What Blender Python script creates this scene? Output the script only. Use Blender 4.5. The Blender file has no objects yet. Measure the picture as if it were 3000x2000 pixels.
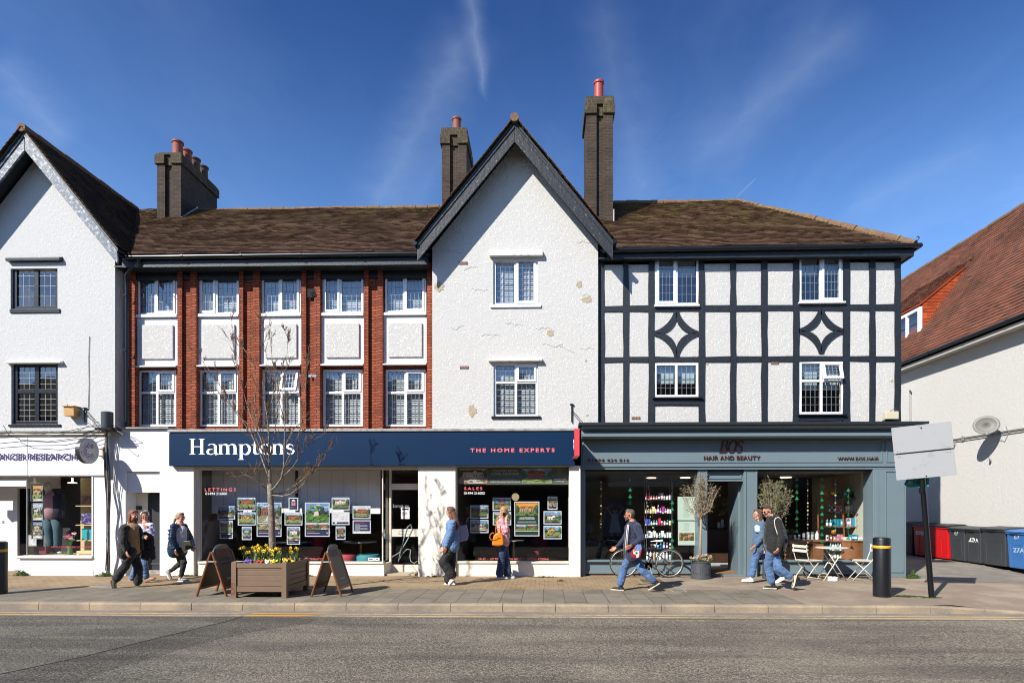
import bpy, bmesh, math, random
from mathutils import Vector, Matrix, noise
rnd = random.Random(7)
sc = bpy.context.scene
COL = sc.collection
# ---------------------------------------------------------------- camera
F, CX, CY, H, TP = 1700.0, 1554.0, 1478.0, 1.733, 0.024
PSI = math.atan(TP); CS, SN = math.cos(PSI), math.sin(PSI)
cam = bpy.data.cameras.new('camera'); camo = bpy.data.objects.new('camera', cam); COL.objects.link(camo)
camo.location = (0, 0, H); camo.rotation_euler = (math.pi/2, 0, PSI)
cam.sensor_width = 36; cam.lens = F/3000*36
cam.shift_x = (1500-CX)/3000; cam.shift_y = (CY-1000)/3000
cam.clip_start = 0.05; cam.clip_end = 3000
sc.camera = camo
sc.render.engine = 'CYCLES'; sc.cycles.use_denoising = True
sc.cycles.filter_width = 1.05; sc.cycles.max_bounces = 8; sc.cycles.transparent_max_bounces = 24; sc.cycles.caustics_reflective = False
# ---------------------------------------------------------------- light
SUNV = Vector((0.855, 0.975, -1.0)).normalized()        # direction the light travels
ELEV = math.asin(-SUNV.z); AZ = math.atan2(-SUNV.x, -SUNV.y)
sun = bpy.data.lights.new('sun', 'SUN'); suno = bpy.data.objects.new('sun', sun); COL.objects.link(suno)
sun.energy = 5.0; sun.angle = math.radians(0.5); sun.color = (1.0, 0.95, 0.87)
suno.rotation_euler = SUNV.to_track_quat('-Z', 'Y').to_euler(); suno.location = (-20, -20, 30)
sc.view_settings.view_transform = 'Standard'; sc.view_settings.look = 'None'
sc.view_settings.exposure = 0.6; sc.view_settings.gamma = 1.0
# ---------------------------------------------------------------- node helper
def lin(c):
    if isinstance(c, str):
        c = [int(c[i:i+2], 16)/255 for i in (0, 2, 4)]
        c = [x/12.92 if x <= .04045 else ((x+.055)/1.055)**2.4 for x in c]
    return (c[0], c[1], c[2], 1.0)
class NT:
    def __init__(s, tree): s.t = tree; s.n = tree.nodes; s.l = tree.links
    def new(s, typ, **kw):
        n = s.n.new('ShaderNode'+typ)
        for k, v in kw.items():
            if k.startswith('_'): setattr(n, k[1:], v)
            else:
                k2 = int(k[1:]) if k[0] == 'i' and k[1:].isdigit() else k.replace('__', ' ')
                if isinstance(v, bpy.types.NodeSocket): s.l.new(v, n.inputs[k2])
                else: n.inputs[k2].default_value = v
        return n
    def link(s, a, b): s.l.new(a, b)
    def math(s, op, a, b=0.0, clamp=False):
        n = s.new('Math', _operation=op, _use_clamp=clamp, i0=a, i1=b); return n.outputs[0]
    def noise(s, vec, scale, detail=3.0, rough=.55, out=0):
        n = s.new('TexNoise', Vector=vec, Scale=scale, Detail=detail, Roughness=rough); return n.outputs[out]
    def mix(s, fac, a, b, bt='MIX'):
        n = s.new('Mix', _data_type='RGBA', _blend_type=bt)
        for i, v in ((0, fac), (6, a), (7, b)):
            if isinstance(v, bpy.types.NodeSocket): s.l.new(v, n.inputs[i])
            else: n.inputs[i].default_value = v
        return n.outputs[2]
    def ramp(s, fac, p0, p1, c0=(0, 0, 0, 1), c1=(1, 1, 1, 1)):
        n = s.new('ValToRGB', Fac=fac); e = n.color_ramp.elements
        e[0].position = p0; e[0].color = c0; e[1].position = p1; e[1].color = c1; return n.outputs[0]
# ---------------------------------------------------------------- sky
world = bpy.data.worlds.new('World'); sc.world = world; world.use_nodes = True
w = NT(world.node_tree); w.n.clear()
sky = w.new('TexSky', _sky_type='NISHITA'); sky.sun_disc = False
sky.sun_elevation = ELEV; sky.sun_rotation = AZ % (2*math.pi)
sky.air_density = 1.0; sky.dust_density = 0.25; sky.ozone_density = 4.0; sky.altitude = 300
tc = w.new('TexCoord')
sep = w.new('SeparateXYZ', Vector=tc.outputs['Generated'])
zz = w.math('MAXIMUM', sep.outputs[2], .06)
px_ = w.math('DIVIDE', sep.outputs[0], zz); py_ = w.math('DIVIDE', sep.outputs[1], zz)
comb = w.new('CombineXYZ', X=px_, Y=py_, Z=0.0)
rot = w.new('Mapping', Vector=comb.outputs[0]); rot.inputs['Rotation'].default_value = (0, 0, math.radians(12)); rot.inputs['Scale'].default_value = (1.5, .22, 1)
warp = w.new('VectorMath', _operation='MULTIPLY_ADD', i0=w.noise(comb.outputs[0], 1.3, 4, out=1), i1=(.9, .9, 0), i2=rot.outputs[0])
n1 = w.noise(warp.outputs[0], 1.0, 8, .62)
n2 = w.noise(comb.outputs[0], .45, 3, .5)
cir = w.math('MULTIPLY', w.ramp(n1, .46, .80), w.ramp(n2, .40, .68))
def trail(x0, z0, x1, z1, wd0, wd1, amt):        # a contrail: band along a great line in the sky, in direction space
    u = w.math('DIVIDE', sep.outputs[0], w.math('MAXIMUM', sep.outputs[1], .02)); v = w.math('DIVIDE', sep.outputs[2], w.math('MAXIMUM', sep.outputs[1], .02))
    L = math.hypot(x1-x0, z1-z0); dx, dz = (x1-x0)/L, (z1-z0)/L
    t = w.math('DIVIDE', w.math('ADD', w.math('MULTIPLY', w.math('SUBTRACT', u, x0), dx), w.math('MULTIPLY', w.math('SUBTRACT', v, z0), dz)), L)
    wob = w.math('MULTIPLY', w.math('SUBTRACT', w.noise(comb.outputs[0], 14, 4), .5), wd1*.5)
    d = w.math('ABSOLUTE', w.math('ADD', wob, w.math('SUBTRACT', w.math('MULTIPLY', w.math('SUBTRACT', u, x0), dz), w.math('MULTIPLY', w.math('SUBTRACT', v, z0), dx))))
    wd = w.math('ADD', w.math('MULTIPLY', t, wd1-wd0), wd0)
    m = w.math('SUBTRACT', 1.0, w.math('DIVIDE', d, wd), clamp=True)
    e = w.math('MULTIPLY', w.math('MULTIPLY', t, 6, clamp=True), w.math('MULTIPLY', w.math('SUBTRACT', 1.0, t), 6, clamp=True), clamp=True)
    return w.math('MULTIPLY', w.math('MULTIPLY', w.math('MULTIPLY', w.math('MULTIPLY', m, m), e), w.math('ADD', w.math('MULTIPLY', n1, 0.95), .08)), amt)
def dv(px, py): return ((px-1595)/F, (CY-py)/F)
tr = trail(*dv(1425, 300), *dv(1370, -60), .010, .042, .20)
for a, b, w0, w1, am in [((1060, 680), (1400, 40), .09, .10, .17), ((1900, 680), (1740, -60), .09, .09, .10), ((2700, 860), (3100, 540), .06, .08, .20), ((2150, 588), (2212, 528), .0012, .0016, .38), ((-60, 120), (180, 420), .08, .08, .13), ((1980, 520), (2560, 40), .10, .09, .12), ((1180, 660), (1330, 400), .06, .06, .08), ((2450, 640), (2900, 420), .05, .05, .08)]:
    tr = w.math('ADD', tr, trail(*dv(*a), *dv(*b), w0, w1, am))
fac = w.math('ADD', w.math('MULTIPLY', cir, .18), tr, clamp=True)
hs = w.new('HueSaturation', Saturation=1.12, Value=1.2, Color=sky.outputs[0])
grd = w.new('MapRange', Value=sep.outputs[2], _interpolation_type='SMOOTHSTEP'); grd.inputs[1].default_value = .36; grd.inputs[2].default_value = .68
hz_ = w.mix(1.0, hs.outputs[0], w.mix(grd.outputs[0], (1.02, 1.03, 1.12, 1), (.40, .50, .72, 1)), 'MULTIPLY')
skc = w.mix(fac, hz_, (6.5, 7.6, 9.2, 1))
bg = w.new('Background', Color=skc, Strength=0.099)
wo = w.new('OutputWorld'); w.link(bg.outputs[0], wo.inputs[0])
# ---------------------------------------------------------------- picture <-> world measurement
def WX(px, Y):
    a = (px-CX)/F; return Y*(CS*a-SN)/(SN*a+CS)
def WZ(px, py, Y):
    a = (px-CX)/F; return H+(CY-py)/F*(Y/(SN*a+CS))
def P(px, py, Y): return Vector((WX(px, Y), Y, WZ(px, py, Y)))
def R(x0, y0, x1, y1, Y):                 # a rectangle of the facade plane Y: X0, X1, Z0, Z1
    xm = (x0+x1)/2; return WX(x0, Y), WX(x1, Y), WZ(xm, y1, Y), WZ(xm, y0, Y)
# ---------------------------------------------------------------- materials
MATS = {}
def M(name, col, rough=.6, metal=0.0, bump=None, var=None, col2=None, dirt=None, spec=.5, coat=0, trans=0, alpha=1, sheen=0):
    if name in MATS: return MATS[name]
    m = bpy.data.materials.new(name); m.use_nodes = True; t = NT(m.node_tree); b = t.n['Principled BSDF']
    c = lin(col); tc = t.new('TexCoord').outputs['Object']
    b.inputs['Roughness'].default_value = rough; b.inputs['Metallic'].default_value = metal
    b.inputs['Specular IOR Level'].default_value = spec; b.inputs['Coat Weight'].default_value = coat
    b.inputs['Sheen Weight'].default_value = sheen
    src = None
    if var:                                # (scale, amount) value variation, or towards col2
        n = t.noise(tc, var[0], 4, .6)
        f = t.ramp(n, .5-.22, .5+.22)
        c2 = lin(col2) if col2 else tuple(min(1, x*(1-var[1])) for x in c[:3])+(1,)
        src = t.mix(f if not col2 else t.math('MULTIPLY', f, var[1]), c, c2)
    if dirt:                               # (scale, threshold, colour, amount) soiling patches
        n = t.noise(tc, dirt[0], 6, .65)
        src = t.mix(t.math('MULTIPLY', t.ramp(n, dirt[1], dirt[1]+.12), dirt[3]), src if src is not None else c, lin(dirt[2]))
    if src is not None: t.link(src, b.inputs['Base Color'])
    else: b.inputs['Base Color'].default_value = c
    if bump:                               # (scale, distance[, detail])
        n = t.noise(tc, bump[0], bump[2] if len(bump) > 2 else 3, .6)
        bn = t.new('Bump', Strength=1.0, Distance=bump[1], Height=n); t.link(bn.outputs[0], b.inputs['Normal'])
    MATS[name] = m; return m
def pebble(name, col, scale=26, dist=.02, speck=.5, stain=None):
    m = bpy.data.materials.new(name); m.use_nodes = True; t = NT(m.node_tree); b = t.n['Principled BSDF']
    tc = t.new('TexCoord').outputs['Object']
    b.inputs['Roughness'].default_value = .85; b.inputs['Specular IOR Level'].default_value = .2
    n1 = t.noise(tc, scale, 3, .7); n2 = t.noise(tc, scale*3.2, 2, .6); n3 = t.noise(tc, .9, 5, .6); n4 = t.noise(tc, 7, 5, .7)
    hgt = t.math('ADD', t.math('ADD', t.math('MULTIPLY', n1, .8), t.math('MULTIPLY', t.noise(tc, scale*.3, 3, .6), .9)), t.math('MULTIPLY', n2, .4))
    bn = t.new('Bump', Strength=.85, Distance=dist, Height=hgt); t.link(bn.outputs[0], b.inputs['Normal'])
    c = t.mix(t.math('MULTIPLY', t.ramp(n1, .38, .27), speck), lin(col), (.16, .17, .18, 1))
    c = t.mix(t.math('MULTIPLY', t.ramp(n3, .54, .74), .16), c, (.52, .52, .48, 1))
    c = t.mix(t.math('MULTIPLY', t.ramp(n4, .62, .72), .32), c, (.36, .36, .33, 1))
    t.link(c, b.inputs['Base Color']); MATS[name] = m; return m
def brick(name, c1, c2, mort, w_=.225, h_=.075, dark=None, moss=None):
    m = bpy.data.materials.new(name); m.use_nodes = True; t = NT(m.node_tree); b = t.n['Principled BSDF']
    tc = t.new('TexCoord').outputs['Object']; s = t.new('SeparateXYZ', Vector=tc)
    v = t.new('CombineXYZ', X=t.math('ADD', s.outputs[0], s.outputs[1]), Y=s.outputs[2], Z=0.0)
    br = t.new('TexBrick', Vector=v.outputs[0], Color1=lin(c1), Color2=lin(c2), Mortar=lin(mort), Scale=1.0)
    br.inputs['Mortar Size'].default_value = .009; br.inputs['Brick Width'].default_value = w_; br.inputs['Row Height'].default_value = h_
    br.inputs['Bias'].default_value = -.1; br.inputs['Mortar Smooth'].default_value = .3
    c = t.mix(t.math('MULTIPLY', t.ramp(t.noise(tc, 2.1, 5, .65), .42, .68), .6), br.outputs[0], lin(dark or c2))
    c = t.mix(t.math('MULTIPLY', t.ramp(t.noise(tc, 17, 3, .7), .55, .75), .45), c, lin('2a2320'))
    if moss: c = t.mix(t.math('MULTIPLY', t.ramp(t.noise(tc, 6.5, 6, .75), .52, .66), .75), c, lin(moss))
    t.link(c, b.inputs['Base Color']); b.inputs['Roughness'].default_value = .85; b.inputs['Specular IOR Level'].default_value = .25
    bn = t.new('Bump', Strength=.7, Distance=.014, Height=t.math('SUBTRACT', t.math('MULTIPLY', t.noise(tc, 60, 2), .3), br.outputs[1])); t.link(bn.outputs[0], b.inputs['Normal'])
    MATS[name] = m; return m
def tilemat(name, cols, moss='8a7a2c', mossamt=.7, mossz=None):
    m = bpy.data.materials.new(name); m.use_nodes = True; t = NT(m.node_tree); b = t.n['Principled BSDF']
    tc = t.new('TexCoord').outputs['Object']; g = t.new('NewGeometry')
    r = t.new('ValToRGB', Fac=g.outputs['Random Per Island']); e = r.color_ramp.elements
    e[0].color = lin(cols[0]); e[1].color = lin(cols[-1])
    for i, c in enumerate(cols[1:-1]): k = e.new((i+1)/(len(cols)-1)); k.color = lin(c)
    c = r.outputs[0]
    c = t.mix(t.math('MULTIPLY', t.ramp(t.noise(tc, .8, 5, .65), .42, .66), .45), c, lin('241813'))
    f = t.math('MULTIPLY', t.ramp(t.noise(tc, 1.7, 7, .72), .46, .62), mossamt)
    if mossz: 
        s = t.new('SeparateXYZ', Vector=tc); f = t.math('MULTIPLY', f, t.ramp(s.outputs[2], 0, 1)); 
        mr = t.new('MapRange', Value=s.outputs[2]); mr.inputs[1].default_value = mossz[0]; mr.inputs[2].default_value = mossz[1]
        f = t.math('MULTIPLY', f, mr.outputs[0])
    c = t.mix(f, c, lin(moss))
    t.link(c, b.inputs['Base Color']); b.inputs['Roughness'].default_value = .9; b.inputs['Specular IOR Level'].default_value = .15
    bn = t.new('Bump', Strength=.5, Distance=.01, Height=t.noise(tc, 35, 3)); t.link(bn.outputs[0], b.inputs['Normal'])
    MATS[name] = m; return m
def glassmat(name, tint=(1, 1, 1), rough=.0, base=.04, gloss=1.0, wav=.0):
    m = bpy.data.materials.new(name); m.use_nodes = True; t = NT(m.node_tree); t.n.remove(t.n['Principled BSDF'])
    g = t.new('BsdfGlossy', Roughness=rough, Color=(gloss, gloss, gloss, 1)); tr_ = t.new('BsdfTransparent', Color=(*tint, 1)); ge = t.new('NewGeometry')
    if wav:
        bn = t.new('Bump', Strength=1.0, Distance=wav, Height=t.noise(t.new('TexCoord').outputs['Object'], 1.7, 1)); t.link(bn.outputs[0], g.inputs['Normal'])
    dt = t.new('VectorMath', _operation='DOT_PRODUCT', i0=ge.outputs['Normal'], i1=ge.outputs['Incoming'])
    f = t.math('ADD', t.math('MULTIPLY', t.math('POWER', t.math('SUBTRACT', 1.0, t.math('ABSOLUTE', dt.outputs['Value'])), 5.0), .9), base+.04, clamp=True)
    mx = t.new('MixShader', i0=f, i1=tr_.outputs[0], i2=g.outputs[0]); t.link(mx.outputs[0], t.n['Material Output'].inputs[0])
    MATS[name] = m; return m
def vcol(name='printed', rough=.5):
    if name in MATS: return MATS[name]
    m = bpy.data.materials.new(name); m.use_nodes = True; t = NT(m.node_tree); b = t.n['Principled BSDF']
    a = t.new('VertexColor'); a.layer_name = 'Col'
    n = t.noise(t.new('TexCoord').outputs['Object'], 38, 4, .7)
    c = t.mix(t.ramp(n, .40, .62), a.outputs[0], t.mix(1.0, a.outputs[0], (.55, .54, .52, 1), 'MULTIPLY'))
    t.link(c, b.inputs['Base Color']); b.inputs['Roughness'].default_value = rough; MATS[name] = m; return m
def emit(name, col, st):
    m = bpy.data.materials.new(name); m.use_nodes = True; b = m.node_tree.nodes['Principled BSDF']
    b.inputs['Base Color'].default_value = lin(col); b.inputs['Emission Color'].default_value = lin(col); b.inputs['Emission Strength'].default_value = st
    MATS[name] = m; return m
# ---------------------------------------------------------------- mesh builder
class MB:
    def __init__(s): s.v = []; s.f = []; s.c = []; s.col = None
    def add(s, vs, fs):
        o = len(s.v); s.v += [Vector(v) for v in vs]; s.f += [tuple(i+o for i in f) for f in fs]; s.c += [s.col]*len(fs); return s
    def box(s, x0, x1, y0, y1, z0, z1, rot=None):
        if x0 > x1: x0, x1 = x1, x0
        if y0 > y1: y0, y1 = y1, y0
        if z0 > z1: z0, z1 = z1, z0
        vs = [Vector((x, y, z)) for z in (z0, z1) for y in (y0, y1) for x in (x0, x1)]
        if rot:
            c = sum(vs, Vector())/8; vs = [rot @ (v-c)+c for v in vs]
        return s.add(vs, [(0, 2, 3, 1), (4, 5, 7, 6), (0, 1, 5, 4), (2, 6, 7, 3), (0, 4, 6, 2), (1, 3, 7, 5)])
    def quad(s, a, b, c, d): return s.add([a, b, c, d], [(0, 1, 2, 3)])
    def prism(s, pts, dvec):              # polygon (3D points) swept by a vector
        n = len(pts); pts = [Vector(p) for p in pts]; dvec = Vector(dvec)
        return s.add(pts+[p+dvec for p in pts], [tuple(range(n-1, -1, -1)), tuple(range(n, 2*n))]+[(i, (i+1) % n, n+(i+1) % n, n+i) for i in range(n)])
    def bar(s, a, b, wd, th, up=(0, -1, 0)):   # rectangular bar a->b, width in plane across 'up' normal
        a = Vector(a); b = Vector(b); d = (b-a).normalized(); u = Vector(up).normalized(); side = d.cross(u).normalized()*wd/2; u = side.cross(d).normalized()*th/2
        vs = [p+i*side+j*u for p in (a, b) for i, j in ((-1, -1), (1, -1), (1, 1), (-1, 1))]
        return s.add(vs, [(0, 1, 2, 3), (7, 6, 5, 4)]+[(i, i+4, (i+1) % 4+4, (i+1) % 4) for i in range(4)])
    def tube(s, pts, r, n=8, caps=True, flat=None):      # r a number or a list
        pts = [Vector(p) for p in pts]; rs = r if isinstance(r, (list, tuple)) else [r]*len(pts)
        o = len(s.v); prev = None; nf = 0
        for i, p in enumerate(pts):
            d = (pts[min(i+1, len(pts)-1)]-pts[max(i-1, 0)]).normalized()
            if prev is None: u = d.orthogonal().normalized()
            else: u = (prev-d*prev.dot(d)).normalized()
            prev = u; w_ = d.cross(u)
            for k in range(n):
                a = 2*math.pi*k/n; q = (u*math.cos(a)+w_*math.sin(a))*rs[i]
                if flat: q = Vector((q.x*flat[0], q.y*flat[1], q.z*flat[2]))
                s.v.append(p+q)
        for i in range(len(pts)-1):
            for k in range(n):
                s.f.append((o+i*n+k, o+i*n+(k+1) % n, o+(i+1)*n+(k+1) % n, o+(i+1)*n+k)); nf += 1
        if caps:
            s.f.append(tuple(o+k for k in range(n-1, -1, -1))); s.f.append(tuple(o+(len(pts)-1)*n+k for k in range(n))); nf += 2
        s.c += [s.col]*nf; return s
    def lathe(s, c, prof, n=24, axis='z', a0=0, a1=2*math.pi):          # prof: list of (r, h)
        c = Vector(c); o = len(s.v); full = abs(a1-a0-2*math.pi) < 1e-6; m = n if full else n+1
        for r, h in prof:
            for k in range(m):
                a = a0+(a1-a0)*k/n; x, y = r*math.cos(a), r*math.sin(a)
                s.v.append(c+(Vector((x, y, h)) if axis == 'z' else Vector((x, h, y)) if axis == 'y' else Vector((h, x, y))))
        nf = 0
        for i in range(len(prof)-1):
            for k in range(n):
                s.f.append((o+i*m+k, o+i*m+(k+1) % m, o+(i+1)*m+(k+1) % m, o+(i+1)*m+k)); nf += 1
        if full:
            for i, rev in ((0, 1), (len(prof)-1, 0)):
                if prof[i][0] > 1e-6:
                    r_ = range(m-1, -1, -1) if rev else range(m); s.f.append(tuple(o+i*m+k for k in r_)); nf += 1
        s.c += [s.col]*nf; return s
    def ball(s, c, r, n=10, sc_=(1, 1, 1)):
        pr = [(math.sin(math.pi*i/n), -math.cos(math.pi*i/n)) for i in range(n+1)]
        o = len(s.v); s.lathe((0, 0, 0), [(a*r, b*r) for a, b in pr], n+4)
        for i in range(o, len(s.v)): v = s.v[i]; s.v[i] = Vector((v.x*sc_[0], v.y*sc_[1], v.z*sc_[2]))+Vector(c)
        return s
    def ring(s, c, R_, r, axis='y', n=32, m=8):
        c = Vector(c); o = len(s.v)
        for i in range(n):
            a = 2*math.pi*i/n; e = Vector((math.cos(a), 0, math.sin(a))) if axis == 'y' else Vector((0, math.cos(a), math.sin(a))) if axis == 'x' else Vector((math.cos(a), math.sin(a), 0))
            ax = Vector((0, 1, 0)) if axis == 'y' else Vector((1, 0, 0)) if axis == 'x' else Vector((0, 0, 1))
            for j in range(m):
                b = 2*math.pi*j/m; s.v.append(c+e*(R_+r*math.cos(b))+ax*r*math.sin(b))
        for i in range(n):
            for j in range(m): s.f.append((o+i*m+j, o+i*m+(j+1) % m, o+((i+1) % n)*m+(j+1) % m, o+((i+1) % n)*m+j))
        s.c += [s.col]*(n*m); return s
    def xf(s, mat):
        s.v = [mat @ v for v in s.v]; return s
    def build(s, name, mat, parent=None, bevel=0, smooth=False, **tags):
        me = bpy.data.meshes.new(name); off = Vector(ORG.get(root_of(parent), (0, 0, 0))) if parent else Vector((0, 0, 0))
        o = bpy.data.objects.new(name, me); COL.objects.link(o)
        if parent: o.parent = parent
        elif s.v:
            mn = [min(v[i] for v in s.v) for i in range(3)]; mx = [max(v[i] for v in s.v) for i in range(3)]
            off = Vector(((mn[0]+mx[0])/2, (mn[1]+mx[1])/2, mn[2])); o.location = off; ORG[o.name] = tuple(off)
        me.from_pydata([v-off for v in s.v], [], s.f)
        ms = mat if isinstance(mat, (list, tuple)) else [mat]
        for m_ in ms: me.materials.append(m_)
        if any(c is not None for c in s.c):
            if all(isinstance(c, int) for c in s.c if c is not None):
                for p, c in zip(me.polygons, s.c): p.material_index = c or 0
            else:
                at = me.color_attributes.new('Col', 'FLOAT_COLOR', 'CORNER'); k = 0
                for p, c in zip(me.polygons, s.c):
                    c = lin(c) if c is not None else (1, 1, 1, 1)
                    for _ in p.loop_indices: at.data[k].color = c; k += 1
        me.validate()
        if len(me.polygons) < 60000:
            bm = bmesh.new(); bm.from_mesh(me); bmesh.ops.recalc_face_normals(bm, faces=bm.faces); bm.to_mesh(me); bm.free()
        if smooth:
            for p in me.polygons: p.use_smooth = True
            if smooth != 'all':
                try: me.set_sharp_from_angle(angle=math.radians(42))
                except Exception: pass
        if bevel:
            md = o.modifiers.new('bevel', 'BEVEL'); md.width = bevel; md.segments = 2; md.limit_method = 'ANGLE'; md.angle_limit = math.radians(50)
        setp(o, **tags); return o
ORG = {}
def root_of(o):
    while o.parent: o = o.parent
    return o.name
def setp(o, **t):
    if 'cat' in t: o['category'] = t['cat']
    for k in ('label', 'group', 'kind'):
        if t.get(k): o[k] = t[k]
def thing(name, loc, label, cat, group=None, kind=None):
    o = bpy.data.objects.new(name, None); COL.objects.link(o); o.location = loc; ORG[o.name] = tuple(loc); o.empty_display_size = .2
    setp(o, label=label, cat=cat, group=group, kind=kind); return o
def textobj(body, size, x, y, z, align='LEFT', space=1.0, bold=0.0, depth=.004, shear=0.0, rot=(math.pi/2, 0, 0), width=None, height=None):
    cu = bpy.data.curves.new('t', 'FONT'); cu.body = body; cu.size = 1; cu.space_character = space; cu.extrude = .5; cu.offset = bold; cu.shear = shear; cu.align_x = 'LEFT'; cu.resolution_u = 3
    o = bpy.data.objects.new('t', cu); COL.objects.link(o); bpy.context.view_layer.update()
    me = bpy.data.meshes.new_from_object(o.evaluated_get(bpy.context.evaluated_depsgraph_get())); bpy.data.objects.remove(o)
    vs = [v.co.copy() for v in me.vertices]; fs = [tuple(p.vertices) for p in me.polygons]; bpy.data.meshes.remove(me)
    x0 = min(v.x for v in vs); x1 = max(v.x for v in vs); y0 = min(v.y for v in vs); y1 = max(v.y for v in vs)
    kx = (width/(x1-x0)) if width else size; ky = (height/(y1-y0)) if height else (kx if width else size)
    ax = {'LEFT': x0, 'CENTER': (x0+x1)/2, 'RIGHT': x1}[align]
    Rm = Matrix.Rotation(rot[2], 4, 'Z') @ Matrix.Rotation(rot[1], 4, 'Y') @ Matrix.Rotation(rot[0], 4, 'X')
    b = MB(); b.add([Rm @ Vector(((v.x-ax)*kx, (v.y-y0)*ky, v.z*depth))+Vector((x, y, z)) for v in vs], fs); return b
def rtext(body, rect, Y, **kw):           # text filling a picture rectangle on plane Y
    x0, x1, z0, z1 = R(*rect, Y); return textobj(body, 1, x0, Y, z0, width=x1-x0, height=z1-z0, **kw)
# ================================================================ materials
white_pd = pebble('white_pebbledash', 'f2f1ee', 36, .011, .5)
white_pd2 = pebble('white_roughcast', 'f3f0e9', 27, .012, .5)
white_pd3 = pebble('white_render_panels', 'f0ede6', 30, .011, .5)
cream_pd = pebble('cream_roughcast', 'f1eee6', 30, .011, .4)
white_sm = M('white_render_smooth', 'd7d7d6', .6, bump=(60, .001), dirt=(2.2, .60, 'b9b6ad', .35))
cream = M('cream_paint', 'e9e2d2', .55, bump=(50, .0015), dirt=(3, .60, 'a9a293', .4))
upvc = M('white_upvc', 'e8eaec', .35)
upvc_d = M('window_gasket', '1b1d20', .5)
blackp = M('black_timber', '151a20', .5, bump=(26, .006, 5), var=(12, .5), col2='2f373f', dirt=(34, .64, '6d747a', .4))
blackg = M('black_gloss_wood', '12151a', .35, bump=(22, .003))
bargem = M('weathered_bargeboard', '24272b', .45, bump=(14, .008, 5), dirt=(16, .60, '8b9095', .8))
bargeg = M('grey_bargeboard', '4a5563', .5, bump=(14, .008, 5), dirt=(11, .50, 'aab2ba', .8))
gutterm = M('black_gutter', '16181b', .3)
leadm = M('lead_grey', '9a9b98', .6, bump=(24, .006), dirt=(9, .48, '6c6a63', .6))
leadw = M('lead_flashing', 'b9bfc4', .5, bump=(20, .01))
brick_r = brick('red_brick', 'a65a3e', '884531', '55301f', .19, .068, dark='5c3022')
brick_o = M('rubbed_brick_cap', '9c4526', .8, bump=(40, .004), var=(8, .3))
brick_c = brick('chimney_brick', '4a3d33', '3a302a', '554b41', .225, .075, dark='2b2622', moss=None)
brick_m = brick('mossy_brick', '4c4034', '3d352c', '5a5142', .11, .2, dark='33302a', moss='6c6838')
tile_b = tilemat('brown_roof_tiles', ['59463a', '634c3d', '523f33', '69513f', '4c3b30'], '675d36', .6, (8.6, 10.6))
tile_a = tilemat('dark_roof_tiles', ['3d3028', '48382e', '352a24', '503e32'], '5f5632', .4)
tile_o = tilemat('orange_roof_tiles', ['6f4c3c', '7f5040', '62493c', '74483a', '7f5240', '5a443a'], '7c5240', .4)
tile_h = tilemat('hung_red_tiles', ['b0502c', 'a04526', 'b85a34'], '7a3a26', .3)
ridge_m = M('ridge_tile', '6d5340', .9, bump=(25, .012, 4), dirt=(8, .50, '7d6f3c', .6))
clay = M('clay_pot', '8f4d3a', .7, var=(8, .35), bump=(20, .004), dirt=(12, .62, 'c4b8a0', .6))
clayg = M('clay_pot_sooty', '5e463a', .8, var=(8, .4))
leadb = M('leading_grey', '7f888d', .5, metal=.4)
leadl = M('leading_pale', 'a9adb1', .5); leadd = M('leading_dull', '7a838a', .5)
glass_up = glassmat('glass_upper', base=.10, wav=.004)
glass_sh = glassmat('glass_shop', base=.02)
blindm = M('venetian_blind', 'c0c8ca', .5)
rollerm = M('roller_blind', '9fb2b8', .8)
roomm = M('room_paint', '4a4d52', .9)
darkm = M('room_dark', '1b1c1e', .9)
grey_f = M('bos_grey_paint', '6c7d84', .42, bump=(35, .001), var=(1.3, .10))
navy = M('navy_fascia', '0b2a4a', .32, var=(.8, .10))
woodm = M('oak_wood', '8a5c34', .5, var=(6, .35), bump=(20, .003))
# ================================================================ helpers for buildings
def plate(mb, x0, x1, z0, z1, holes, y0, y1):
    xs = sorted({x0, x1, *[h[0] for h in holes], *[h[1] for h in holes]}); zs = sorted({z0, z1, *[h[2] for h in holes], *[h[3] for h in holes]})
    xs = [x for x in xs if x0 <= x <= x1]; zs = [z for z in zs if z0 <= z <= z1]
    def solid(i, j):
        if i < 0 or j < 0 or i >= len(xs)-1 or j >= len(zs)-1: return False
        cx, cz = (xs[i]+xs[i+1])/2, (zs[j]+zs[j+1])/2
        return not any(h[0] < cx < h[1] and h[2] < cz < h[3] for h in holes)
    for i in range(len(xs)-1):
        for j in range(len(zs)-1):
            if not solid(i, j): continue
            a, b, c, d = xs[i], xs[i+1], zs[j], zs[j+1]
            mb.quad((a, y0, c), (b, y0, c), (b, y0, d), (a, y0, d)); mb.quad((a, y1, c), (a, y1, d), (b, y1, d), (b, y1, c))
            if not solid(i-1, j): mb.quad((a, y0, c), (a, y0, d), (a, y1, d), (a, y1, c))
            if not solid(i+1, j): mb.quad((b, y0, c), (b, y1, c), (b, y1, d), (b, y0, d))
            if not solid(i, j-1): mb.quad((a, y0, c), (a, y1, c), (b, y1, c), (b, y0, c))
            if not solid(i, j+1): mb.quad((a, y0, d), (b, y0, d), (b, y1, d), (a, y1, d))
    return mb
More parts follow.
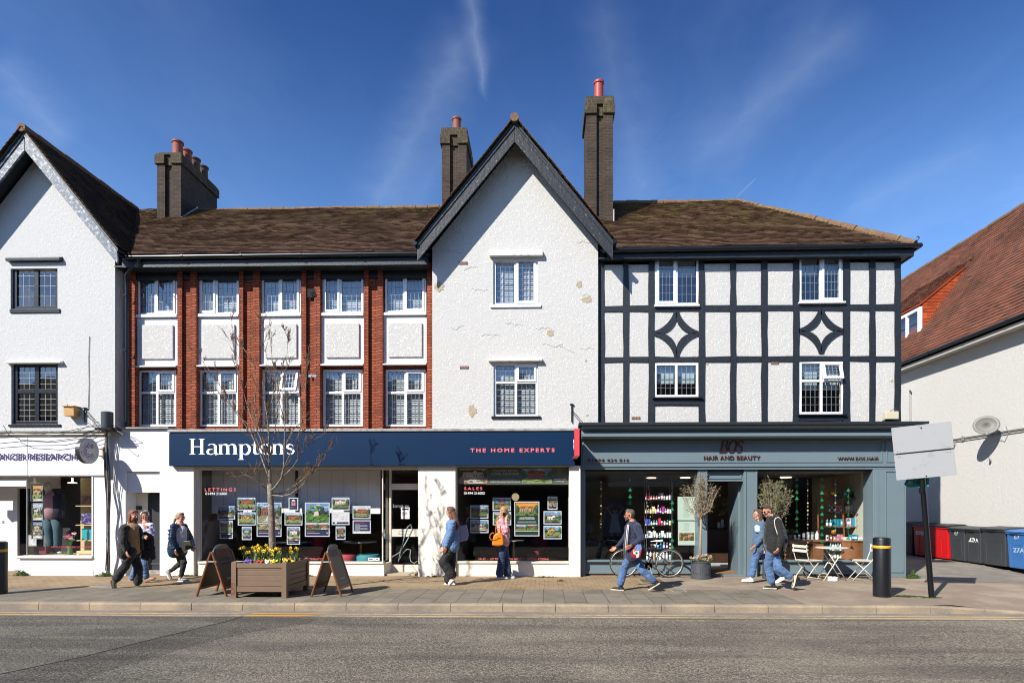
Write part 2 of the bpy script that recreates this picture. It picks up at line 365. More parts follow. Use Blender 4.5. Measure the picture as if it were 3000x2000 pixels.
def tiles(mb, O, U, S, u_of_s, slen, gauge=.13, tw=.17, sag=.02, seed=1, th=.024):
    r = random.Random(seed); O = Vector(O); U = Vector(U).normalized(); S = Vector(S).normalized(); N = U.cross(S).normalized()
    if N.z < 0: N = -N
    j = 0; s = 0.0
    while s < slen:
        u0, u1 = u_of_s(s+gauge*.5); off = (j % 2)*tw*.5; k0 = math.floor((u0-off)/tw)
        u = off+k0*tw
        while u < u1:
            a, b = max(u, u0), min(u+tw-.004, u1)
            if b-a > .02:
                def pt(uu, ss, h):
                    q = O+U*uu+S*ss
                    return q+N*(h+sag*(noise.noise(q*.55)+.35*noise.noise(q*2.1)))
                jt = r.uniform(-.004, .007); js = r.uniform(-.006, .006)
                A, B = pt(a, s+js, th*1.5+jt), pt(b, s+js, th*1.5+jt+r.uniform(-.002, .002)); C_, D = pt(b, min(s+gauge*1.25, slen), th*.5), pt(a, min(s+gauge*1.25, slen), th*.5)
                A2, B2 = A-N*th, B-N*th
                mb.add([A, B, C_, D, A2, B2, ], [(0, 1, 2, 3), (4, 5, 1, 0), (4, 0, 3), (1, 5, 2)])
            u += tw
        s += gauge; j += 1
    return mb
def ridge(mb, a, b, r=.10, n=14):
    a = Vector(a); b = Vector(b); L = (b-a).length; k = max(2, int(L/.36)); d = (b-a)/k
    for i in range(k):
        p = a+d*i; jz = Vector((0, 0, .008*math.sin(i*2.3)+.02*noise.noise(p*.6))); mb.tube([p+d*.01+jz-Vector((0, 0, .03)), p+d*.97+jz-Vector((0, 0, .03))], [r, r*.96], n, caps=True)
    return mb
def gutter(mb, a, b):
    a = Vector(a); b = Vector(b); mb.tube([a, b], .055, 10); L = (b-a).length; k = int(L/1.6)+1
    for i in range(1, k):
        p = a+(b-a)*i/k; mb.tube([p-(b-a).normalized()*.03, p+(b-a).normalized()*.03], .064, 10)
    return mb
def win(parent, rect, Y, mull=None, trans=None, sash=(), lead=(3, 5), blind='ven', frame=upvc, leadmat=None, sill=None, hood=None, fw=.055, room=True, openc=None, sillmat=None, hoodmat=None, split=.5, label=None):
    x0, x1, z0, z1 = R(*rect, Y); d = .07
    if mull is None: xm = [x0+(x1-x0)*split]
    elif mull is False: xm = []
    else: xm = [WX(m, Y) for m in mull]
    zt = [WZ((rect[0]+rect[2])/2, trans, Y)] if trans else []
    f = MB(); f.box(x0, x1, Y, Y+d, z0, z0+fw).box(x0, x1, Y, Y+d, z1-fw, z1).box(x0, x0+fw, Y, Y+d, z0+fw, z1-fw).box(x1-fw, x1, Y, Y+d, z0+fw, z1-fw)
    xs = [x0+fw]+[v for m in xm for v in (m-fw*.55, m+fw*.55)]+[x1-fw]; zs = [z0+fw]+[v for m in zt for v in (m-fw*.5, m+fw*.5)]+[z1-fw]
    for m in xm: f.box(m-fw*.55, m+fw*.55, Y+.003, Y+d-.003, z0+fw, z1-fw)
    for m in zt:
        for i in range(0, len(xs), 2): f.box(xs[i], xs[i+1], Y+.003, Y+d-.003, m-fw*.5, m+fw*.5)
    wn = f.build('window', frame, parent, bevel=.004, label=label)
    g = MB(); lb = MB(); sh = MB(); gk = MB()
    cells = [(i//2, j//2, xs[i], xs[i+1], zs[j], zs[j+1]) for i in range(0, len(xs), 2) for j in range(0, len(zs), 2)]
    for (ci, cj, a, b, c, e) in cells:
        key = (ci, cj); ins = 0; op = openc == key; q = MB()
        if key in sash:
            s_ = .042; yy = Y-.02
            q.box(a-.012, b+.012, yy, Y+.05, c-.012, c+s_).box(a-.012, b+.012, yy, Y+.05, e-s_, e+.012).box(a-.012, a+s_, yy, Y+.05, c+s_, e-s_).box(b-s_, b+.012, yy, Y+.05, c+s_, e-s_)
            a, b, c, e = a+s_, b-s_, c+s_, e-s_; yg = Y+.01
        else: yg = Y+.03
        gg = MB().quad((a, yg, c), (b, yg, c), (b, yg, e), (a, yg, e)); ll = MB()
        nr = max(1, round((e-c)/((z1-z0)/lead[1]))) if not isinstance(lead[1], dict) else lead[1][cj]
        for k in range(1, lead[0]): xx = a+(b-a)*k/lead[0]; ll.box(xx-.0035, xx+.0035, yg-.006, yg+.006, c, e)
        for k in range(1, nr):
            zz_ = c+(e-c)*k/nr; ll.box(a, b, yg-.007, yg+.007, zz_-.0035, zz_+.0035)
        for (p, q_, r_, t_) in ((a, a+.008, c, e), (b-.008, b, c, e), (a+.008, b-.008, c, c+.008), (a+.008, b-.008, e-.008, e)): gk.box(p, q_, yg-.004, yg+.004, r_, t_) if not op else None
        if op:
            T = Matrix.Translation((0, Y, e+.04)) @ Matrix.Rotation(math.radians(-16), 4, 'X') @ Matrix.Translation((0, -Y, -e-.04))
            for m_ in (q, gg, ll): m_.xf(T)
        sh.add(q.v, q.f); g.add(gg.v, gg.f); lb.add(ll.v, ll.f)
    if sh.v: sh.build('sash', frame, wn, bevel=.003)
    g.build('glass', glass_up, wn)
    if lead: lb.build('leading', leadmat or leadb, wn)
    gk.build('gasket', upvc_d, wn)
    if blind == 'ven':
        b_ = MB(); n = int((z1-z0-.1)/.046); yb = Y+.13
        for k in range(n):
            zc = z0+.05+(z1-z0-.1)*(k+.5)/n; b_.quad((x0+.04, yb-.013, zc-.021), (x1-.04, yb-.013, zc-.021), (x1-.04, yb+.011, zc+.021), (x0+.04, yb+.011, zc+.021))
        for k in (.2, .8): xx = x0+(x1-x0)*k; b_.box(xx-.012, xx+.012, yb-.024, yb-.020, z0+.04, z1-.04)
        b_.build('venetian_blind', blindm, wn)
    elif isinstance(blind, (tuple, list)):      # roller blinds drawn to picture rows: (lower edge y per column)
        b_ = MB(); yb = Y+.16; cols = [(xs[i], xs[i+1]) for i in range(0, len(xs), 2)]
        for (a, b), py in zip(cols, blind): b_.box(a-.01, b+.01, yb, yb+.006, WZ((rect[0]+rect[2])/2, py, yb), z1-.02)
        b_.build('roller_blind', rollerm, wn)
    if sill:
        sx0, sx1, sz0, sz1 = R(*sill, Y-.05); MB().box(sx0, sx1, Y-.09, Y+.02, sz0, sz1).build('sill', sillmat or frame, wn, bevel=.005)
    if hood:
        sx0, sx1, sz0, sz1 = R(*hood, Y-.08); MB().prism([(sx0, Y-.16, sz0), (sx0, Y-.16, sz0+(sz1-sz0)*.55), (sx0, Y+.02, sz1+.03), (sx0, Y+.02, sz0)], (sx1-sx0, 0, 0)).build('hood', hoodmat or frame, wn, bevel=.006)
    return wn
def hole(rect, Y, m=.004): x0, x1, z0, z1 = R(*rect, Y); return (x0-m, x1+m, z0-m, z1+m)
FZ = 3.42      # first floor level
YA, YB, YC, YD = 14.0, 14.32, 14.0, 14.1
RY, RZ = 17.3, 10.6; EY, EZ = 13.9, 7.78
# ================================================================ ground
def sheet(name, mat, x0, x1, y0, y1, z, nx=1, ny=1): 
    b = MB()
    for i in range(nx):
        for j in range(ny):
            a, c = x0+(x1-x0)*i/nx, x0+(x1-x0)*(i+1)/nx; d, e = y0+(y1-y0)*j/ny, y0+(y1-y0)*(j+1)/ny
            b.quad((a, d, z), (c, d, z), (c, e, z), (a, e, z))
    return b.build(name, mat, kind='structure')
def groundmat(name, kind):
    m = bpy.data.materials.new(name); m.use_nodes = True; t = NT(m.node_tree); b = t.n['Principled BSDF']; b.inputs['Roughness'].default_value = .9
    b.inputs['Specular IOR Level'].default_value = .25
    tc = t.new('TexCoord').outputs['Object']; g = t.new('NewGeometry').outputs['Position']
    if kind in ('road', 'trench'):
        v = t.new('TexVoronoi', Vector=g, Scale=44.0); n = t.noise(g, 52, 5, .85); big = t.noise(g, .45, 5, .6)
        st = t.new('Mapping', Vector=g); st.inputs['Scale'].default_value = (.25, 2.2, 1); bd = t.noise(st.outputs[0], .8, 4, .6)
        c = t.mix(t.ramp(v.outputs['Color'], .05, .95), lin('504d45'), lin('9a9386'))
        c = t.mix(t.math('MULTIPLY', t.ramp(n, .50, .41), .65), c, lin('24251f'))
        c = t.mix(t.math('MULTIPLY', t.ramp(n, .57, .64), .42), c, lin('b5aea0'))
        c = t.mix(t.math('MULTIPLY', t.ramp(bd, .44, .58), .45), c, lin('3e3c3a'))
        c = t.mix(t.math('MULTIPLY', t.ramp(big, .45, .62), .2), c, lin('9c9284')); mr = t.new('MapRange', Value=t.math('ADD', t.new('SeparateXYZ', Vector=g).outputs[0], t.math('MULTIPLY', big, 3.0))); mr.inputs[1].default_value = -4; mr.inputs[2].default_value = 3; c = t.mix(mr.outputs[0], c, t.mix(1.0, c, (1.32, 1.27, 1.22, 1), 'MULTIPLY'))
        hgt = t.math('ADD', t.math('MULTIPLY', v.outputs['Distance'], -.6), n); dist = .02
        if kind == 'trench': c = t.mix(1.0, c, (.72, .72, .74, 1), 'MULTIPLY')
    elif kind == 'slab':
        s = t.new('SeparateXYZ', Vector=g)
        v = t.new('CombineXYZ', X=t.math('ADD', s.outputs[1], .03), Y=t.math('ADD', s.outputs[0], .02), Z=0.0)
        br = t.new('TexBrick', Vector=v.outputs[0], Color1=lin('6f685d'), Color2=lin('82796c'), Mortar=lin('3b3a2c'), Scale=1.0, _offset=.37)
        br.inputs['Mortar Size'].default_value = .006; br.inputs['Brick Width'].default_value = .61; br.inputs['Row Height'].default_value = .392
        c = t.mix(t.math('MULTIPLY', t.ramp(t.noise(g, 1.2, 5, .65), .4, .65), .35), br.outputs[0], lin('8f8676'))
        c = t.mix(t.math('MULTIPLY', t.ramp(t.noise(g, 70, 3, .7), .5, .7), .3), c, lin('3d3b38'))
        green = t.math('MULTIPLY', t.ramp(t.noise(g, 2.3, 4, .7), .50, .62), .38)
        c = t.mix(green, c, lin('5c5c3a'))
        hgt = t.math('SUBTRACT', t.math('MULTIPLY', t.noise(g, 80, 3), .3), br.outputs[1]); dist = .006
    elif kind == 'block':
        br = t.new('TexBrick', Vector=g, Color1=lin('8c7458'), Color2=lin('9e8668'), Mortar=lin('55503c'), Scale=1.0)
        br.inputs['Mortar Size'].default_value = .006; br.inputs['Brick Width'].default_value = .2; br.inputs['Row Height'].default_value = .1
        c = t.mix(t.math('MULTIPLY', t.ramp(t.noise(g, .9, 5, .7), .42, .62), .55), br.outputs[0], lin('a69478'))
        c = t.mix(t.math('MULTIPLY', t.ramp(t.noise(g, 30, 4, .8), .5, .68), .4), c, lin('5e5648'))
        hgt = t.math('SUBTRACT', t.math('MULTIPLY', t.noise(g, 60, 3), .4), br.outputs[1]); dist = .006
    elif kind == 'kerb':
        c = t.mix(t.ramp(t.noise(g, 1.1, 4, .7), .38, .62), lin('a8977f'), lin('857c70'))
        c = t.mix(t.math('MULTIPLY', t.ramp(t.noise(g, 60, 4, .8), .48, .66), .5), c, lin('5d564c'))
        hgt = t.noise(g, 50, 4, .7); dist = .008
    else:
        n = t.noise(g, 75, 4, .8)
        a_, b_ = ('9c8b78', '7d7063') if kind == 'tan' else ('8c857b', '6d6862') if kind == 'alley' else ('8f887e', '6f6a64')
        c = t.mix(t.ramp(n, .38, .64), lin(b_), lin(a_))
        c = t.mix(t.math('MULTIPLY', t.ramp(t.noise(g, 1.0, 6, .7), .46, .62), .45), c, lin('b3a690' if kind == 'tan' else '9f978b'))
        hgt = n; dist = .012
    t.link(c, b.inputs['Base Color']); bn = t.new('Bump', Strength=.9, Distance=dist, Height=hgt); t.link(bn.outputs[0], b.inputs['Normal'])
    MATS[name] = m; return m
m_road, m_slab, m_block, m_kerb, m_tan, m_alley, m_chan = [groundmat('ground_'+k, k) for k in ('road', 'slab', 'block', 'kerb', 'tan', 'alley', 'chan')]
YK = 10.09; ZR = -.13
sheet('ground', m_road, -60, 60, -12, 60, ZR-.05)
sheet('road', m_road, -60, 60, -3.6, YK-.02, ZR)
XS = WX(2310, 11.0)
pav = MB(); pav.quad((-60, YK+.12, 0), (XS, YK+.12, 0), (XS, 11.93, 0), (-60, 11.93, 0)); pav.build('pavement', m_slab, kind='structure')
pav = MB(); pav.quad((-60, 11.93, 0), (WX(1960, 12.5), 11.93, 0), (WX(1960, 12.5), 16.2, 0), (-60, 16.2, 0)); pav.build('pavement_blocks', m_block, kind='structure')
x_ = WX(1960, 12.5)
pav = MB(); pav.quad((x_, 11.93, 0), (XS, 11.93, 0), (XS, 16.2, 0), (x_, 16.2, 0))
xr0, xr1 = WX(2805, YK), WX(2975, YK)
pav.quad((XS, YK+.12, 0), (xr0, YK+.12, 0), (xr0, 14.6, 0), (XS, 14.6, 0)); pav.quad((XS, 14.6, 0), (xr0, 14.6, 0), (xr0, 16.2, 0), (XS, 16.2, 0))
pav.add([(xr0, YK+.12, 0), (xr1, YK+.12, -.10), (60, YK+.12, -.10), (60, 11.6, 0), (xr0, 11.6, 0), (xr1, 11.6, 0)], [(0, 1, 5, 4), (1, 2, 3, 5)])
pav.quad((xr0, 11.6, 0), (60, 11.6, 0), (60, 16.2, 0), (xr0, 16.2, 0))
pav.build('pavement_tarmac', m_tan, kind='structure')
x_ = WX(2655, 14.1)
al = MB(); al.quad((x_-.3, 14.85, .004), (60, 14.85, .004), (60, 16.3, .09), (x_-.3, 16.3, .09)); al.quad((x_-.3, 16.3, .09), (60, 16.3, .09), (60, 45, .12), (x_-.3, 45, .12))
al.prism([(x_+.02, 14.3, .004), (x_+.9, 13.3, .004), (x_+1.9, 13.1, .004), (x_+2.9, 13.7, .004), (x_+3.4, 14.8, .004), (x_+.0, 14.8, .004)], (0, 0, .003)); al.build('alley_ground', m_alley, kind='structure')
kb = MB(); x = -30.0; r = random.Random(3)
while x < 30:
    x1 = x+.905; j = r.uniform(-.004, .004); zt = [0, 0]
    for i, xx in enumerate((x, x1)): zt[i] = 0 if xx < xr0 else max(-.105, -.105*(xx-xr0)/(xr1-xr0))
    y0, y1 = YK-.02+j, YK+.125
    kb.add([(x, y0, ZR-.1), (x1, y0, ZR-.1), (x1, y1, ZR-.1), (x, y1, ZR-.1), (x, y0, zt[0]-.025), (x1, y0, zt[1]-.025), (x1, y0+.022, zt[1]+.004), (x, y0+.022, zt[0]+.004), (x1, y1, zt[1]+.004), (x, y1, zt[0]+.004)],
           [(0, 1, 5, 4), (4, 5, 6, 7), (7, 6, 8, 9), (3, 2, 8, 9), (0, 3, 9, 7, 4), (1, 2, 8, 6, 5)])
    x += .915
kb.build('kerb', m_kerb, kind='structure')
cn = MB(); cn.quad((-60, 9.84, ZR+.004), (60, 9.84, ZR+.004), (60, YK-.02, ZR+.004), (-60, YK-.02, ZR+.004)); cn.quad((-60, 9.52, ZR+.004), (60, 9.52, ZR+.004), (60, 9.835, ZR+.004), (-60, 9.835, ZR+.004)); cn.build('road_channel', m_chan, kind='structure')
def linemat(name, c1, lo, hi, c2):
    m = bpy.data.materials.new(name); m.use_nodes = True; t = NT(m.node_tree); b = t.n['Principled BSDF']; g = t.new('NewGeometry').outputs['Position']
    mp = t.new('Mapping', Vector=g); mp.inputs['Scale'].default_value = (.35, 1, 1)
    n = t.math('ADD', t.math('MULTIPLY', t.noise(mp.outputs[0], 26, 6, .8), .65), t.math('MULTIPLY', t.noise(g, .35, 3), .35))
    t.link(t.mix(t.ramp(n, lo, hi), lin(c1), lin(c2)), b.inputs['Base Color']); b.inputs['Roughness'].default_value = .8; MATS[name] = m; return m
ym_new = linemat('yellow_line_fresh', 'c9952f', .62, .70, '8b7c62'); ym_old = linemat('yellow_line_worn', 'c6a874', .46, .57, '7d7568')
yl = MB(); xa, xb = WX(715, 9.7), WX(938, 9.7)
for (y0, y1) in ((9.75, 9.82), (9.57, 9.65)):
    for (a, b, sh) in ((-60, xa, ym_old), (xb+.05, 60, ym_old)): yl.quad((a, y0, ZR+.008), (b, y0, ZR+.008), (b, y1, ZR+.008), (a, y1, ZR+.008))
yl.build('road_marking_worn', ym_old, kind='structure')
yl = MB()
for (y0, y1, k) in ((9.75, 9.825, 0), (9.57, 9.66, .1)): yl.quad((xa-k*.5+.01, y0, ZR+.009), (xb-k*3, y0, ZR+.009), (xb+.1-k, y1, ZR+.009), (xa+.12, y1, ZR+.009))
for (a, b) in ((-60, WX(40, 9.78)), ): yl.quad((a, 9.75, ZR+.0085), (b, 9.75, ZR+.0085), (b, 9.82, ZR+.0085), (a, 9.82, ZR+.0085))
yl.build('road_marking', ym_new, kind='structure')
# old trench seam in the road
m_seam = M('tar_seam', '2b2b2c', .6); m_tr = groundmat('ground_trench', 'trench')
def rp(px, py): Yp = F*(H-ZR)/(py-CY); return Vector((WX(px, Yp), Yp, ZR+.003))
sm = MB(); pts = [rp(-20, 1990), rp(250, 1930), rp(420, 1885), rp(560, 1850), rp(660, 1825), rp(712, 1809)]
for a, b in zip(pts, pts[1:]): sm.bar(a, b, .022, .006, (0, 0, 1))
sm.build('road_seam', m_seam, kind='structure')
lo = [rp(930, 1815), rp(900, 1828), rp(760, 1850), rp(600, 1885), rp(470, 1925), rp(300, 1975), rp(200, 2020)]; tn = MB(); tn.add([Vector((q.x, q.y, ZR+.002)) for q in pts[::-1]+[rp(-20, 2030)]+lo[::-1]], [tuple(range(len(pts)+1+len(lo)))]); tn.build('road_patch', m_tr, kind='structure')
# ================================================================ building A: pebble-dashed gabled house
xA1 = WX(337, YA); axA = WX(72, 13.55); xA0 = 2*axA-xA1
TA = 1.245; zapA = WZ(72, 378, 13.55)
A = thing('gabled_house', (axA, YA, 0), 'white pebble-dashed house with a steep gable and black framed windows above the charity shop', 'house')
wA1 = (38, 765, 174, 909); wA2 = (40, 1062, 175, 1245)
hl = [hole(wA1, YA+.06), hole(wA2, YA+.06)]
m = MB(); zE = 7.55; plate(m, xA0, xA1, FZ+.13, zE, hl, YA, YA+.3)
zt = zapA-.28; hw = (xA1-xA0)/2
m.prism([(xA0, YA, zE), (xA1, YA, zE), (xA1, YA, zt-hw*TA), (axA, YA, zt), (xA0, YA, zt-hw*TA)], (0, .3, 0))
m.box(xA1-.25, xA1, YA+.3, 20.4, FZ+.13, 7.6); m.box(xA0, xA0+.25, YA+.3, 20.4, FZ+.13, 7.6); m.box(xA0, xA1, 20.4, 20.6, 0, 10)
m.build('wall', white_pd, A)
MB().box(xA0+.26, xA1-.26, YA+.31, 20.3, FZ, FZ+.1).box(xA0+.26, xA1-.26, YA+2.4, YA+2.5, FZ+.12, 8.5).build('room_shell', roomm, A)
for s_, nm in ((1, 'roof'), (-1, 'roof')):
    half = 2.30; sl = half*math.hypot(1, TA)
    mm = MB(); mm.prism([(axA, 13.5, zapA-.03), (axA+s_*half, 13.5, zapA-.03-half*TA), (axA+s_*half, 13.5, zapA-.10-half*TA), (axA, 13.5, zapA-.10)], (0, 3.9 if s_ > 0 else 7, 0))
    rf = mm.build('roof', blackp, A)
    mt = MB(); tiles(mt, (axA+s_*half, 13.44, zapA-half*TA), (0, 1, 0), (-s_, 0, TA), lambda s: (0, 3.95), sl, seed=5+s_); mt.build('roof_tiles', tile_a, rf)
ridge(MB(), (axA, 13.45, zapA+.02), (axA, 17.35, zapA+.02), .10).build('ridge_tiles', ridge_m, A)
def barge(px_ap, top, bot, px_end, yend_top, yend_bot, Y, axx, both, mat, parent, th=.05):
    def pp(x, y): return P(x, y, Y)
    a, b, c, d = pp(px_ap, top), pp(px_end, yend_top), pp(px_end, yend_bot), pp(px_ap, bot)
    for sg in both:
        q = [Vector((axx+sg*(v.x-axx), v.y, v.z)) for v in (a, b, c, d)]; q[0].x = axx+sg*.004; q[3].x = axx+sg*.004
        o = MB().prism(q, (0, th, 0)).build('bargeboard', mat, parent, bevel=.006)
        e = (q[1]-q[0]).normalized(); nn = Vector((0, 0, -1))
        MB().prism([q[0]+Vector((0, -.022, 0)), q[1]+Vector((0, -.022, 0)), q[1]+Vector((0, -.022, -.07)), q[0]+Vector((0, -.022, -.07))], (0, .02, 0)).build('bargeboard_moulding', mat, o)
        MB().prism([q[0]+Vector((0, th+.01, -.05)), q[1]+Vector((0, th+.01, -.05)), q[1]+Vector((0, th+.01, -.09)), q[0]+Vector((0, th+.01, -.09))], (0, YA-Y-th-.02, 0)).build('soffit', blackp, o)
barge(72, 392, 440, 344, 735, 773, 13.55, axA, (1, -1), bargeg, A)
win(A, wA1, YA+.06, lead=(3, 5), blind=None, frame=blackg, leadmat=leadl, sill=(32, 906, 178, 917), hood=(24, 751, 182, 767), fw=.10, hoodmat=blackg, label='black window with a light on inside')
win(A, wA2, YA+.06, trans=1146, lead=(3, {0: 5, 1: 4}), blind=(1105, 1112), frame=blackg, leadmat=leadl, sill=(28, 1243, 180, 1250), hood=(22, 1057, 184, 1065), fw=.10, hoodmat=white_sm)
MB().tube([P(262, 985, YA-.012), P(260, 1050, YA-.012), P(261, 1120, YA-.012), P(259, 1200, YA-.012)], .006, 5).build('cable', gutterm, A)
MB().box(WX(110, 14.6), WX(165, 14.6), 15.3, 15.9, WZ(130, 786, 15.5), WZ(130, 782, 15.5)).build('ceiling_lamp', emit('tube_light', 'fff1d0', 3), A)
# ================================================================ building B: red brick with white panels
xB0, xB1 = xA1+.004, WX(1265.5, YB)
B = thing('brick_house', ((xB0+xB1)/2, YB, 0), 'red brick house front with five bays of white windows above the estate agent', 'house')
bays = [(395, 520), (575, 700.5), (759.5, 882.5), (937.6, 1065.7), (1120.7, 1250)]
piers = [(371, 395, None), (520, 575, (532.5, 558)), (700.5, 759.5, (712, 741)), (882.5, 937.6, (896.6, 920)), (1065.7, 1120.7, (1079, 1106)), (1250, 1266, None)]
def yo(x): return -.0085*(x-800)          # the eaves line rises a little to the right in the picture
YW = YB+.10
hl = []; 
for (a, b) in bays:
    o_ = yo((a+b)/2); hl += [hole((a+7, 787+o_, b-1, 921+o_), YB+.06), hole((a+9, 1081+o_*.3, b-3, 1251), YW+.02)]
m = MB(); plate(m, xB0, xB1, FZ+.12, 7.62, hl, YW+.0, YW+.2); m.box(xB0, xB0+.2, YW+.2, 20.4, FZ+.1, 7.7); m.box(xB1-.2, xB1, YW+.2, 20.4, FZ+.1, 7.7); m.box(xB0, xB1, 20.4, 20.6, 0, 7.7)
m.build('wall', brick_r, B)
MB().box(xB0+.21, xB1-.21, YW+.21, 20.3, FZ, FZ+.08).box(xB0+.21, xB1-.21, YW+1.6, YW+1.7, FZ+.1, 8.2).box(xB0+.21, xB1-.21, YW+.22, YW+1.55, 5.5, 5.58).build('room_shell', roomm, B)
for (a, b, g) in piers:
    x0, x1 = WX(a, YB-.06), WX(b, YB-.06); zt_ = WZ((a+b)/2, 777+yo(a), YB)
    mm = MB(); yf = YB-.06
    if g:
        g0, g1 = WX(g[0], yf), WX(g[1], yf)
        mm.box(x0, g0, yf, YW-.003, FZ+.13, zt_).box(g1, x1, yf, YW-.003, FZ+.13, zt_).box(g0, g1, yf+.075, YW-.003, FZ+.13, zt_)
    else: mm.box(x0+.01, x1, yf, YW-.003, FZ+.13, zt_)
    pr = mm.build('pier', brick_r, B)
    cx0, cx1 = WX(a-8, yf-.04), WX(b+3, yf-.04)
    MB().prism([(cx0+.06, yf, zt_-.085), (cx1-.06 if g else cx1, yf, zt_-.085), (cx1, yf, zt_), (cx0, yf, zt_)], (0, -.05, 0)).build('pier_cap', brick_o, pr)
    if g:
        h0, h1 = WX(g[0]+6, yf+.07), WX(g[1]-1, yf+.07); MB().box(h0, h1, yf+.071, yf+.074, WZ(a, 808+yo(a), yf), WZ(a, 797+yo(a), yf)).build('vent_hole', darkm, pr)
for i, (a, b) in enumerate(bays):
    o_ = yo((a+b)/2); Yu = YB+.06; Yl = YW+.02
    sashes = {0: ((1, 0),), 1: ((0, 0),), 2: ((1, 0),), 3: ((0, 0),), 4: ((1, 0),)}[i]
    win(B, (a+7, 790+o_, b-1, 920+o_), Yu, lead=(4, 5), sash=sashes, sill=(a, 919+o_, b, 927+o_), split=.46 if i in (0, 2, 4) else .44)
    x0, x1, z0, z1 = R(a+3, 779+o_, b, 789.4+o_, Yu); MB().box(x0, x1, Yu-.02, YW+.05, z0, z1).build('lintel_board', white_sm, B)
    x0, x1, z0, z1 = R(a+1, 929+o_, b, 1070+o_, YB+.02); pn = MB().box(x0, x1, YB+.03, YW-.005, z0, z1)
    pn.prism([(x0-.02, YB+.03, z0+.035), (x0-.02, YB-.06, z0-.005), (x0-.02, YB-.06, z0-.03), (x0-.02, YB+.03, z0-.03)], (x1-x0+.02, 0, 0))
    pnl = pn.build('white_panel', white_sm, B, bevel=.004)
    rx0, rx1, rz0, rz1 = R(a+16, 948+o_, b-14, 1048+o_, YB-.02); MB().box(rx0, rx1, YB-.015, YB+.028, rz0, rz1).build('raised_panel', white_pd3, pnl, bevel=.012)
    win(B, (a+9, 1083+o_*.3, b-3, 1249), Yl, trans=1150, lead=(4, {0: 4, 1: 3}), sash=((1, 1),), split=.5, openc=(1, 1) if i == 2 else None)
pl = MB().box(WX(898, 14.2), WX(921, 14.2), YB-.066, YB-.03, WZ(910, 868, 14.2), WZ(910, 843, 14.2)).build('wall_plaque', darkm, B)
MB().ring((WX(910, 14.1), 14.22, WZ(910, 853, 14.1)), .045, .01).tube([P(905, 868, 14.2), P(912, 893, 14.22)], .008, 6).build('lamp_bracket', gutterm, pl)
MB().box(WX(901, 14.2), WX(924, 14.2), YB-.066, YB-.05, WZ(912, 1103, 14.2), WZ(912, 1095, 14.2)).build('number_plate', M('plate_grey', '8d8f98', .5), B)
# roof B
def AX(z): return axA+(zapA-z)/TA-.2
TC = 1.235; axC = WX(1508, 13.55); zapC = WZ(1508, 352, 13.55)
def CL(z): return axC-(zapC-z)/TC+.2
def CR(z): return axC+(zapC-z)/TC-.2
tB = (RZ-EZ)/(RY-EY); SL = math.hypot(RZ-EZ, RY-EY); Sd = Vector((0, RY-EY, RZ-EZ)).normalized()
mm = MB(); pts = [(AX(EZ), EY, EZ-.03), (CL(EZ), EY, EZ-.03), (CL(RZ), RY, RZ-.03), (AX(RZ), RY, RZ-.03)]; mm.prism(pts, (0, 0, -.08))
mm.prism([(AX(RZ), RY+.01, RZ-.03), (CL(RZ), RY+.01, RZ-.03), (CL(RZ), 20.7, EZ-.03), (AX(RZ), 20.7, EZ-.03)], (0, 0, -.08))
rf = mm.build('roof', blackp, B)
mt = MB(); tiles(mt, (0, EY-.05, EZ), (1, 0, 0), Sd, lambda s: (AX(EZ+Sd.z*s), CL(EZ+Sd.z*s)), SL+.02, seed=11, sag=.035, gauge=.108); mt.build('roof_tiles', tile_b, rf)
ridge(MB(), (AX(RZ), RY, RZ+.0), (CL(RZ), RY, RZ+.02), .10).build('ridge_tiles', ridge_m, rf)
gutter(MB(), (xB0+.35, EY-.08, EZ-.06), (CL(EZ)-.1, EY-.08, EZ-.04)).build('gutter', gutterm, B, smooth=True)
MB().box(xB0+.25, xB1-.01, EY-.01, EY+.03, EZ-.27, EZ-.05).box(xB0+.02, xB1-.01, EY+.035, YW-.01, EZ-.24, EZ-.21).box(xB0+.02, xB1-.01, YW-.12, YW-.01, 7.36, EZ-.245).build('eaves_boards', blackp, B)
dp = MB().tube([(WX(408, 13.85), EY-.06, EZ-.1), (WX(408, 13.85), EY-.02, EZ-.22), P(396, 772, 14.0), P(370, 806, 14.08), P(371, 840, 14.1), P(372, 1245, 14.1)], .045, 10)
for y in (865, 1025, 1235): q = P(371, y, 14.1); dp.tube([q-Vector((0, 0, .03)), q+Vector((0, 0, .03))], .057, 10).box(q.x-.1, q.x, q.y+.0, q.y+.02, q.z-.01, q.z+.01)
dp.build('downpipe', gutterm, B, smooth=True)
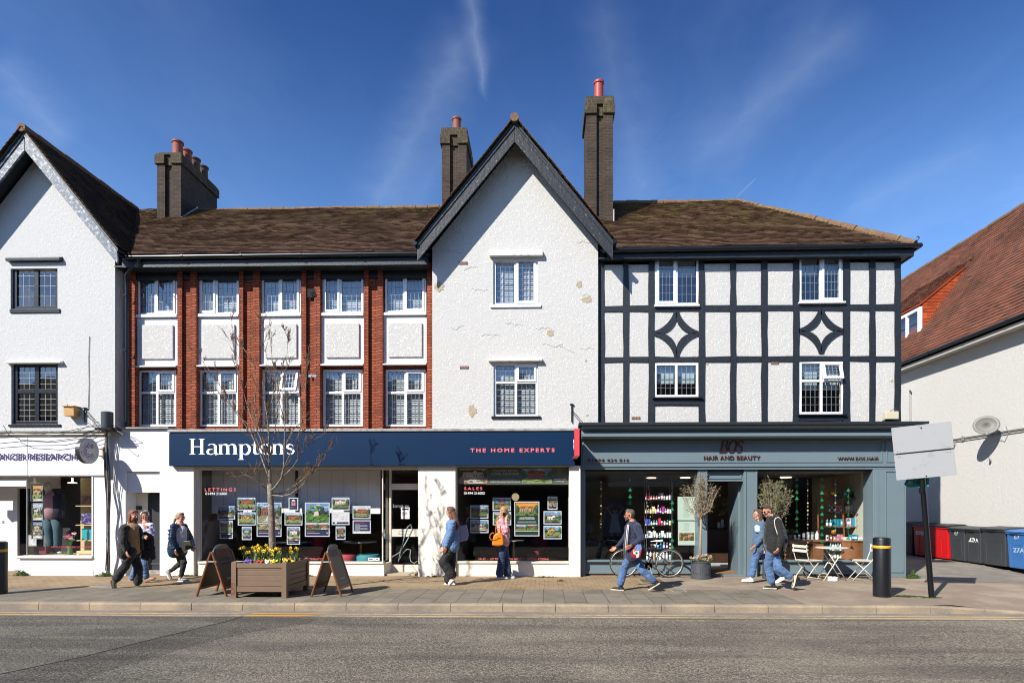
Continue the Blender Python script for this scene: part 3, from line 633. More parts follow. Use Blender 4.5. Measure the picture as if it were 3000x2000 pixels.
# ================================================================ chimneys
def chimney(parent, x0, x1, y0, y1, z0, z1, potlist, groove=(.30, .62), cap2=True, flash=True, rr=.15):
    m = MB(); g0, g1 = x0+(x1-x0)*groove[0], x0+(x1-x0)*groove[1]
    m.box(x0, g0, y0, y1, z0, z1-.28).box(g1, x1, y0, y1, z0, z1-.28).box(g0, g1, y0+.09, y1-.09, z0, z1-.28)
    for k in (.33, .66):
        pass
    c = m.build('chimney', brick_c, parent)
    m = MB()
    for (a, b, d) in ((x0-.05, g0+.01, .05), (g1-.01, x1+.05, .05)): m.box(a, b, y0-d, y1+d, z1-.30, z1-.04)
    m.box(g0+.012, g1-.012, y0+.04, y1-.04, z1-.32, z1-.03); m.box(x0-.02, x1+.02, y0-.02, y1+.02, z1-.038, z1+(.16 if cap2 else .01))
    m.build('chimney_cap', brick_m, c, bevel=.01)
    MB().box(x0+.02, x1-.02, y0+.02, y1-.02, z1+(.161 if cap2 else .011), z1+(.20 if cap2 else .05)).build('mortar_bed', brick_m, c)
    for (px, py, rad, h, mt) in potlist:
        zb = z1+(.18 if cap2 else .04)
        MB().lathe((px, py, zb), [(rad*1.02, 0), (rad, .04), (rad*.93, h*.82), (rad*.94, h*.86), (rad*1.1, h*.88), (rad*1.12, h*.97), (rad*1.0, h), (rad*.82, h), (rad*.8, h-.2), (0, h-.2)], 20).build('chimney_pot', mt, c, smooth=True)
    return c
x0, x1 = WX(460, 16.5), WX(530, 16.5)
chimney(B, x0, x1, 16.5, 18.35, 9.3, 11.86, [((x0+x1)/2+.08, y, .145, .48, clay if k < 2 else clayg) for k, y in enumerate((16.78, 17.2, 17.62, 18.04))], cap2=False, groove=(.33, .62))
MB().box(x0-.12, x1+.1, 16.42, 16.5, 9.82, 9.93).prism([(x1+.003, 16.5, 9.9), (x1+.003, 17.3, 10.62), (x1+.003, 17.3, 10.74), (x1+.003, 16.5, 10.03)], (.012, 0, 0)).build('flashing', leadw, B)
x0, x1 = WX(1294.5, 16.8), WX(1366.5, 16.8)
chimney(B, x0, x1, 16.8, 18.0, 9.5, 12.5, [((x0+x1)/2+.03, 17.1, .125, .46, clay), ((x0+x1)/2+.17, 17.6, .11, .4, clay)], groove=(.33, .66))
# ================================================================ building C: tall white gable
xC0, xC1 = WX(1266, YC)+.003, WX(1752, YC)
C_ = thing('white_gable_house', ((xC0+xC1)/2, YC, 0), 'tall white roughcast gable with black bargeboards and peeling patches, tallest gable of the row', 'house')
wC1 = (1446, 757, 1575, 894); wC2 = (1447, 1064, 1576, 1220)
m = MB(); zE = 7.60; plate(m, xC0, xC1, FZ+.13, zE, [hole(wC1, YC+.05), hole(wC2, YC+.05)], YC, YC+.28)
zt = zapC-.26; cxm = axC
m.prism([(xC0, YC, zE), (xC1, YC, zE), (xC1, YC, zt-(xC1-cxm)*TC), (cxm, YC, zt), (xC0, YC, zt-(cxm-xC0)*TC)], (0, .28, 0))
m.box(xC0, xC0+.2, YC+.28, 20.4, FZ+.13, 8); m.box(xC1-.2, xC1, YC+.28, 20.4, FZ+.13, 8); m.box(xC0, xC1, 20.4, 20.6, 0, 9)
m.build('wall', white_pd2, C_)
MB().box(xC0+.21, xC1-.21, YC+.3, 20.3, FZ, FZ+.1).box(xC0+.21, xC1-.21, YC+1.7, YC+1.8, FZ+.12, 8.5).build('room_shell', roomm, C_)
for s_ in (1, -1):
    half = 2.31; sl = half*math.hypot(1, TC)
    rf = MB().prism([(axC, 13.5, zapC-.03), (axC+s_*half, 13.5, zapC-.03-half*TC), (axC+s_*half, 13.5, zapC-.10-half*TC), (axC, 13.5, zapC-.10)], (0, 4.4, 0)).build('roof', blackp, C_)
    tiles(MB(), (axC+s_*half, 13.42, zapC-half*TC), (0, 1, 0), (-s_, 0, TC), lambda s: (0, 4.4), sl, seed=25+s_, gauge=.115, th=.022).build('roof_tiles', tile_b, rf)
    q = Vector((axC+s_*(half+.02), 13.45, zapC-half*TC-.03)); gutter(MB(), q, q+Vector((0, 1.2, 0))).build('gutter', gutterm, rf)
ridge(MB(), (axC, 13.4, zapC+.01), (axC, 17.5, zapC+.01), .10).build('ridge_tiles', ridge_m, C_)
barge(1508, 366, 416, 1796, 711, 759, 13.52, axC, (1, -1), bargem, C_)
hoodw = M('weathered_white_wood', 'd8d8d2', .7, bump=(20, .006), dirt=(8, .55, '7c7a6a', .7))
win(C_, wC1, YC+.05, lead=(4, 8), sash=((1, 0),), split=.5, sill=(1436, 893, 1585, 901), hood=(1434, 732, 1590, 752), hoodmat=hoodw)
win(C_, wC2, YC+.05, lead=(4, {0: 5, 1: 3}), trans=1120, sash=((1, 1),), split=.5, sill=(1440, 1219, 1584, 1226), hood=(1431, 1050, 1589, 1059), hoodmat=hoodw, sillmat=blackg)
expm = M('exposed_render', 'b9ab90', .9, bump=(60, .012, 5), var=(18, .3))
def patch(pts, Y, nm='worn_patch', mat=None, parent=None, th=.006):
    return MB().prism([P(x, y, Y) for x, y in pts], (0, -th, 0)).build(nm, mat or expm, parent)
def blobpts(x0, y0, x1, y1, seed, n=18):
    r = random.Random(seed); cx, cy = (x0+x1)/2, (y0+y1)/2
    return [(cx+(x1-x0)/2*math.cos(2*math.pi*k/n)*r.uniform(.55, 1.08), cy+(y1-y0)/2*math.sin(2*math.pi*k/n)*r.uniform(.55, 1.08)) for k in range(n)]
for k, b in enumerate([(1271, 824, 1304, 856), (1686, 822, 1708, 845), (1703, 865, 1737, 891), (1600, 964, 1626, 986), (1369, 1184, 1399, 1224), (1716, 1212, 1726, 1219), (1712, 1052, 1720, 1060)]): patch(blobpts(*b, 40+k), YC-.001, parent=C_)
abm = brick('air_brick', 'a8857a', '8f7468', '5a4a42', .035, .09)
for (a, b, c, d) in ((1344, 767, 1370, 775), (1347, 1072, 1373, 1080)):
    x0, x1, z0, z1 = R(a, b, c, d, YC); MB().box(x0, x1, YC-.012, YC+.0, z0, z1).build('air_brick', abm, C_)
cr = MB(); r = random.Random(9)
for (px, py, n) in ((1290, 735, 9), (1360, 792, 6), (1690, 710, 7), (1480, 945, 8), (1570, 962, 6), (1410, 985, 7), (1590, 1010, 9), (1700, 1020, 5), (1320, 960, 5), (1700, 860, 5), (1380, 845, 6), (1640, 1015, 6)):
    p = P(px, py, YC-.004); 
    for k in range(n): q = p+Vector((r.uniform(.03, .09), 0, r.uniform(-.045, .045))); cr.bar(p, q, .0035, .004); p = q
cr.build('hairline_cracks', M('crack_dark', '98958c', .9), C_)
# chimney between C and D
x0, x1 = WX(1718, 15.6), WX(1796, 15.6)
D = thing('half_timbered_house', ((xC1+8.7)/2, YD, 0), 'black and white half-timbered house with two diamond shaped braces above the hair salon', 'house')
chimney(D, x0, x1, 15.6, 16.6, 8.8, 12.5, [((x0+x1)/2, 15.85, .13, .56, M('clay_red', '9a4034', .55)), ((x0+x1)/2-.09, 16.3, .12, .36, clayg)], groove=(.38, .64))
MB().box(x0+.25, x1+.06, 15.5, 15.6, 9.12, 9.25).box(x1+.003, x1+.02, 15.5, 16.2, 9.25, 9.6).build('flashing', leadw, D)
# ================================================================ building D: half-timbered
xD0, xD1 = xC1+.004, WX(2639, YD)
wD = [(1919, 751, 2047, 894), (1917, 1063, 2046, 1163), (2341.5, 743, 2469, 885), (2342, 1058, 2471, 1213)]
m = MB(); plate(m, xD0, xD1, FZ+.16, 7.55, [hole(q, YD+.02) for q in wD], YD+.03, YD+.25)
m.box(xD0, xD0+.2, YD+.25, 20.4, FZ+.16, 7.6); m.box(xD1-.25, xD1-.01, YD+.25, 20.4, 0, 7.6); m.box(xD0, xD1-.01, 20.4, 20.6, 0, 7.6); m.box(1.5, xD1, 20.61, 25, 0, 3.2)
m.build('wall', white_pd3, D)
MB().box(xD0+.21, xD1-.26, YD+.26, 20.3, FZ+.05, FZ+.15).box(xD0+.21, xD1-.26, YD+2.2, YD+2.3, FZ+.16, 8.3).box(xD0+.21, xD1-.26, YD+.27, YD+2.2, 5.75, 5.82).build('room_shell', roomm, D)
def yd(x): return -.0095*(x-1850)
def timber(x0, y0, x1, y1, pr=.0):
    a, b, c, d = R(x0, y0+yd((x0+x1)/2)*(1000-(y0+y1)/2+480)/1000, x1, y1+yd((x0+x1)/2)*(1000-(y0+y1)/2+480)/1000, YD)
    r = random.Random(int(x0*7+y0)); mb = MB()
    n = max(1, int(max(b-a, d-c)/.35)); pts = []
    if d-c > b-a:
        L = [(a+r.uniform(-.011, .011), c+(d-c)*k/n) for k in range(n+1)]; Rr = [(b+r.uniform(-.011, .011), c+(d-c)*k/n) for k in range(n+1)]
        for k in range(n): mb.prism([(L[k][0], YD-pr, L[k][1]), (Rr[k][0], YD-pr, Rr[k][1]), (Rr[k+1][0], YD-pr, Rr[k+1][1]), (L[k+1][0], YD-pr, L[k+1][1])], (0, .028+pr, 0))
    else:
        L = [(a+(b-a)*k/n, c+r.uniform(-.011, .011)) for k in range(n+1)]; Rr = [(a+(b-a)*k/n, d+r.uniform(-.011, .011)) for k in range(n+1)]
        for k in range(n): mb.prism([(L[k][0], YD-pr, L[k][1]), (L[k+1][0], YD-pr, L[k+1][1]), (Rr[k+1][0], YD-pr, Rr[k+1][1]), (Rr[k][0], YD-pr, Rr[k][1])], (0, .028+pr, 0))
    return mb.build('timber_post' if d-c > b-a else 'timber_rail', blackp, D)
for (a, b) in ((1754.5, 1770), (1826, 1842), (1900, 1917), (2047, 2065), (2140, 2156), (2231, 2248), (2324, 2342), (2471, 2490), (2548, 2565), (2622, 2640)): timber(a, 748, b, 1238)
timber(1757, 735, 2640, 763, .018)
for y0, y1 in ((895, 912), (1045, 1060)):
    for (a, b) in ((1770, 1826), (1842, 1900), (1917, 2047), (2065, 2140), (2156, 2231), (2248, 2324), (2342, 2471), (2490, 2548), (2565, 2622)): timber(a, y0, b, y1, -.004)
timber(1917, 1166, 2047, 1186, .012); timber(2342, 1218, 2471, 1232, .012)
for (cx, cy, hw_, hh) in ((1982, 976, 65, 67), (2406.5, 969, 66, 66)):
    for sx, sy in ((-1, -1), (1, -1), (-1, 1), (1, 1)):
        corner = (cx+sx*hw_, cy+sy*hh); pts_o, pts_i = [], []
        for k in range(9):
            t = k/8; a = math.pi/2*t; ro = (.78+.03*math.sin(2*a), .80); wk = .25
            # outer edge near the corner, inner edge towards the centre
            ex, ey = math.cos(a), math.sin(a)
            pts_o.append((corner[0]-sx*hw_*(.90-.10*math.sin(2*a))*ex, corner[1]-sy*hh*(.90-.10*math.sin(2*a))*ey))
            pts_i.append((corner[0]-sx*hw_*(1.0-.0*ex)*ex if k else cx, corner[1]-sy*hh*1.0*ey) if False else (corner[0]-sx*hw_*(1.0+.11*math.sin(2*a))*ex, corner[1]-sy*hh*(1.0+.11*math.sin(2*a))*ey))
        b = MB()
        for k in range(8):
            b.prism([P(*pts_o[k], YD), P(*pts_o[k+1], YD), P(*pts_i[k+1], YD), P(*pts_i[k], YD)], (0, .028, 0))
        b.build('curved_brace', blackp, D)
win(D, wD[0], YD+.02, lead=(4, 6), sash=((0, 0),), split=.49, blind=(808, 808), sill=(1917, 893, 2049, 898), leadmat=leadd)
win(D, wD[1], YD+.02, lead=(4, 5), blind=(1124, 1124), sill=(1912, 1163, 2058, 1168), sillmat=blackg, leadmat=leadd)
win(D, wD[2], YD+.02, lead=(4, 6), sash=((1, 0),), split=.5, blind=(808, 806), sill=(2340, 884, 2476, 889), leadmat=leadd)
win(D, wD[3], YD+.02, trans=1115, lead=(4, {0: 4, 1: 4}), blind=(1142, 1142), sash=((1, 1),), openc=(1, 1), sill=(2338, 1213, 2480, 1218), sillmat=blackg, leadmat=leadd)
for (a, b, c, d) in ((1851, 1220, 1876, 1227), (2259, 1058, 2283, 1066)):
    x0, x1, z0, z1 = R(a, b, c, d, YD); MB().box(x0, x1, YD+.015, YD+.03, z0, z1).build('air_brick', abm, D)
for k, b in enumerate([(2065, 1056, 2078, 1070), (2608, 1110, 2618, 1121)]): patch(blobpts(*b, 60+k), YD+.03, parent=D)
# roof D with hip
exD = WX(2682, EY); rxD = WX(2160, RY); EZd = EZ+.06; RZd = RZ+.06
def hipx(z): 
    t = (z-EZd)/(RZd-EZd); t = max(0, min(1, t)); return exD+(rxD-exD)*t
mm = MB(); mm.prism([(CR(EZd), EY, EZd-.03), (exD, EY, EZd-.03), (rxD, RY, RZd-.03), (CR(RZd), RY, RZd-.03)], (0, 0, -.08))
mm.prism([(exD, EY, EZd-.03), (exD, 20.7, EZd-.03), (rxD, RY, RZd-.03)], (0, 0, -.08)); mm.prism([(CR(RZd), RY+.01, RZd-.03), (rxD, RY+.01, RZd-.03), (exD, 20.7, EZd-.03), (CR(RZd), 20.7, EZd-.03)], (0, 0, -.08))
rf = mm.build('roof', blackp, D)
Sd2 = Vector((0, RY-EY, RZd-EZd)).normalized(); tile_d = tilemat('mossy_roof_tiles', ['5c4736', '68503e', '544032', '6f5743', '624a39'], '6f6434', .8, (8.3, 10.4))
tiles(MB(), (0, EY-.05, EZd), (1, 0, 0), Sd2, lambda s: (CR(EZd+Sd2.z*s), hipx(EZd+Sd2.z*s)), SL+.02, seed=31, sag=.04, gauge=.108).build('roof_tiles', tile_d, rf)
Sh = Vector((rxD-exD, 0, RZd-EZd)).normalized(); slh = math.hypot(rxD-exD, RZd-EZd)
tiles(MB(), (exD, EY, EZd), (0, 1, 0), Sh, lambda s: ((RY-EY)*s/slh, 6.8-(20.7-RY)*s/slh), slh, seed=33).build('hip_tiles', tile_d, rf)
ridge(MB(), (CR(RZd), RY, RZd+.02), (rxD, RY, RZd+.03), .10).build('ridge_tiles', ridge_m, rf)
hp = MB(); ridge(hp, (rxD, RY, RZd+.03), (exD-.02, EY-.02, EZd+.05), .11); hp.build('hip_ridge_tiles', ridge_m, rf)
gb = MB(); gutter(gb, (CR(EZd)+.15, EY-.08, EZd-.07), (exD+.04, EY-.08, EZd-.03)); gutter(gb, (exD+.06, EY-.1, EZd-.03), (exD+.06, 20.8, EZd-.03)); gb.build('gutter', gutterm, D, smooth=True)
MB().box(xD0+.2, exD-.04, EY-.01, EY+.03, EZd-.24, EZd-.05).box(exD-.06, exD-.02, EY+.035, 20.7, EZd-.24, EZd-.05).box(xD0+.0, exD-.07, EY+.035, YD+.02, EZd-.22, EZd-.19).box(xD1, exD-.07, YD+.025, 20.6, EZd-.22, EZd-.19).build('eaves_boards', blackp, D)
MB().tube([(exD-.08, EY-.03, EZd+.08), (exD+.02, EY-.04, EZd+.10), (exD+.07, EY-.04, EZd+.17), (exD+.03, EY-.04, EZd+.20), (exD+.0, EY-.04, EZd+.17)], .01, 6).build('hip_iron', gutterm, rf)
# ================================================================ building E: roughcast side wall with long tiled roof
XE = 12.5; XEe = 12.17; ZE = 6.54; TE = 1.38; XR = 15.84; ZRr = ZE+TE*(XR-XEe); EY0, EY1 = 12.7, 34; DX, DZ = 13.03, 10.13
E = thing('roughcast_house', (XE+3, 14, 0), 'cream roughcast house side wall with a long orange tiled roof and dormer beyond the alley', 'house')
m = MB(); m.box(XE, XE+.3, EY0, EY1, 0, ZE-.05); m.box(XE+.3, XE+7, EY0, EY0+.3, 0, ZE); m.box(XE+.3, XE+7, EY1-.3, EY1, 0, ZE); m.box(XE+6.9, XE+7.2, EY0+.3, EY1-.3, 0, ZE); m.build('wall', cream_pd, E)
mm = MB(); mm.prism([(XEe, EY0-.3, ZE), (XR, EY0-.3, ZRr), (2*XR-XEe, EY0-.3, ZE), (2*XR-XEe, EY0-.3, ZE-.12), (XEe, EY0-.3, ZE-.12)], (0, EY1-EY0+.6, 0)); rf = mm.build('roof', tile_o, E)
SE = Vector((XR-XEe, 0, ZRr-ZE)).normalized(); slE = math.hypot(XR-XEe, ZRr-ZE)
tiles(MB(), (XEe-.04, 14.0, ZE), (0, 1, 0), SE, lambda s: (0, 13.0), slE, seed=41, gauge=.15, tw=.19, sag=.03, th=.022).build('roof_tiles', tile_o, rf)
ridge(MB(), (XR, EY0-.3, ZRr+.04), (XR, EY1, ZRr+.04), .10).build('ridge_tiles', ridge_m, rf)
MB().box(XEe+.0, XEe+.04, EY0-.3, EY1, ZE-.22, ZE-.03).box(XEe+.045, XE+.0, EY0-.3, EY1, ZE-.2, ZE-.17).build('soffit', M('soffit_cream', 'cfc9bb', .6), E)
gutter(MB(), (XEe-.07, EY0-.3, ZE-.02), (XEe-.07, EY1, ZE-.02)).build('gutter', gutterm, E, smooth=True)
def ex(px, X_): a = (px-CX)/F; return X_*(CS+a*SN)/(a*CS-SN)          # depth of a point of the plane X = X_
def zx(py, Y): return H+(CY-py)/F*(Y*CS-12.5*SN)
Yn = ex(2702, DX); Yf = Yn+3.0; zb = zx(984, Yn); ztp = zx(893, Yn)
xt = XEe+(DZ-ZE)/TE
dm = MB(); dm.add([(DX, Yn, zb-.1), (DX, Yn, ztp), (xt, Yn, DZ)], [(0, 1, 2)]); dm.add([(DX, Yn+.02, zb-.1), (DX, Yn+.02, ztp), (xt, Yn+.02, DZ)], [(0, 1, 2)])
dm.prism([(DX-.1, Yn-.05, ztp-.02), (xt, Yn-.05, DZ), (xt, Yn-.05, DZ+.07), (DX-.1, Yn-.05, ztp+.05)], (0, 3.2, 0))
dm.box(DX, DX+.1, Yn+.03, Yf, zb-.3, zb+.02)
dr = dm.build('dormer', tile_h, E)
ck = MB(); LL = 0
k = zb-.1
while k < DZ-.05:
    xl = DX if k < ztp else DX+(k-ztp)/(DZ-ztp)*(xt-DX); xr_ = XEe+(k-ZE)/TE
    xx = xl
    while xx < xr_-.02: 
        x2 = min(xx+.16, xr_); ck.add([(xx, Yn-.022, k), (x2-.004, Yn-.022, k), (x2-.004, Yn-.004, k+.15), (xx, Yn-.004, k+.15)], [(0, 1, 2, 3)]); xx += .16
    k += .115
ck.build('hung_tiles', tile_h, dr)
tiles(MB(), (DX-.1, Yn-.06, ztp+.06), (0, 1, 0), (xt-DX+.1, 0, DZ+.02-ztp), lambda s: (0, 3.2), math.hypot(xt-DX+.1, DZ+.05-ztp), seed=44, gauge=.15, tw=.19).build('dormer_tiles', tile_o, dr)
wf = MB(); zz0, zz1 = zb, ztp-.04
for (a, b, c, d) in ((Yn, Yn+.16, zz0, zz1), (Yn+.16, Yf, zz0, zz0+.09), (Yn+.16, Yf, zz1-.12, zz1), (Yn+.75, Yn+.83, zz0+.09, zz1-.12), (Yn+1.55, Yn+1.63, zz0+.09, zz1-.12)): wf.box(DX-.07, DX+.02, a, b, c, d)
wf.build('window', upvc, dr, bevel=.01); MB().quad((DX-.02, Yn+.16, zz0), (DX-.02, Yf, zz0), (DX-.02, Yf, zz1), (DX-.02, Yn+.16, zz1)).build('glass', glass_up, dr); MB().box(DX+.3, DX+.35, Yn+.05, Yf, zz0, zz1).build('curtain', rollerm, dr)
MB().prism([P(2827, 782, 19.5), P(2836, 766, 19.2), P(2840, 767, 19.2), P(2832, 784, 19.5)], (-.02, -.05, 0)).build('flashing', leadw, E)
MB().tube([(XE-.04, ex(2670, XE), zx(1240, ex(2670, XE))), (XE-.04, ex(2670, XE), zx(1150, ex(2670, XE))), (XE-.06, ex(2670, XE)-.03, zx(1143, ex(2670, XE))), (XE-.12, ex(2672, XE)-.1, zx(1143, ex(2670, XE)))], .03, 8).build('vent_pipe', M('pipe_grey', '9a9a98', .5), E)
cb = MB(); cb.tube([(XE-.03, 24, 3.76), (XE-.03, 18, 3.73), (XE-.03, 13, 3.72)], .014, 6).tube([(XE-.03, 24, 3.68), (XE-.03, 17.6, 3.66), (XE-.03, 13, 3.66)], .011, 6)
for y in (15, 17.6, 20): cb.box(XE-.05, XE, y-.03, y+.03, 3.64, 3.78)
cb.build('wall_cable', M('cable_grey', '8a8880', .6), E)
# ================================================================ the far side of the street (seen in the shop glass)
brk2 = brick('brown_brick', '6d4634', '5a3a2c', '71604f', .225, .075)
O_ = thing('terrace_across_street', (0, -4.2, 0), 'brown brick shop terrace standing on the opposite side of the street, behind the viewer', 'building')
m = MB(); m.box(-46, 40, -6, -4.2, 0, 6.6); m.build('wall', brk2, O_)
MB().prism([(-46, -3.9, 6.6), (-46, -8, 9.6), (-46, -12, 6.6)], (86, 0, 0)).build('roof', tile_a, O_)
for k in range(14):
    x = -44+k*6; MB().box(x, x+4.6, -4.24, -4.17, .5, 2.6).build('shop_window', darkm, O_); MB().box(x-.4, x+5, -4.4, -4.19, 2.75, 3.4).build('fascia', [cream, navy, MATS['red_brick'], grey_f][k % 4], O_)
    for q in (.8, 3.2): MB().box(x+q, x+q+.9, -4.24, -4.19, 4.2, 5.6).build('window', upvc, O_); 
m = MB().quad((-60, -12, .0), (60, -12, .0), (60, -3.55, .0), (-60, -3.55, .0)).build('far_pavement', m_tan, kind='structure')
# ================================================================ things shared by the shops
def room(parent, x0, x1, y0, y1, z0, z1, wall, floor, ceil, left=True, right=True):
    t = .04
    b = MB(); b.box(x0-t, x1+t, y1, y1+t, z0, z1)
    if left: b.box(x0-t, x0, y0, y1, z0, z1)
    if right: b.box(x1, x1+t, y0, y1, z0, z1)
    b.build('interior_wall', wall, parent); MB().box(x0-t, x1+t, y0, y1+t, z0-t, z0-.002).build('interior_floor', floor, parent); MB().box(x0-t, x1+t, y0, y1+t, z1+.002, z1+t).build('interior_ceiling', ceil, parent)
floorw = M('shop_floor_dark', '3a332c', .4, var=(3, .3)); ceilw = M('shop_ceiling', '8f8b82', .8)
frame_cr = M('cream_frame', 'd9d3c4', .4); alu = M('aluminium', 'b9bcc0', .3, metal=.8)
pinkt = M('coral_lettering', 'f0737a', .45); whitet = M('white_lettering', 'f2f2f2', .45)
# ================================================================ charity shop front
S1 = thing('charity_shopfront', (WX(160, 13.95), 13.95, 0), 'white charity shop front with purple lettering, a mannequin window and a recessed door', 'shopfront')
YS = 13.95; b = MB(); x0, x1, z0, z1 = R(-160, 1280, 312, 1392, YS-.06)
b.box(x0, WX(81, YS-.06)-.004, YS-.06, YS+.1, z0, z1).box(WX(82, YS-.06)+.004, x1, YS-.06, YS+.1, z0, z1).build('fascia', white_sm, S1, bevel=.004)
MB().box(x0, x1, YS-.02, YS+.1, z1+.003, z1+.05).box(x0, x1+.02, YS-.12, YS+.1, z1+.052, z1+.11).build('fascia_trim', cream, S1, bevel=.004)
MB().box(x0, x1+.03, YS-.16, YS+.3, z1+.113, z1+.15).build('lead_flashing', leadm, S1); MB().box(x0, x1, YS+.03, YS+.1, z1+.153, FZ+.125).build('flashing_board', darkm, S1)
MB().box(x0, x1, YS-.035, YS+.1, z0-.025, z0-.003).build('fascia_moulding', white_sm, S1)
purple = M('purple_lettering', '3d3370', .5); off = M('grey_lettering_side', '8d8fa0', .6)
for tx, (a, c) in (('CANCER', (-24, 74.5)), ('RESEARCH', (81.5, 222))):
    rtext(tx, (a, 1328, c, 1345.5), YS-.088, depth=.012, bold=.004).build('lettering', purple, S1)
b = MB(); wx0, wx1, wz0, wz1 = R(76, 1392, 271, 1627, YS)
px1 = WX(312, YS)
b.box(wx1+.035, px1, YS-.015, YS+.2, 0, z0-.027); b.build('pilaster', white_sm, S1, bevel=.004)
MB().box(wx1, wx1+.034, YS-.03, YS+.1, wz0, z0-.027).build('window_jamb', white_sm, S1)
sx0 = WX(58, YS); MB().box(sx0, wx1+.033, YS+.0, YS+.25, 0, wz0-.06).box(sx0-.0, wx1+.033, YS-.02, YS-.001, 0, .14).build('stall_riser', white_sm, S1)
MB().box(WX(52, YS), wx1+.025, YS-.06, YS+.3, wz0-.058, wz0-.005).build('window_sill', white_sm, S1, bevel=.006)
MB().quad((wx0, YS+.04, wz0), (wx1, YS+.04, wz0), (wx1, YS+.04, z0-.03), (wx0, YS+.04, z0-.03)).quad((wx0, YS+.04, wz0), (wx0, YS+.9, wz0), (wx0, YS+.9, z0-.03), (wx0, YS+.04, z0-.03)).build('shop_glass', glass_sh, S1)
MB().box(wx0-.012, wx0+.012, YS+.02, YS+.045, wz0, z0-.1).build('glass_corner_trim', alu, S1)
hx0, hx1, hz0, hz1 = R(-160, 1403, 75.5, 1424, YS); MB().box(hx0, hx1, YS+.06, YS+.2, hz0, hz1).build('header_board', white_sm, S1, bevel=.004)
# recessed entrance
yr = YS+.95; MB().box(WX(-80, yr)-1.5, WX(42, yr), yr, yr+.06, 0, 2.7).build('entrance_panel', white_sm, S1)
dx0, dx1 = WX(43, yr), wx0+.02; MB().box(dx0, dx0+.09, yr-.02, yr+.05, .02, 2.7).box(dx0+.092, dx1, yr-.02, yr+.05, .02, .32).box(dx0+.092, dx1, yr-.02, yr+.05, 2.16, 2.7).build('door_frame', white_sm, S1, bevel=.004)
MB().quad((dx0+.09, yr+.02, .3), (dx1, yr+.02, .3), (dx1, yr+.02, 2.17), (dx0+.09, yr+.02, 2.17)).build('door_glass', glass_sh, S1)
MB().box(WX(6, yr), WX(12, yr), yr-.01, yr-.003, WZ(8, 1532, yr), WZ(8, 1524, yr)).build('socket_plate', leadm, S1)
pegm = M('pegboard', 'cbb98d', .8); MB().box(-14.6, wx1+.0, yr-.9, yr-.86, -.02, .001).build('threshold', darkm, S1)
room(S1, WX(20, yr)-1.2, wx1+.3, YS+.3, 17.4, .0, z0+.05, M('charity_wall', '5c5a52', .9), floorw, ceilw)
MB().box(wx0+.02, wx1+.29, YS+.3, YS+1.15, wz0-.08, wz0-.01).build('window_deck', M('deck_cream', 'bfb08a', .7), S1)
yb = YS+1.1; MB().box(WX(155, yb), WX(235, yb), yb, yb+.03, wz0, z0-.15).build('backdrop_door', M('charcoal_panel', '2c2d30', .7), S1)
MB().box(WX(76, yb)+.3, WX(155, yb)-.01, yb+.2, yb+.23, wz0, z0).build('backdrop_wall', M('backdrop_grey', '77786f', .9), S1)
b = MB().box(WX(236, yb-.2), wx1+.28, yb-.2, yb-.17, wz0, z0-.02); pg = b.build('pegboard', pegm, S1)
hb = MB()
for i in range(5):
    for j in range(18): hb.box(WX(240, yb-.2)+i*.09, WX(240, yb-.2)+i*.09+.012, yb-.204, yb-.199, wz0+.2+j*.12, wz0+.212+j*.12)
hb.build('peg_holes', darkm, pg)
shelf_m = M('pale_wood', 'c9b088', .5)
for py in (1481, 1537, 1582): MB().box(WX(226, yb-.5), wx1+.2, yb-.55, yb-.2, WZ(250, py+1.6, yb-.5), WZ(250, py-1, yb-.5)).build('shelf', shelf_m, S1)
MB().lathe((WX(212, yb-.3), yb-.3, z0-.16), [(.02, .14), (.02, .03), (.10, .02), (.10, .0), (.09, 0)], 20).build('spotlight', emit('lamp_face', 'fff4dc', 1.5), S1)
def gtext(body, rect, Y, mat, parent, **kw): return rtext(body, rect, Y, depth=.002, **kw).build('window_lettering', mat, parent)
gtext('SHOP, DONATE OR VOLUNTEER', (149, 1599, 271, 1604.5), YS+.03, M('pink_lettering', 'c2304f', .5), S1, bold=.005)
# hanging round sign
HS = thing('hanging_round_sign', (WX(287, 13.9), 13.88, WZ(287, 1340, 13.9)), 'round grey hanging sign with a C made of coloured dots beside the purple lettering', 'sign')
cx_, cy_, cz_ = -10.72, 13.42, WZ(239, 1320.5, 13.42); rr = .292
MB().lathe((cx_-.10, cy_, cz_), [(rr, 0), (rr, .10), (rr-.01, .105), (0, .105)], 48, axis='x').build('disc', [M('sign_grey', 'b9babd', .4)], HS, smooth=True)
MB().lathe((cx_-.101, cy_, cz_), [(rr+.004, 0), (rr+.004, .10)], 48, axis='x').build('rim', M('sign_rim', '34363a', .4), HS)
db = MB(); r = random.Random(5); cols = ['a3216e', '3b2f7a', '7b2a73', '2c8fa3', 'c23d86', '512f80', '5a9fb0']; placed = []
for k in range(700):
    a = r.uniform(math.radians(42), math.radians(318)); q = abs(a-math.pi); sp = 1+1.3*max(0, math.cos(a-math.pi))*r.random()**1.5
    rad = .125*1.0+r.gauss(0, .022); 
    if r.random() < .35: rad = .13+abs(r.gauss(0, .055))*max(.15, -math.cos(a)+.25)
    u, v = rad*math.cos(a)+.02, rad*math.sin(a); sz = r.uniform(.008, .017)
    if any((u-p)**2+(v-q_)**2 < (sz+s_)**2*1.02 for p, q_, s_ in placed) or math.hypot(u, v) > .26 or math.hypot(u, v) < .07: continue
    placed.append((u, v, sz)); db.col = r.choice(cols); db.lathe((cx_+.0055, cy_+u, cz_+v), [(sz, 0), (sz, .003), (0, .003)], 8, axis='x')
    if len(placed) > 150: break
db.build('dot_emblem', vcol(), HS)
b = MB()
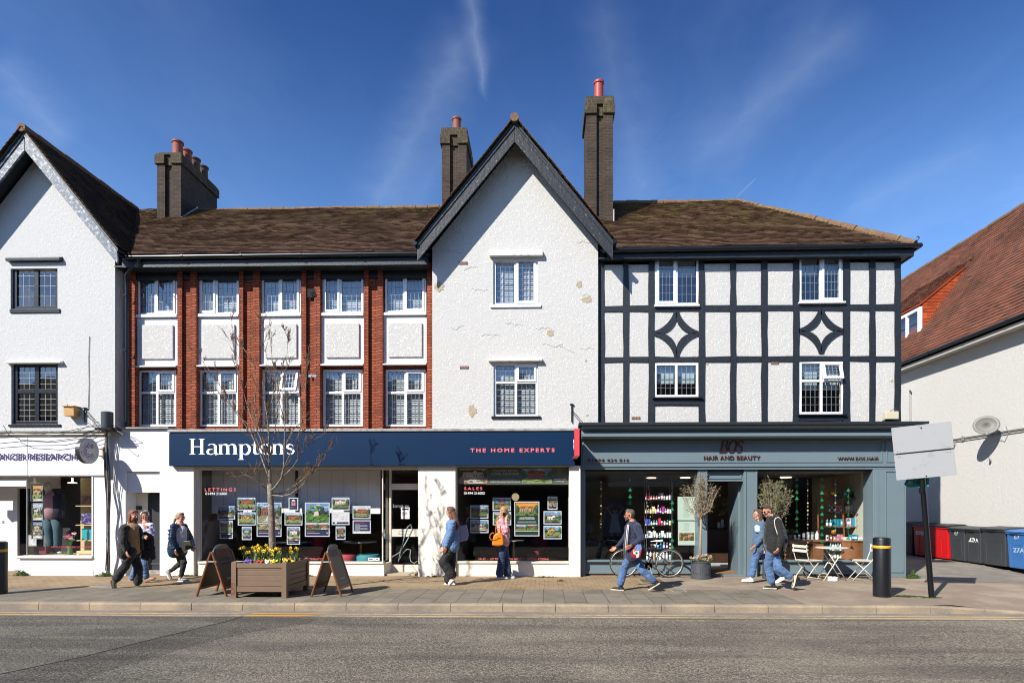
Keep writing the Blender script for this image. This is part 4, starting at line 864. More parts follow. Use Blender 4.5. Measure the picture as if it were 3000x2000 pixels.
for z in (.085, -.085): b.tube([(cx_-.03, cy_+rr-.02, cz_+z), (cx_-.03, 13.885, cz_+z)], .012, 8)
b.box(cx_-.05, cx_-.01, 13.86, 13.889, cz_-.14, cz_+.14); b.build('bracket', M('bracket_rusty', 'b7a487', .6, dirt=(12, .5, '7d5a3a', .7)), HS)
# nest box, sign bracket, pipe stub, cables
NB = thing('nest_box', P(202, 1219, 13.9), 'small pale wooden box fixed to the wall beside the lower black window', 'nest box')
x0, x1, z0, z1 = R(184, 1190, 214, 1217, 13.78); MB().box(x0, x1, 13.80, 13.995, z0, z1).build('box', M('pine', 'c49a5e', .6, var=(10, .25)), NB, bevel=.004); MB().box(x0-.02, x1+.02, 13.77, 13.995, z1+.002, z1+.022).build('lid', MATS['pine'], NB)
def wall_bracket(x, y0, y1, label, arms):
    t = thing('sign_bracket', P(x, y1, 13.98), label, 'bracket', group='old sign brackets on the upper walls')
    MB().tube([P(x, y0, 13.97), P(x, y1, 13.97)], .016, 8).box(WX(x-5, 13.97), WX(x+5, 13.97), 13.95, 13.995, WZ(x, y0+1.5, 13.97), WZ(x, y0-1.5, 13.97)).build('upright', gutterm, t)
    for a in arms: MB().tube([P(*q) for q in a], .006, 5).build('stay', gutterm, t)
    return t
wall_bracket(248, 1195, 1237, 'black iron sign bracket with curled arm beside the wooden box', [[(248, 1206, 13.95), (225, 1200, 13.5), (200, 1193, 13.0), (196, 1187, 12.95), (200, 1184, 12.98)], [(248, 1232, 13.97), (242, 1226, 13.9), (238, 1219, 13.6)], [(250, 1200, 13.96), (270, 1222, 13.96), (285, 1250, 13.94)], [(250, 1212, 13.96), (268, 1230, 13.96), (284, 1250, 13.94)]])
wall_bracket(1675, 1184, 1236, 'thin black iron sign bracket above the red blade sign', [[(1675, 1200, 13.95), (1695, 1222, 13.95), (1709, 1240, 13.9)], [(1675, 1206, 13.95), (1690, 1224, 13.95), (1704, 1240, 13.9)]])
VC = thing('vent_cowl', P(314, 1252, 13.8), 'stubby dark grey duct standing on the ledge by the downpipe', 'vent')
q = P(314, 1254, 13.75); MB().lathe(q, [(.125, 0), (.125, .38), (.11, .395), (0, .40)], 20).build('duct', M('duct_grey', '3c4046', .4), VC, smooth=True)
MB().box(q.x-.19, q.x+.2, q.y-.15, q.y+.2, q.z-.05, q.z-.003).build('base', gutterm, VC)
CBD = thing('cable_bundle', P(315, 1690, 13.9), 'ragged black and brown bundle of cables running down the wall between the two white fronts', 'cables')
r = random.Random(2); cols = [gutterm, M('cable_brown', '4a3328', .6), M('cable_pale', '9a9690', .6), gutterm, MATS['cable_brown'], gutterm]
for k in range(6):
    pts = []; ph = r.uniform(0, 6); dx = (k-2.5)*2.4
    for y in range(1252, 1692, 22): pts.append(P(315+dx*(.6+.4*math.sin(y*.02+ph))+3*math.sin(y*.013+k*.3)+(6*math.sin((y-1600)/25) if 1580 < y < 1690 and k > 3 else 0), y, 13.86+.02*math.sin(y*.05+ph)-.015*k*.5))
    MB().tube(pts, .013-.001*k, 6).build('cable', cols[k], CBD)
for k in range(9):
    a = P(r.uniform(300, 330), r.uniform(1240, 1262), 13.85); l = r.uniform(.15, .6); s_ = r.choice((-1, 1, 1)); MB().tube([a, a+Vector((s_*l*.4, -.12, .06-l*.1)), a+Vector((s_*l*.8, -.1, -.02-l*.2)), a+Vector((s_*l*.6, -.02, -.1-l*.25))], .006, 5).build('cable', cols[k % 3], CBD)
CW = thing('overhead_cables', P(150, 1260, 13.8), 'thin black cables sagging along the top of the charity shop fascia', 'cables')
for k, pts in enumerate([[(-40, 1276), (40, 1268), (120, 1272), (200, 1262), (260, 1250), (305, 1247)], [(10, 1246), (25, 1272), (60, 1288), (140, 1293), (220, 1283), (262, 1264), (300, 1252)], [(-40, 1286), (60, 1279), (150, 1278), (230, 1262), (262, 1246), (300, 1250)], [(225, 1254), (250, 1276), (280, 1270), (300, 1256)]]):
    MB().tube([P(x, y, 13.72-.01*k) for x, y in pts], .007, 5).build('cable', gutterm, CW)
# ================================================================ white passage front with its door
PF = thing('passage_front', (WX(400, 14), 14.0, 0), 'plain white wall with a recessed dark door between the charity shop and the estate agent', 'wall')
x0, x1 = WX(312, 14)+.004, WX(498, 14.0); rc = R(368, 1381, 468, 1690, 14.0)
b = MB(); zt = WZ(400, 1256, 14); plate(b, x0, x1, 0, zt, [(rc[0], rc[1], -1, rc[3])], 14.0, 14.3); b.build('wall', white_sm, PF)
hz0, hz1 = WZ(418, 1442, 14.05), WZ(418, 1382, 14.0); MB().box(rc[0]+.002, rc[1]-.002, 14.06, 14.3, hz0, hz1).build('header_panel', white_sm, PF)
MB().box(x0, x1+.0, 13.93, 14.3, zt+.002, zt+.035).build('coping', leadm, PF)
yd_ = 14.42; dx0, dx1 = WX(434, yd_), WX(468, yd_)+.12
MB().box(rc[0]+.0, dx0-.003, yd_-.04, yd_+.05, 0, hz0-.003).build('side_wall', cream, PF)
MB().box(rc[0]-.05, rc[0]-.001, 14.301, yd_-.041, 0, hz0).box(rc[1]+.001, rc[1]+.05, 14.301, yd_+.05, 0, hz0).build('reveal', white_sm, PF)
dr = MB().box(dx0, dx1, yd_, yd_+.05, .10, 2.0).build('door', M('charcoal_door', '2f3236', .45), PF)
MB().box(dx0+.02, dx0+.05, yd_-.012, yd_-.001, .3, 1.9).box(dx0+.3, dx0+.33, yd_-.012, yd_-.001, .3, 1.9).box(dx0+.02, dx0+.33, yd_-.013, yd_-.002, .22, .27).build('door_moulding', M('door_frame_grey', '3f4246', .5), dr)
MB().box(dx0-.002, dx1, yd_-.05, yd_-.003, .0, .09).build('door_step', leadm, PF)
ic = MB().box(*[WX(v, yd_-.05) for v in (396, 416)], yd_-.06, yd_-.043, WZ(406, 1493, yd_), WZ(406, 1481, yd_)).build('intercom', M('intercom_grey', '5a5c5e', .4, metal=.5), PF)
MB().box(WX(407, yd_-.07), WX(410, yd_-.07), yd_-.068, yd_-.0605, WZ(406, 1491, yd_), WZ(406, 1484, yd_)).build('button', darkm, ic)
# ================================================================ estate agent front
S2 = thing('estate_agent_shopfront', (WX(1100, 14), 14.0, 0), 'cream framed estate agent front under a long navy fascia', 'shopfront')
YF = 13.84; x0, x1, z0, z1 = R(495, 1266, 1684, 1363, YF); fz0, fz1 = z0, z1
fb = MB()
xs_ = [x0+(x1-x0)*k/4 for k in range(5)]
for a, b in zip(xs_, xs_[1:]): fb.box(a+.001, b-.001, YF, 14.2, z0, z1)
fs = fb.build('fascia', navy, S2, bevel=.003)
MB().box(x0-.02, x1+.02, YF-.03, 14.38, z1+.02, z1+.085).build('lead_capping', leadm, S2, bevel=.01); MB().box(x0+.01, x1-.01, YF+.02, 14.2, z1+.002, z1+.018).build('shadow_gap', darkm, S2)
# serif lettering drawn stroke by stroke
def serif(parent, x0, z0, capx, mat, Y, shear=0, scale_w=1.0, text='Hamptons'):
    g = MB(); lay = [0]
    U = capx
    def st(pts, ws):                       # ribbon with varying width (units of cap height)
        n = len(pts); L, Rr = [], []
        for i, (x, z) in enumerate(pts):
            a = pts[max(i-1, 0)]; b = pts[min(i+1, n-1)]; dx, dz = b[0]-a[0], b[1]-a[1]; l = math.hypot(dx, dz) or 1
            w_ = (ws[i] if isinstance(ws, (list, tuple)) else ws)/2; L.append((x-dz/l*w_, z+dx/l*w_)); Rr.append((x+dz/l*w_, z-dx/l*w_))
        lay[0] += .00025; d = Y-lay[0]; ws = [w_*(1.9 if shear else 1) for w_ in (ws if isinstance(ws, (list, tuple)) else [ws]*n)]
        def T(p): return Vector((x0+(cur[0]+p[0]*scale_w+shear*p[1])*U, d, z0+p[1]*U))
        for i in range(n-1): g.prism([T(L[i]), T(Rr[i]), T(Rr[i+1]), T(L[i+1])], (0, .012, 0))
    def arc(cx, cz, rx, rz, a0, a1, n=14): return [(cx+rx*math.cos(math.radians(a0+(a1-a0)*k/n)), cz+rz*math.sin(math.radians(a0+(a1-a0)*k/n))) for k in range(n+1)]
    def bar(x, z, w_, t=.035): st([(x-w_/2, z), (x+w_/2, z)], t)
    cur = [0.0]; SW, TH = .15, .045
    def stem(x, za, zb, w_=SW): st([(x, za), (x, zb)], w_)
    for ch in text:
        if ch == 'H': stem(.12, 0, 1); stem(.60, 0, 1); st([(.12, .5), (.60, .5)], TH); [bar(x, z, .30) for x in (.12, .60) for z in (.018, .982)]; adv = .84
        elif ch == 'B': stem(.14, 0, 1); st([(.1, .98)]+arc(.36, .755, .20, .225, 90, -90)+[(.1, .53)], [TH]*4+[.13]*9+[TH]*4); st([(.1, .53)]+arc(.40, .275, .24, .255, 90, -90)+[(.1, .02)], [TH]*4+[.15]*9+[TH]*4); bar(.12, .018, .26); bar(.12, .982, .26); adv = .70
        elif ch == 'O': st(arc(.38, .5, .31, .49, 0, 360, 28), [TH+.11*abs(math.cos(math.radians(a*360/28))) for a in range(29)]); adv = .70
        elif ch == 'S': st(arc(.33, .75, .21, .22, 20, 210, 12)+arc(.33, .27, .24, .25, 60, -160, 14), [.05, .05, .05]+[.05+.03*k/5 for k in range(5)]+[.13]*10+[.09, .07, .05, .05, .05, .05, .05, .05, .05, .05]); st([(.54, .68), (.54, .97)], .03); adv = .66
        elif ch == 'a': st(arc(.27, .50, .19, .16, 150, 0, 10)+[(.46, .10), (.50, .02), (.60, .03)], [.09]+[.05]*5+[.10]*3+[SW]*4+[.06][:1]); st(arc(.23, .17, .17, .165, 60, 320, 14), [.05]*3+[.12]*7+[.06]*5); adv = .60
        elif ch in 'mn':
            stem(.13, 0, .64); bar(.13, .018, .26); bar(.09, .62, .14)
            for k in range(2 if ch == 'm' else 1): o = .37*k; st([(.17+o, .42)]+arc(.33+o, .46, .16, .18, 170, 20, 8)+[(.50+o, .4), (.50+o, 0)], [.04]*5+[.07]+[.11]*2+[SW]*4); bar(.50+o, .018, .24)
            adv = 1.04 if ch == 'm' else .68
        elif ch == 'p': stem(.14, -.34, .64); st([(.17, .46)]+arc(.36, .32, .21, .32, 130, -140, 18)+[(.17, .12)], [.04]*5+[.08]*2+[.14]*8+[.08]*2+[.04]*6); bar(.14, -.325, .28); bar(.08, .62, .14); adv = .66
        elif ch == 't': st([(.17, .85), (.17, .2)]+arc(.29, .14, .11, .12, 200, 320, 6), [.06, SW, SW, .13, .10, .07, .05, .04, .04]); bar(.20, .615, .36); adv = .42
        elif ch == 'o': st(arc(.31, .32, .24, .31, 0, 360, 24), [.045+.11*abs(math.cos(math.radians(a*15))) for a in range(25)]); adv = .63
        elif ch == 's': st(arc(.25, .48, .15, .145, 20, 210, 10)+arc(.25, .17, .17, .155, 60, -160, 12), [.04]*4+[.08]*3+[.12]*8+[.08]*3+[.04]*6); adv = .50
        cur[0] += adv*scale_w
    return g.build('lettering', mat, parent), cur[0]
zc, zb_ = WZ(700, 1284.5, YF), WZ(700, 1330.5, YF); cap = zc-zb_
wtot = (.84+.60+1.04+.66+.42+.63+.68+.50); xw = WX(865, YF)-WX(557, YF)
serif(fs, WX(557, YF), zb_, cap, whitet, YF-.004, scale_w=xw/cap/wtot)
rtext('THE HOME EXPERTS', (1378, 1312.5, 1625, 1324), YF-.005, space=1.45, depth=.006, bold=.028).build('lettering', pinkt, fs)
for (a, c) in ((498, 568), (1225, 1334.5), (1667, 1700.5)):
    x0, x1 = WX(a, 13.98)+.004, WX(c, 13.98); MB().box(x0, x1, 13.97, 14.32, 0, fz0-.003).build('pillar', cream, S2, bevel=.004)
xw0, xw1, wz0, wz1 = R(587, 1373, 1126, 1643, 14.12)
sill_z = wz0; YG = 14.14
def shopwin(parent, a, b, top, bot, tx0, tx1, fr=frame_cr, ret=None):
    x0, x1 = WX(a, YG), WX(b, YG); z0, z1 = WZ((a+b)/2, bot, YG), WZ((a+b)/2, top, YG)
    b_ = MB(); b_.box(WX(tx0, 14.05)+.003, x0, 14.06, YG+.03, 0, z1+.1); 
    if ret is None: b_.box(x1, WX(tx1, 14.05)-.003, 14.06, YG+.03, 0, z1+.1)
    b_.box(x0+.003, x1-.003, 14.06, YG+.03, z1, z1+.10); b_.build('window_frame', fr, parent, bevel=.004)
    MB().box(x0+.003, x1+(.05 if ret else -.003), 14.02, YG+.06, z0-.05, z0-.002).build('window_sill', fr, parent, bevel=.004)
    MB().box(x0+.003, x1+(.06 if ret else -.003), 14.05, YG+.0, 0, z0-.053).build('stall_riser', cream, parent, bevel=.004)
    g = MB().quad((x0, YG, z0), (x1, YG, z0), (x1, YG, z1), (x0, YG, z1))
    return x0, x1, z0, z1, g
x0, x1, z0, z1, g = shopwin(S2, 587, 1121, 1373, 1643, 568, 1130, ret=True); W1 = (x0, x1, z0, z1)
YDr = 14.62
g.quad((x1+.0, YG, z0), (x1+.02, YDr, z0), (x1+.02, YDr, z1), (x1, YG, z1)); g.build('shop_glass', glass_sh, S2)
MB().box(x1-.012, x1+.014, YG-.012, YG+.014, z0, z1).build('glass_corner_trim', frame_cr, S2); MB().prism([(x1+.003, YG+.001, 0), (x1+.06, YG+.001, 0), (x1+.08, YDr, 0), (x1+.02, YDr, 0)], (0, 0, z0-.05)).build('riser_return', cream, S2)
MB().box(WX(568, 14.02), WX(1225, 14.02), 14.0, 14.12, fz0-.09, fz0-.003).build('window_head', frame_cr, S2)
# door
dx0, dx1 = x1+.04, WX(1225, YDr)+.02; zz_t = WZ(1180, 1366, YDr); zd = WZ(1180, 1642-2, YDr)
zf0, zf1 = WZ(1180, 1416, YDr), WZ(1180, 1375, YDr); zdt, zdm1, zdm0, zdb = WZ(1180, 1434, YDr), WZ(1180, 1549, YDr), WZ(1180, 1571, YDr), WZ(1180, 1653, YDr)
MB().box(dx0, dx0+.05, YDr-.03, YDr+.06, 0.02, fz0+.0).box(dx0+.053, dx1, YDr-.03, YDr+.06, zf1, fz0).box(dx0+.053, dx1, YDr-.03, YDr+.06, zf0-.08, zf0).build('door_frame', frame_cr, S2, bevel=.004)
MB().quad((dx0+.05, YDr, zf0), (dx1, YDr, zf0), (dx1, YDr, zf1), (dx0+.05, YDr, zf1)).build('fanlight_glass', glass_sh, S2)
dl = WX(1143, YDr); door = MB().box(dx0+.056, dl, YDr-.02, YDr+.03, .04, zf0-.083).box(dl, dx1, YDr-.02, YDr+.03, zdt, zf0-.083).box(dl, dx1, YDr-.02, YDr+.03, .04, zdb).box(dx0+.07, dx1, YDr-.04, YDr+.03, zdm0, zdm1).build('door', frame_cr, S2, bevel=.003)
MB().quad((dl, YDr+.01, zdb), (dx1, YDr+.01, zdb), (dx1, YDr+.01, zdt), (dl, YDr+.01, zdt)).build('door_glass', glass_sh, door)
lx0, lx1 = WX(1168, YDr-.05), WX(1203, YDr-.05); lzm = (zdm0+zdm1)/2; b = MB(); b.box(lx0, lx1, YDr-.046, YDr-.041, lzm-.04, lzm-.034).box(lx0, lx1, YDr-.046, YDr-.041, lzm+.034, lzm+.04).box(lx0, lx0+.006, YDr-.046, YDr-.041, lzm-.034, lzm+.034).box(lx1-.006, lx1, YDr-.046, YDr-.041, lzm-.034, lzm+.034); b.build('letterbox', gutterm, door)
sc_pts = [(550+x*.3508, 1200+y*.3508) for x, y in ((1705, 1228), (1770, 1190), (1835, 1085), (1874, 1000), (1862, 955), (1834, 980), (1805, 1075), (1775, 1190), (1757, 1272), (1790, 1205), (1830, 1162), (1862, 1168), (1856, 1220), (1862, 1262), (1890, 1280), (1920, 1262))]
MB().tube([P(x, y, YDr-.048) for x, y in sc_pts], .015, 6, flat=(1, .25, 1)).build('script_initial', M('frosted_vinyl', '7f8788', .6), door, smooth='all')
nt = MB(); nt.box(WX(1175, YDr), WX(1200, YDr), YDr-.006, YDr+.0, WZ(1187, 1519, YDr), WZ(1187, 1485, YDr)); ntc = nt.build('notice', M('paper_white', 'e6e6e4', .7), door)
b = MB().box(WX(1178, YDr), WX(1197, YDr), YDr-.010, YDr-.0065, WZ(1187, 1493, YDr), WZ(1187, 1488, YDr))
for k in range(5): b.box(WX(1178, YDr), WX(1194, YDr), YDr-.010, YDr-.0065, WZ(1187, 1499+k*3.6, YDr), WZ(1187, 1498+k*3.6, YDr))
b.build('notice_print', M('ink_navy', '1c2438', .6), door)
serif(door, WX(1147, YDr), WZ(1180, 1486, YDr), .09, M('faint_vinyl', '7f8486', .6), YDr-.003, scale_w=.95)
MB().box(dx0, dx1, YDr-.5, YDr+.1, .004, .045).build('door_step', M('step_tile', 'b0a38c', .7), S2)
x0, x1, z0, z1, g = shopwin(S2, 1340, 1666, 1367, 1642, 1334.5, 1667); g.build('shop_glass', glass_sh, S2); W2 = (x0, x1, z0, z1)
gtext('LETTINGS', (600, 1429, 691, 1438), YG-.012, pinkt, S2, space=1.45, bold=.008); gtext('01494 216001', (602, 1441.5, 665, 1449), YG-.012, whitet, S2, bold=0)
gtext('SALES', (1360, 1426, 1413, 1434.5), YG-.012, pinkt, S2, space=1.4, bold=.008); gtext('01494 216002', (1359.5, 1440, 1420, 1447.5), YG-.012, whitet, S2, bold=0)
gtext('SALES  •  LETTINGS  •  NEW HOMES  •  INTERNATIONAL', (1402, 1634, 1609, 1639), YG-.012, pinkt, S2, space=1.15, bold=.004)
gtext('SALES  •  LETTINGS  •  NEW HOMES  •  INTERNATIONAL', (753, 1634, 961, 1639), YG-.012, pinkt, S2, space=1.15, bold=.004)
stk = MB(); 
for k, (a, c) in enumerate(((1079, 1098), (1099, 1112))): stk.col = 'e8ecf2'; stk.box(WX(a, YG), WX(c, YG), YG-.008, YG-.004, WZ(1090, 1641, YG), WZ(1090, 1632.5, YG)); stk.col = '2c4c9a' if k == 0 else 'a03a50'; stk.box(WX(a+2, YG), WX(c-6 if k == 0 else c-4, YG), YG-.010, YG-.0085, WZ(1090, 1638, YG), WZ(1090, 1635.5, YG))
stk.col = '1b88a8'; stk.box(WX(1128, 14.5), WX(1132, 14.5), 14.4, 14.404, WZ(1130, 1577, 14.4), WZ(1130, 1563, 14.4)); stk.build('window_stickers', vcol(), S2)
room(S2, WX(575, 14.2), WX(1700, 14.2)-.06, YG+.06, 19.0, .03, z1+.02, M('agent_wall', '5f5b56', .9), floorw, ceilw)
MB().box(WX(1227, 14.4), WX(1330, 14.4), YDr+.1, 19, .03, z1).build('partition', M('partition_grey', '6c6c6a', .9), S2)
MB().box(x1+.002, x1+.03, YG+.07, YG+.08, .03, z1).build('reveal', cream, S2)
# suspended white board with blind seams, behind the posters
BD = thing('suspended_board', P(866, 1500, 14.85), 'wide white hanging board behind the posters in the lettings window', 'board')
bx0, bx1, bz0, bz1 = R(620, 1380, 1114, 1504, 14.85); bz1 = W1[3]; MB().box(bx0, bx1, 14.85, 14.9, bz0, bz1).build('board', M('board_white', 'dfe2e4', .6), BD)
b = MB()
for k in range(1, 14): xx = bx0+(bx1-bx0)*k/14; b.box(xx-.004, xx+.004, 14.846, 14.849, bz0, bz1)
b.build('board_seams', M('seam_grey', 'a8abae', .6), BD); MB().box(WX(865, 14.8), WX(871, 14.8), 14.80, 14.845, bz0+.05, bz1).build('hanger_strip', darkm, BD)
MB().box(WX(1665, 14.3), WX(1667, 14.3)-.02, 14.25, 14.3, WZ(1660, 1602, 14.3), WZ(1660, 1457, 14.3)).build('white_side_panel', upvc, S2)
# ---------------------------------------------------------------- posters
YP = 14.58
def pic(b, x0, x1, z0, z1, y, kind, seed):
    """a flat printed house photograph: coloured shapes a hair apart"""
    r = random.Random(seed); W_, H_ = x1-x0, z1-z0; lay = [y]
    def q(pts, c): lay[0] -= .0006; b.col = c; b.prism([(x0+u*W_, lay[0], z0+v*H_) for u, v in pts], (0, .0005, 0))
    sky_ = {'sun': 'e89a3c', 'grey': 'b9c6d2'}.get(kind, r.choice(['7aa6cc', '9fbfd6', '6d94bc', 'b9cbd8', 'c9d2d8'])); q([(0, 0), (1, 0), (1, 1), (0, 1)], sky_)
    for k in range(4): u = r.random()*.8; v = .78+r.random()*.18; q([(u, v), (u+.2, v+.01), (u+.16, v+.05), (u+.03, v+.04)], 'dfeaf2' if kind != 'sun' else 'd8b070')
    hz = r.uniform(.30, .52)
    def blob(cu, cv, ru, rv, c, n=9): q([(min(1, max(0, cu+ru*math.cos(6.283*k/n)*r.uniform(.75, 1.15))), min(1, max(0, cv+rv*math.sin(6.283*k/n)*r.uniform(.75, 1.15)))) for k in range(n)], c)
    gr = [('3d5232', '6b7f4a'), ('33482c', '7d8f55'), ('4a5a3c', '8a9a62')][seed % 3]; mir = r.random() < .5
    for k in range(7): blob(k/6, hz+r.uniform(.02, .10), .13, .13, gr[0] if k % 2 else '2c3f26')
    gc = {'drive': '8b8279', 'pink': 'b08c80', 'aerial': '4f7a30'}.get(kind, gr[1]); q([(0, 0), (1, 0), (1, hz), (0, hz)], gc)
    if kind == 'aerial':
        for k in range(26): blob(r.random(), r.uniform(.05, .9), .10, .08, r.choice(['39612a', '4d7a33', '5f8f3c', '2d4f24', '6f9a40']))
        q([(.35, .3), (.6, .36), (.55, .6), (.38, .55)], 'cfc9bd'); q([(.62, .35), (.9, .5), (.75, .7), (.6, .6)], '33302f'); return
    wc = {'brickh': 'a8623c', 'whiteh': 'e6e3dc', 'yellowh': 'd8a545', 'sun': 'b9a272'}.get(kind, r.choice(['b0704a', 'd9cfc0', '9a5c44', 'c9b79c'])); rc = r.choice(['7a4a3a', '5b4640', '8f5238', '4f4a50'])
    hx0, hx1 = .2+r.uniform(-.16, .1), .8+r.uniform(-.18, .16); hb, ht = hz-.1, hz+r.uniform(.12, .27)
    q([(hx0, hb), (hx1, hb), (hx1, ht), (hx0, ht)], wc); q([(hx0-.04, ht), (hx1+.04, ht), (hx1-.08, ht+.15), (hx0+.08, ht+.15)], rc)
    gx = hx0+(hx1-hx0)*r.uniform(.2, .6); q([(gx, hb-.01), (gx+.2, hb-.01), (gx+.2, ht), (gx+.1, ht+.16), (gx, ht)], wc)
    q([(gx-.03, ht-.02), (gx+.1, ht+.19), (gx+.23, ht-.02), (gx+.2, ht-.02), (gx+.1, ht+.14), (gx, ht-.02)], rc)
    for u in (hx0+.05, hx0+.16, gx+.04, gx+.13, hx1-.14, hx1-.06):
        for v in (hb+.03, hb+.13): q([(u, v), (u+.045, v), (u+.045, v+.07), (u, v+.07)], '3a4250')
    if kind in ('drive', 'pink'): q([(.2, 0), (.9, 0), (.62, hb), (.45, hb)], 'c9c2b8')
    for k in range(6): blob(r.random(), r.uniform(.05, hb), .09, .05, r.choice([gr[0], '86a84a', gr[1]]))
    for sx in (.03, .97): blob(sx, hz+.15, .12, .28, gr[0]); blob(sx, hz+.28, .08, .14, '4a7431')
def poster(rect, crop, kinds, label, grp, Y=YP, fr_mat=None, bgc='1f2a52'):
    ox, oy, sc_ = crop; a, b_, c, d = [ox+rect[0]*sc_, oy+rect[1]*sc_, ox+rect[2]*sc_, oy+rect[3]*sc_]
    x0, x1, z0, z1 = R(a, b_, c, d, Y); t = thing('poster', ((x0+x1)/2, Y, z0), label, 'poster', group=grp); bd = .022
    f = MB(); f.box(x0, x1, Y, Y+.012, z0, z0+bd).box(x0, x1, Y, Y+.012, z1-bd, z1).box(x0, x0+bd, Y, Y+.012, z0+bd, z1-bd).box(x1-bd, x1, Y, Y+.012, z0+bd, z1-bd); f.build('frame', fr_mat or M('acrylic_frame', 'c3cbd2', .3), t)
    p = MB(); u0, u1, v0, v1 = x0+bd+.001, x1-bd-.001, z0+bd+.001, z1-bd-.001; p.col = bgc; p.box(u0, u1, Y+.004, Y+.008, v0, v1); hh = v1-v0; ww = u1-u0; sd = int(a*3+b_)
    if kinds == 'text':
        p.col = 'c9cdd8'
        for k in range(7): p.box(u0+ww*.08, u0+ww*(.85 if k % 3 else .4), Y+.002, Y+.0035, v1-hh*(.30+.08*k), v1-hh*(.275+.08*k))
        p.col = 'c2405a'; p.box(u0+ww*.08, u0+ww*.7, Y+.002, Y+.0035, v1-hh*.16, v1-hh*.12); p.col = 'e6e6e6'; p.box(u0, u1, Y+.002, Y+.0035, v0, v0+hh*.12)
    elif kinds == 'sketch':
        p.col = 'dcdfe2'; p.box(u0, u1, Y+.002, Y+.0035, v0+hh*.18, v1); p.col = '9aa0a8'
        for k in range(6): p.box(u0+ww*(.55+.07*k), u0+ww*(.56+.07*k), Y+.0005, Y+.0015, v0+hh*.3, v0+hh*(.6+.05*k))
        for k in range(4): p.box(u0+ww*.06, u0+ww*(.35+.05*(k % 2)), Y+.0005, Y+.0015, v1-hh*(.14+.1*k), v1-hh*(.12+.1*k))
        p.col = 'd8dce2'; p.lathe((u0+ww*.2, Y+.003, v0+hh*.14), [(.03, 0), (.03, -.002), (0, -.002)], 12, axis='y')
    elif kinds == 'door':
        p.col = 'e8e6e4'; p.box(u0+ww*.28, u0+ww*.72, Y+.002, Y+.0035, v0+hh*.35, v0+hh*.75); p.lathe((u0+ww*.5, Y+.0035, v0+hh*.75), [(ww*.22, 0), (ww*.22, -.0015), (0, -.0015)], 20, axis='y')
        p.col = 'b8332c'; p.box(u0+ww*.36, u0+ww*.64, Y+.0002, Y+.0015, v0+hh*.36, v0+hh*.72); p.col = 'd96a50'; p.box(u0+ww*.38, u0+ww*.62, Y-.001, Y+.0001, v0+hh*.38, v0+hh*.55); p.col = 'aab0c0'; p.box(u0+ww*.1, u0+ww*.6, Y+.002, Y+.0035, v0+hh*.22, v0+hh*.24)
    elif kinds == 'green':
        p.col = '16382c'; p.box(u0, u1, Y+.002, Y+.0035, v0, v1)
        pic(p, u0+ww*.03, u1-ww*.03, v0+hh*.60, v1-hh*.02, Y+.001, 'sun', 3); pic(p, u0+ww*.03, u0+ww*.49, v0+hh*.17, v0+hh*.33, Y+.001, 'brickh', 8); pic(p, u0+ww*.51, u1-ww*.03, v0+hh*.17, v0+hh*.33, Y+.001, 'brickh', 9)
        p.col = 'c6cfa0'; p.box(u0, u1, Y+.0002, Y+.0015, v0+hh*.12, v0+hh*.15)
        p.col = 'c8cfc8'
        for k in range(3): p.box(u0+ww*.1, u1-ww*.1, Y+.0002, Y+.0015, v0+hh*(.38+.018*k), v0+hh*(.386+.018*k))
    else:
        fh = .13 if len(kinds) == 1 else .19; 
        if len(kinds) == 1: pic(p, u0, u1, v0+hh*fh, v1, Y+.003, kinds[0], sd)
        else:
            pic(p, u0, u1, v0+hh*.42, v1, Y+.003, kinds[0], sd); pic(p, u0, u0+ww*.5-.003, v0+hh*fh, v0+hh*.41, Y+.003, kinds[1], sd+1); pic(p, u0+ww*.5+.003, u1, v0+hh*fh, v0+hh*.41, Y+.003, 'drive', sd+2)
        p.col = 'b84060'; p.box(u0+ww*.05, u0+ww*.4, Y+.0015, Y+.003, v0+hh*fh*.62, v0+hh*fh*.72); p.col = 'b9bccb'; p.box(u0+ww*.05, u0+ww*.6, Y+.0015, Y+.003, v0+hh*fh*.35, v0+hh*fh*.43); p.box(u1-ww*.09, u1-ww*.05, Y+.0015, Y+.003, v0+hh*fh*.3, v0+hh*fh*.6)
    p.build('print', vcol(), t)
    if kinds == 'green':
        tx = M('serif_pale', 'd9dfd6', .5)
        for k, s_ in enumerate(('COUNTRY ESTATE', 'LIVING, REDEFINED')): textobj(s_, 1, (u0+u1)/2, Y+.001, v0+hh*(.52-.045*k), align='CENTER', width=ww*(.62+.06*k), depth=.001).build('lettering', tx, t)
    for sx in (x0+.05, x1-.05): 
        pass
    return t
e7 = (600, 1400, .23385); f4 = (1330, 1360, .21047); G1 = 'framed property posters in the lettings window'; G2 = 'framed property posters in the sales window'
poster((160, 350, 378, 515), e7, ['drive'], 'dim garden photo poster, leftmost in the lettings window', G1)
poster((187, 530, 350, 757), e7, ['grey', 'grey'], 'bluish portrait poster of a large mansion under the dim garden poster', G1)
poster((412, 243, 633, 403), e7, ['brickh'], 'landscape poster of a low brick hall under a broad pale sky', G1)
poster((414, 426, 636, 590), e7, ['yellowh'], 'landscape poster of a house behind bright green lawn and hedge', G1)
poster((465, 607, 587, 773), e7, ['whiteh', 'drive'], 'small portrait poster of a leafy red roofed house below the bright lawn poster', G1)
poster((650, 305, 960, 732), e7, ['drive', 'grey'], 'large portrait poster of a driveway and garage, partly behind the tree trunk', G1)
poster((1050, 243, 1170, 403), e7, 'door', 'small navy poster with a red arched front door', G1)
poster((1000, 426, 1222, 590), e7, ['brickh'], 'landscape poster of an orange roofed house directly under the red door poster', G1)
poster((1028, 607, 1193, 830), e7, ['whiteh', 'whiteh'], 'portrait poster of a white gabled cottage, lowest one of its window', G1)
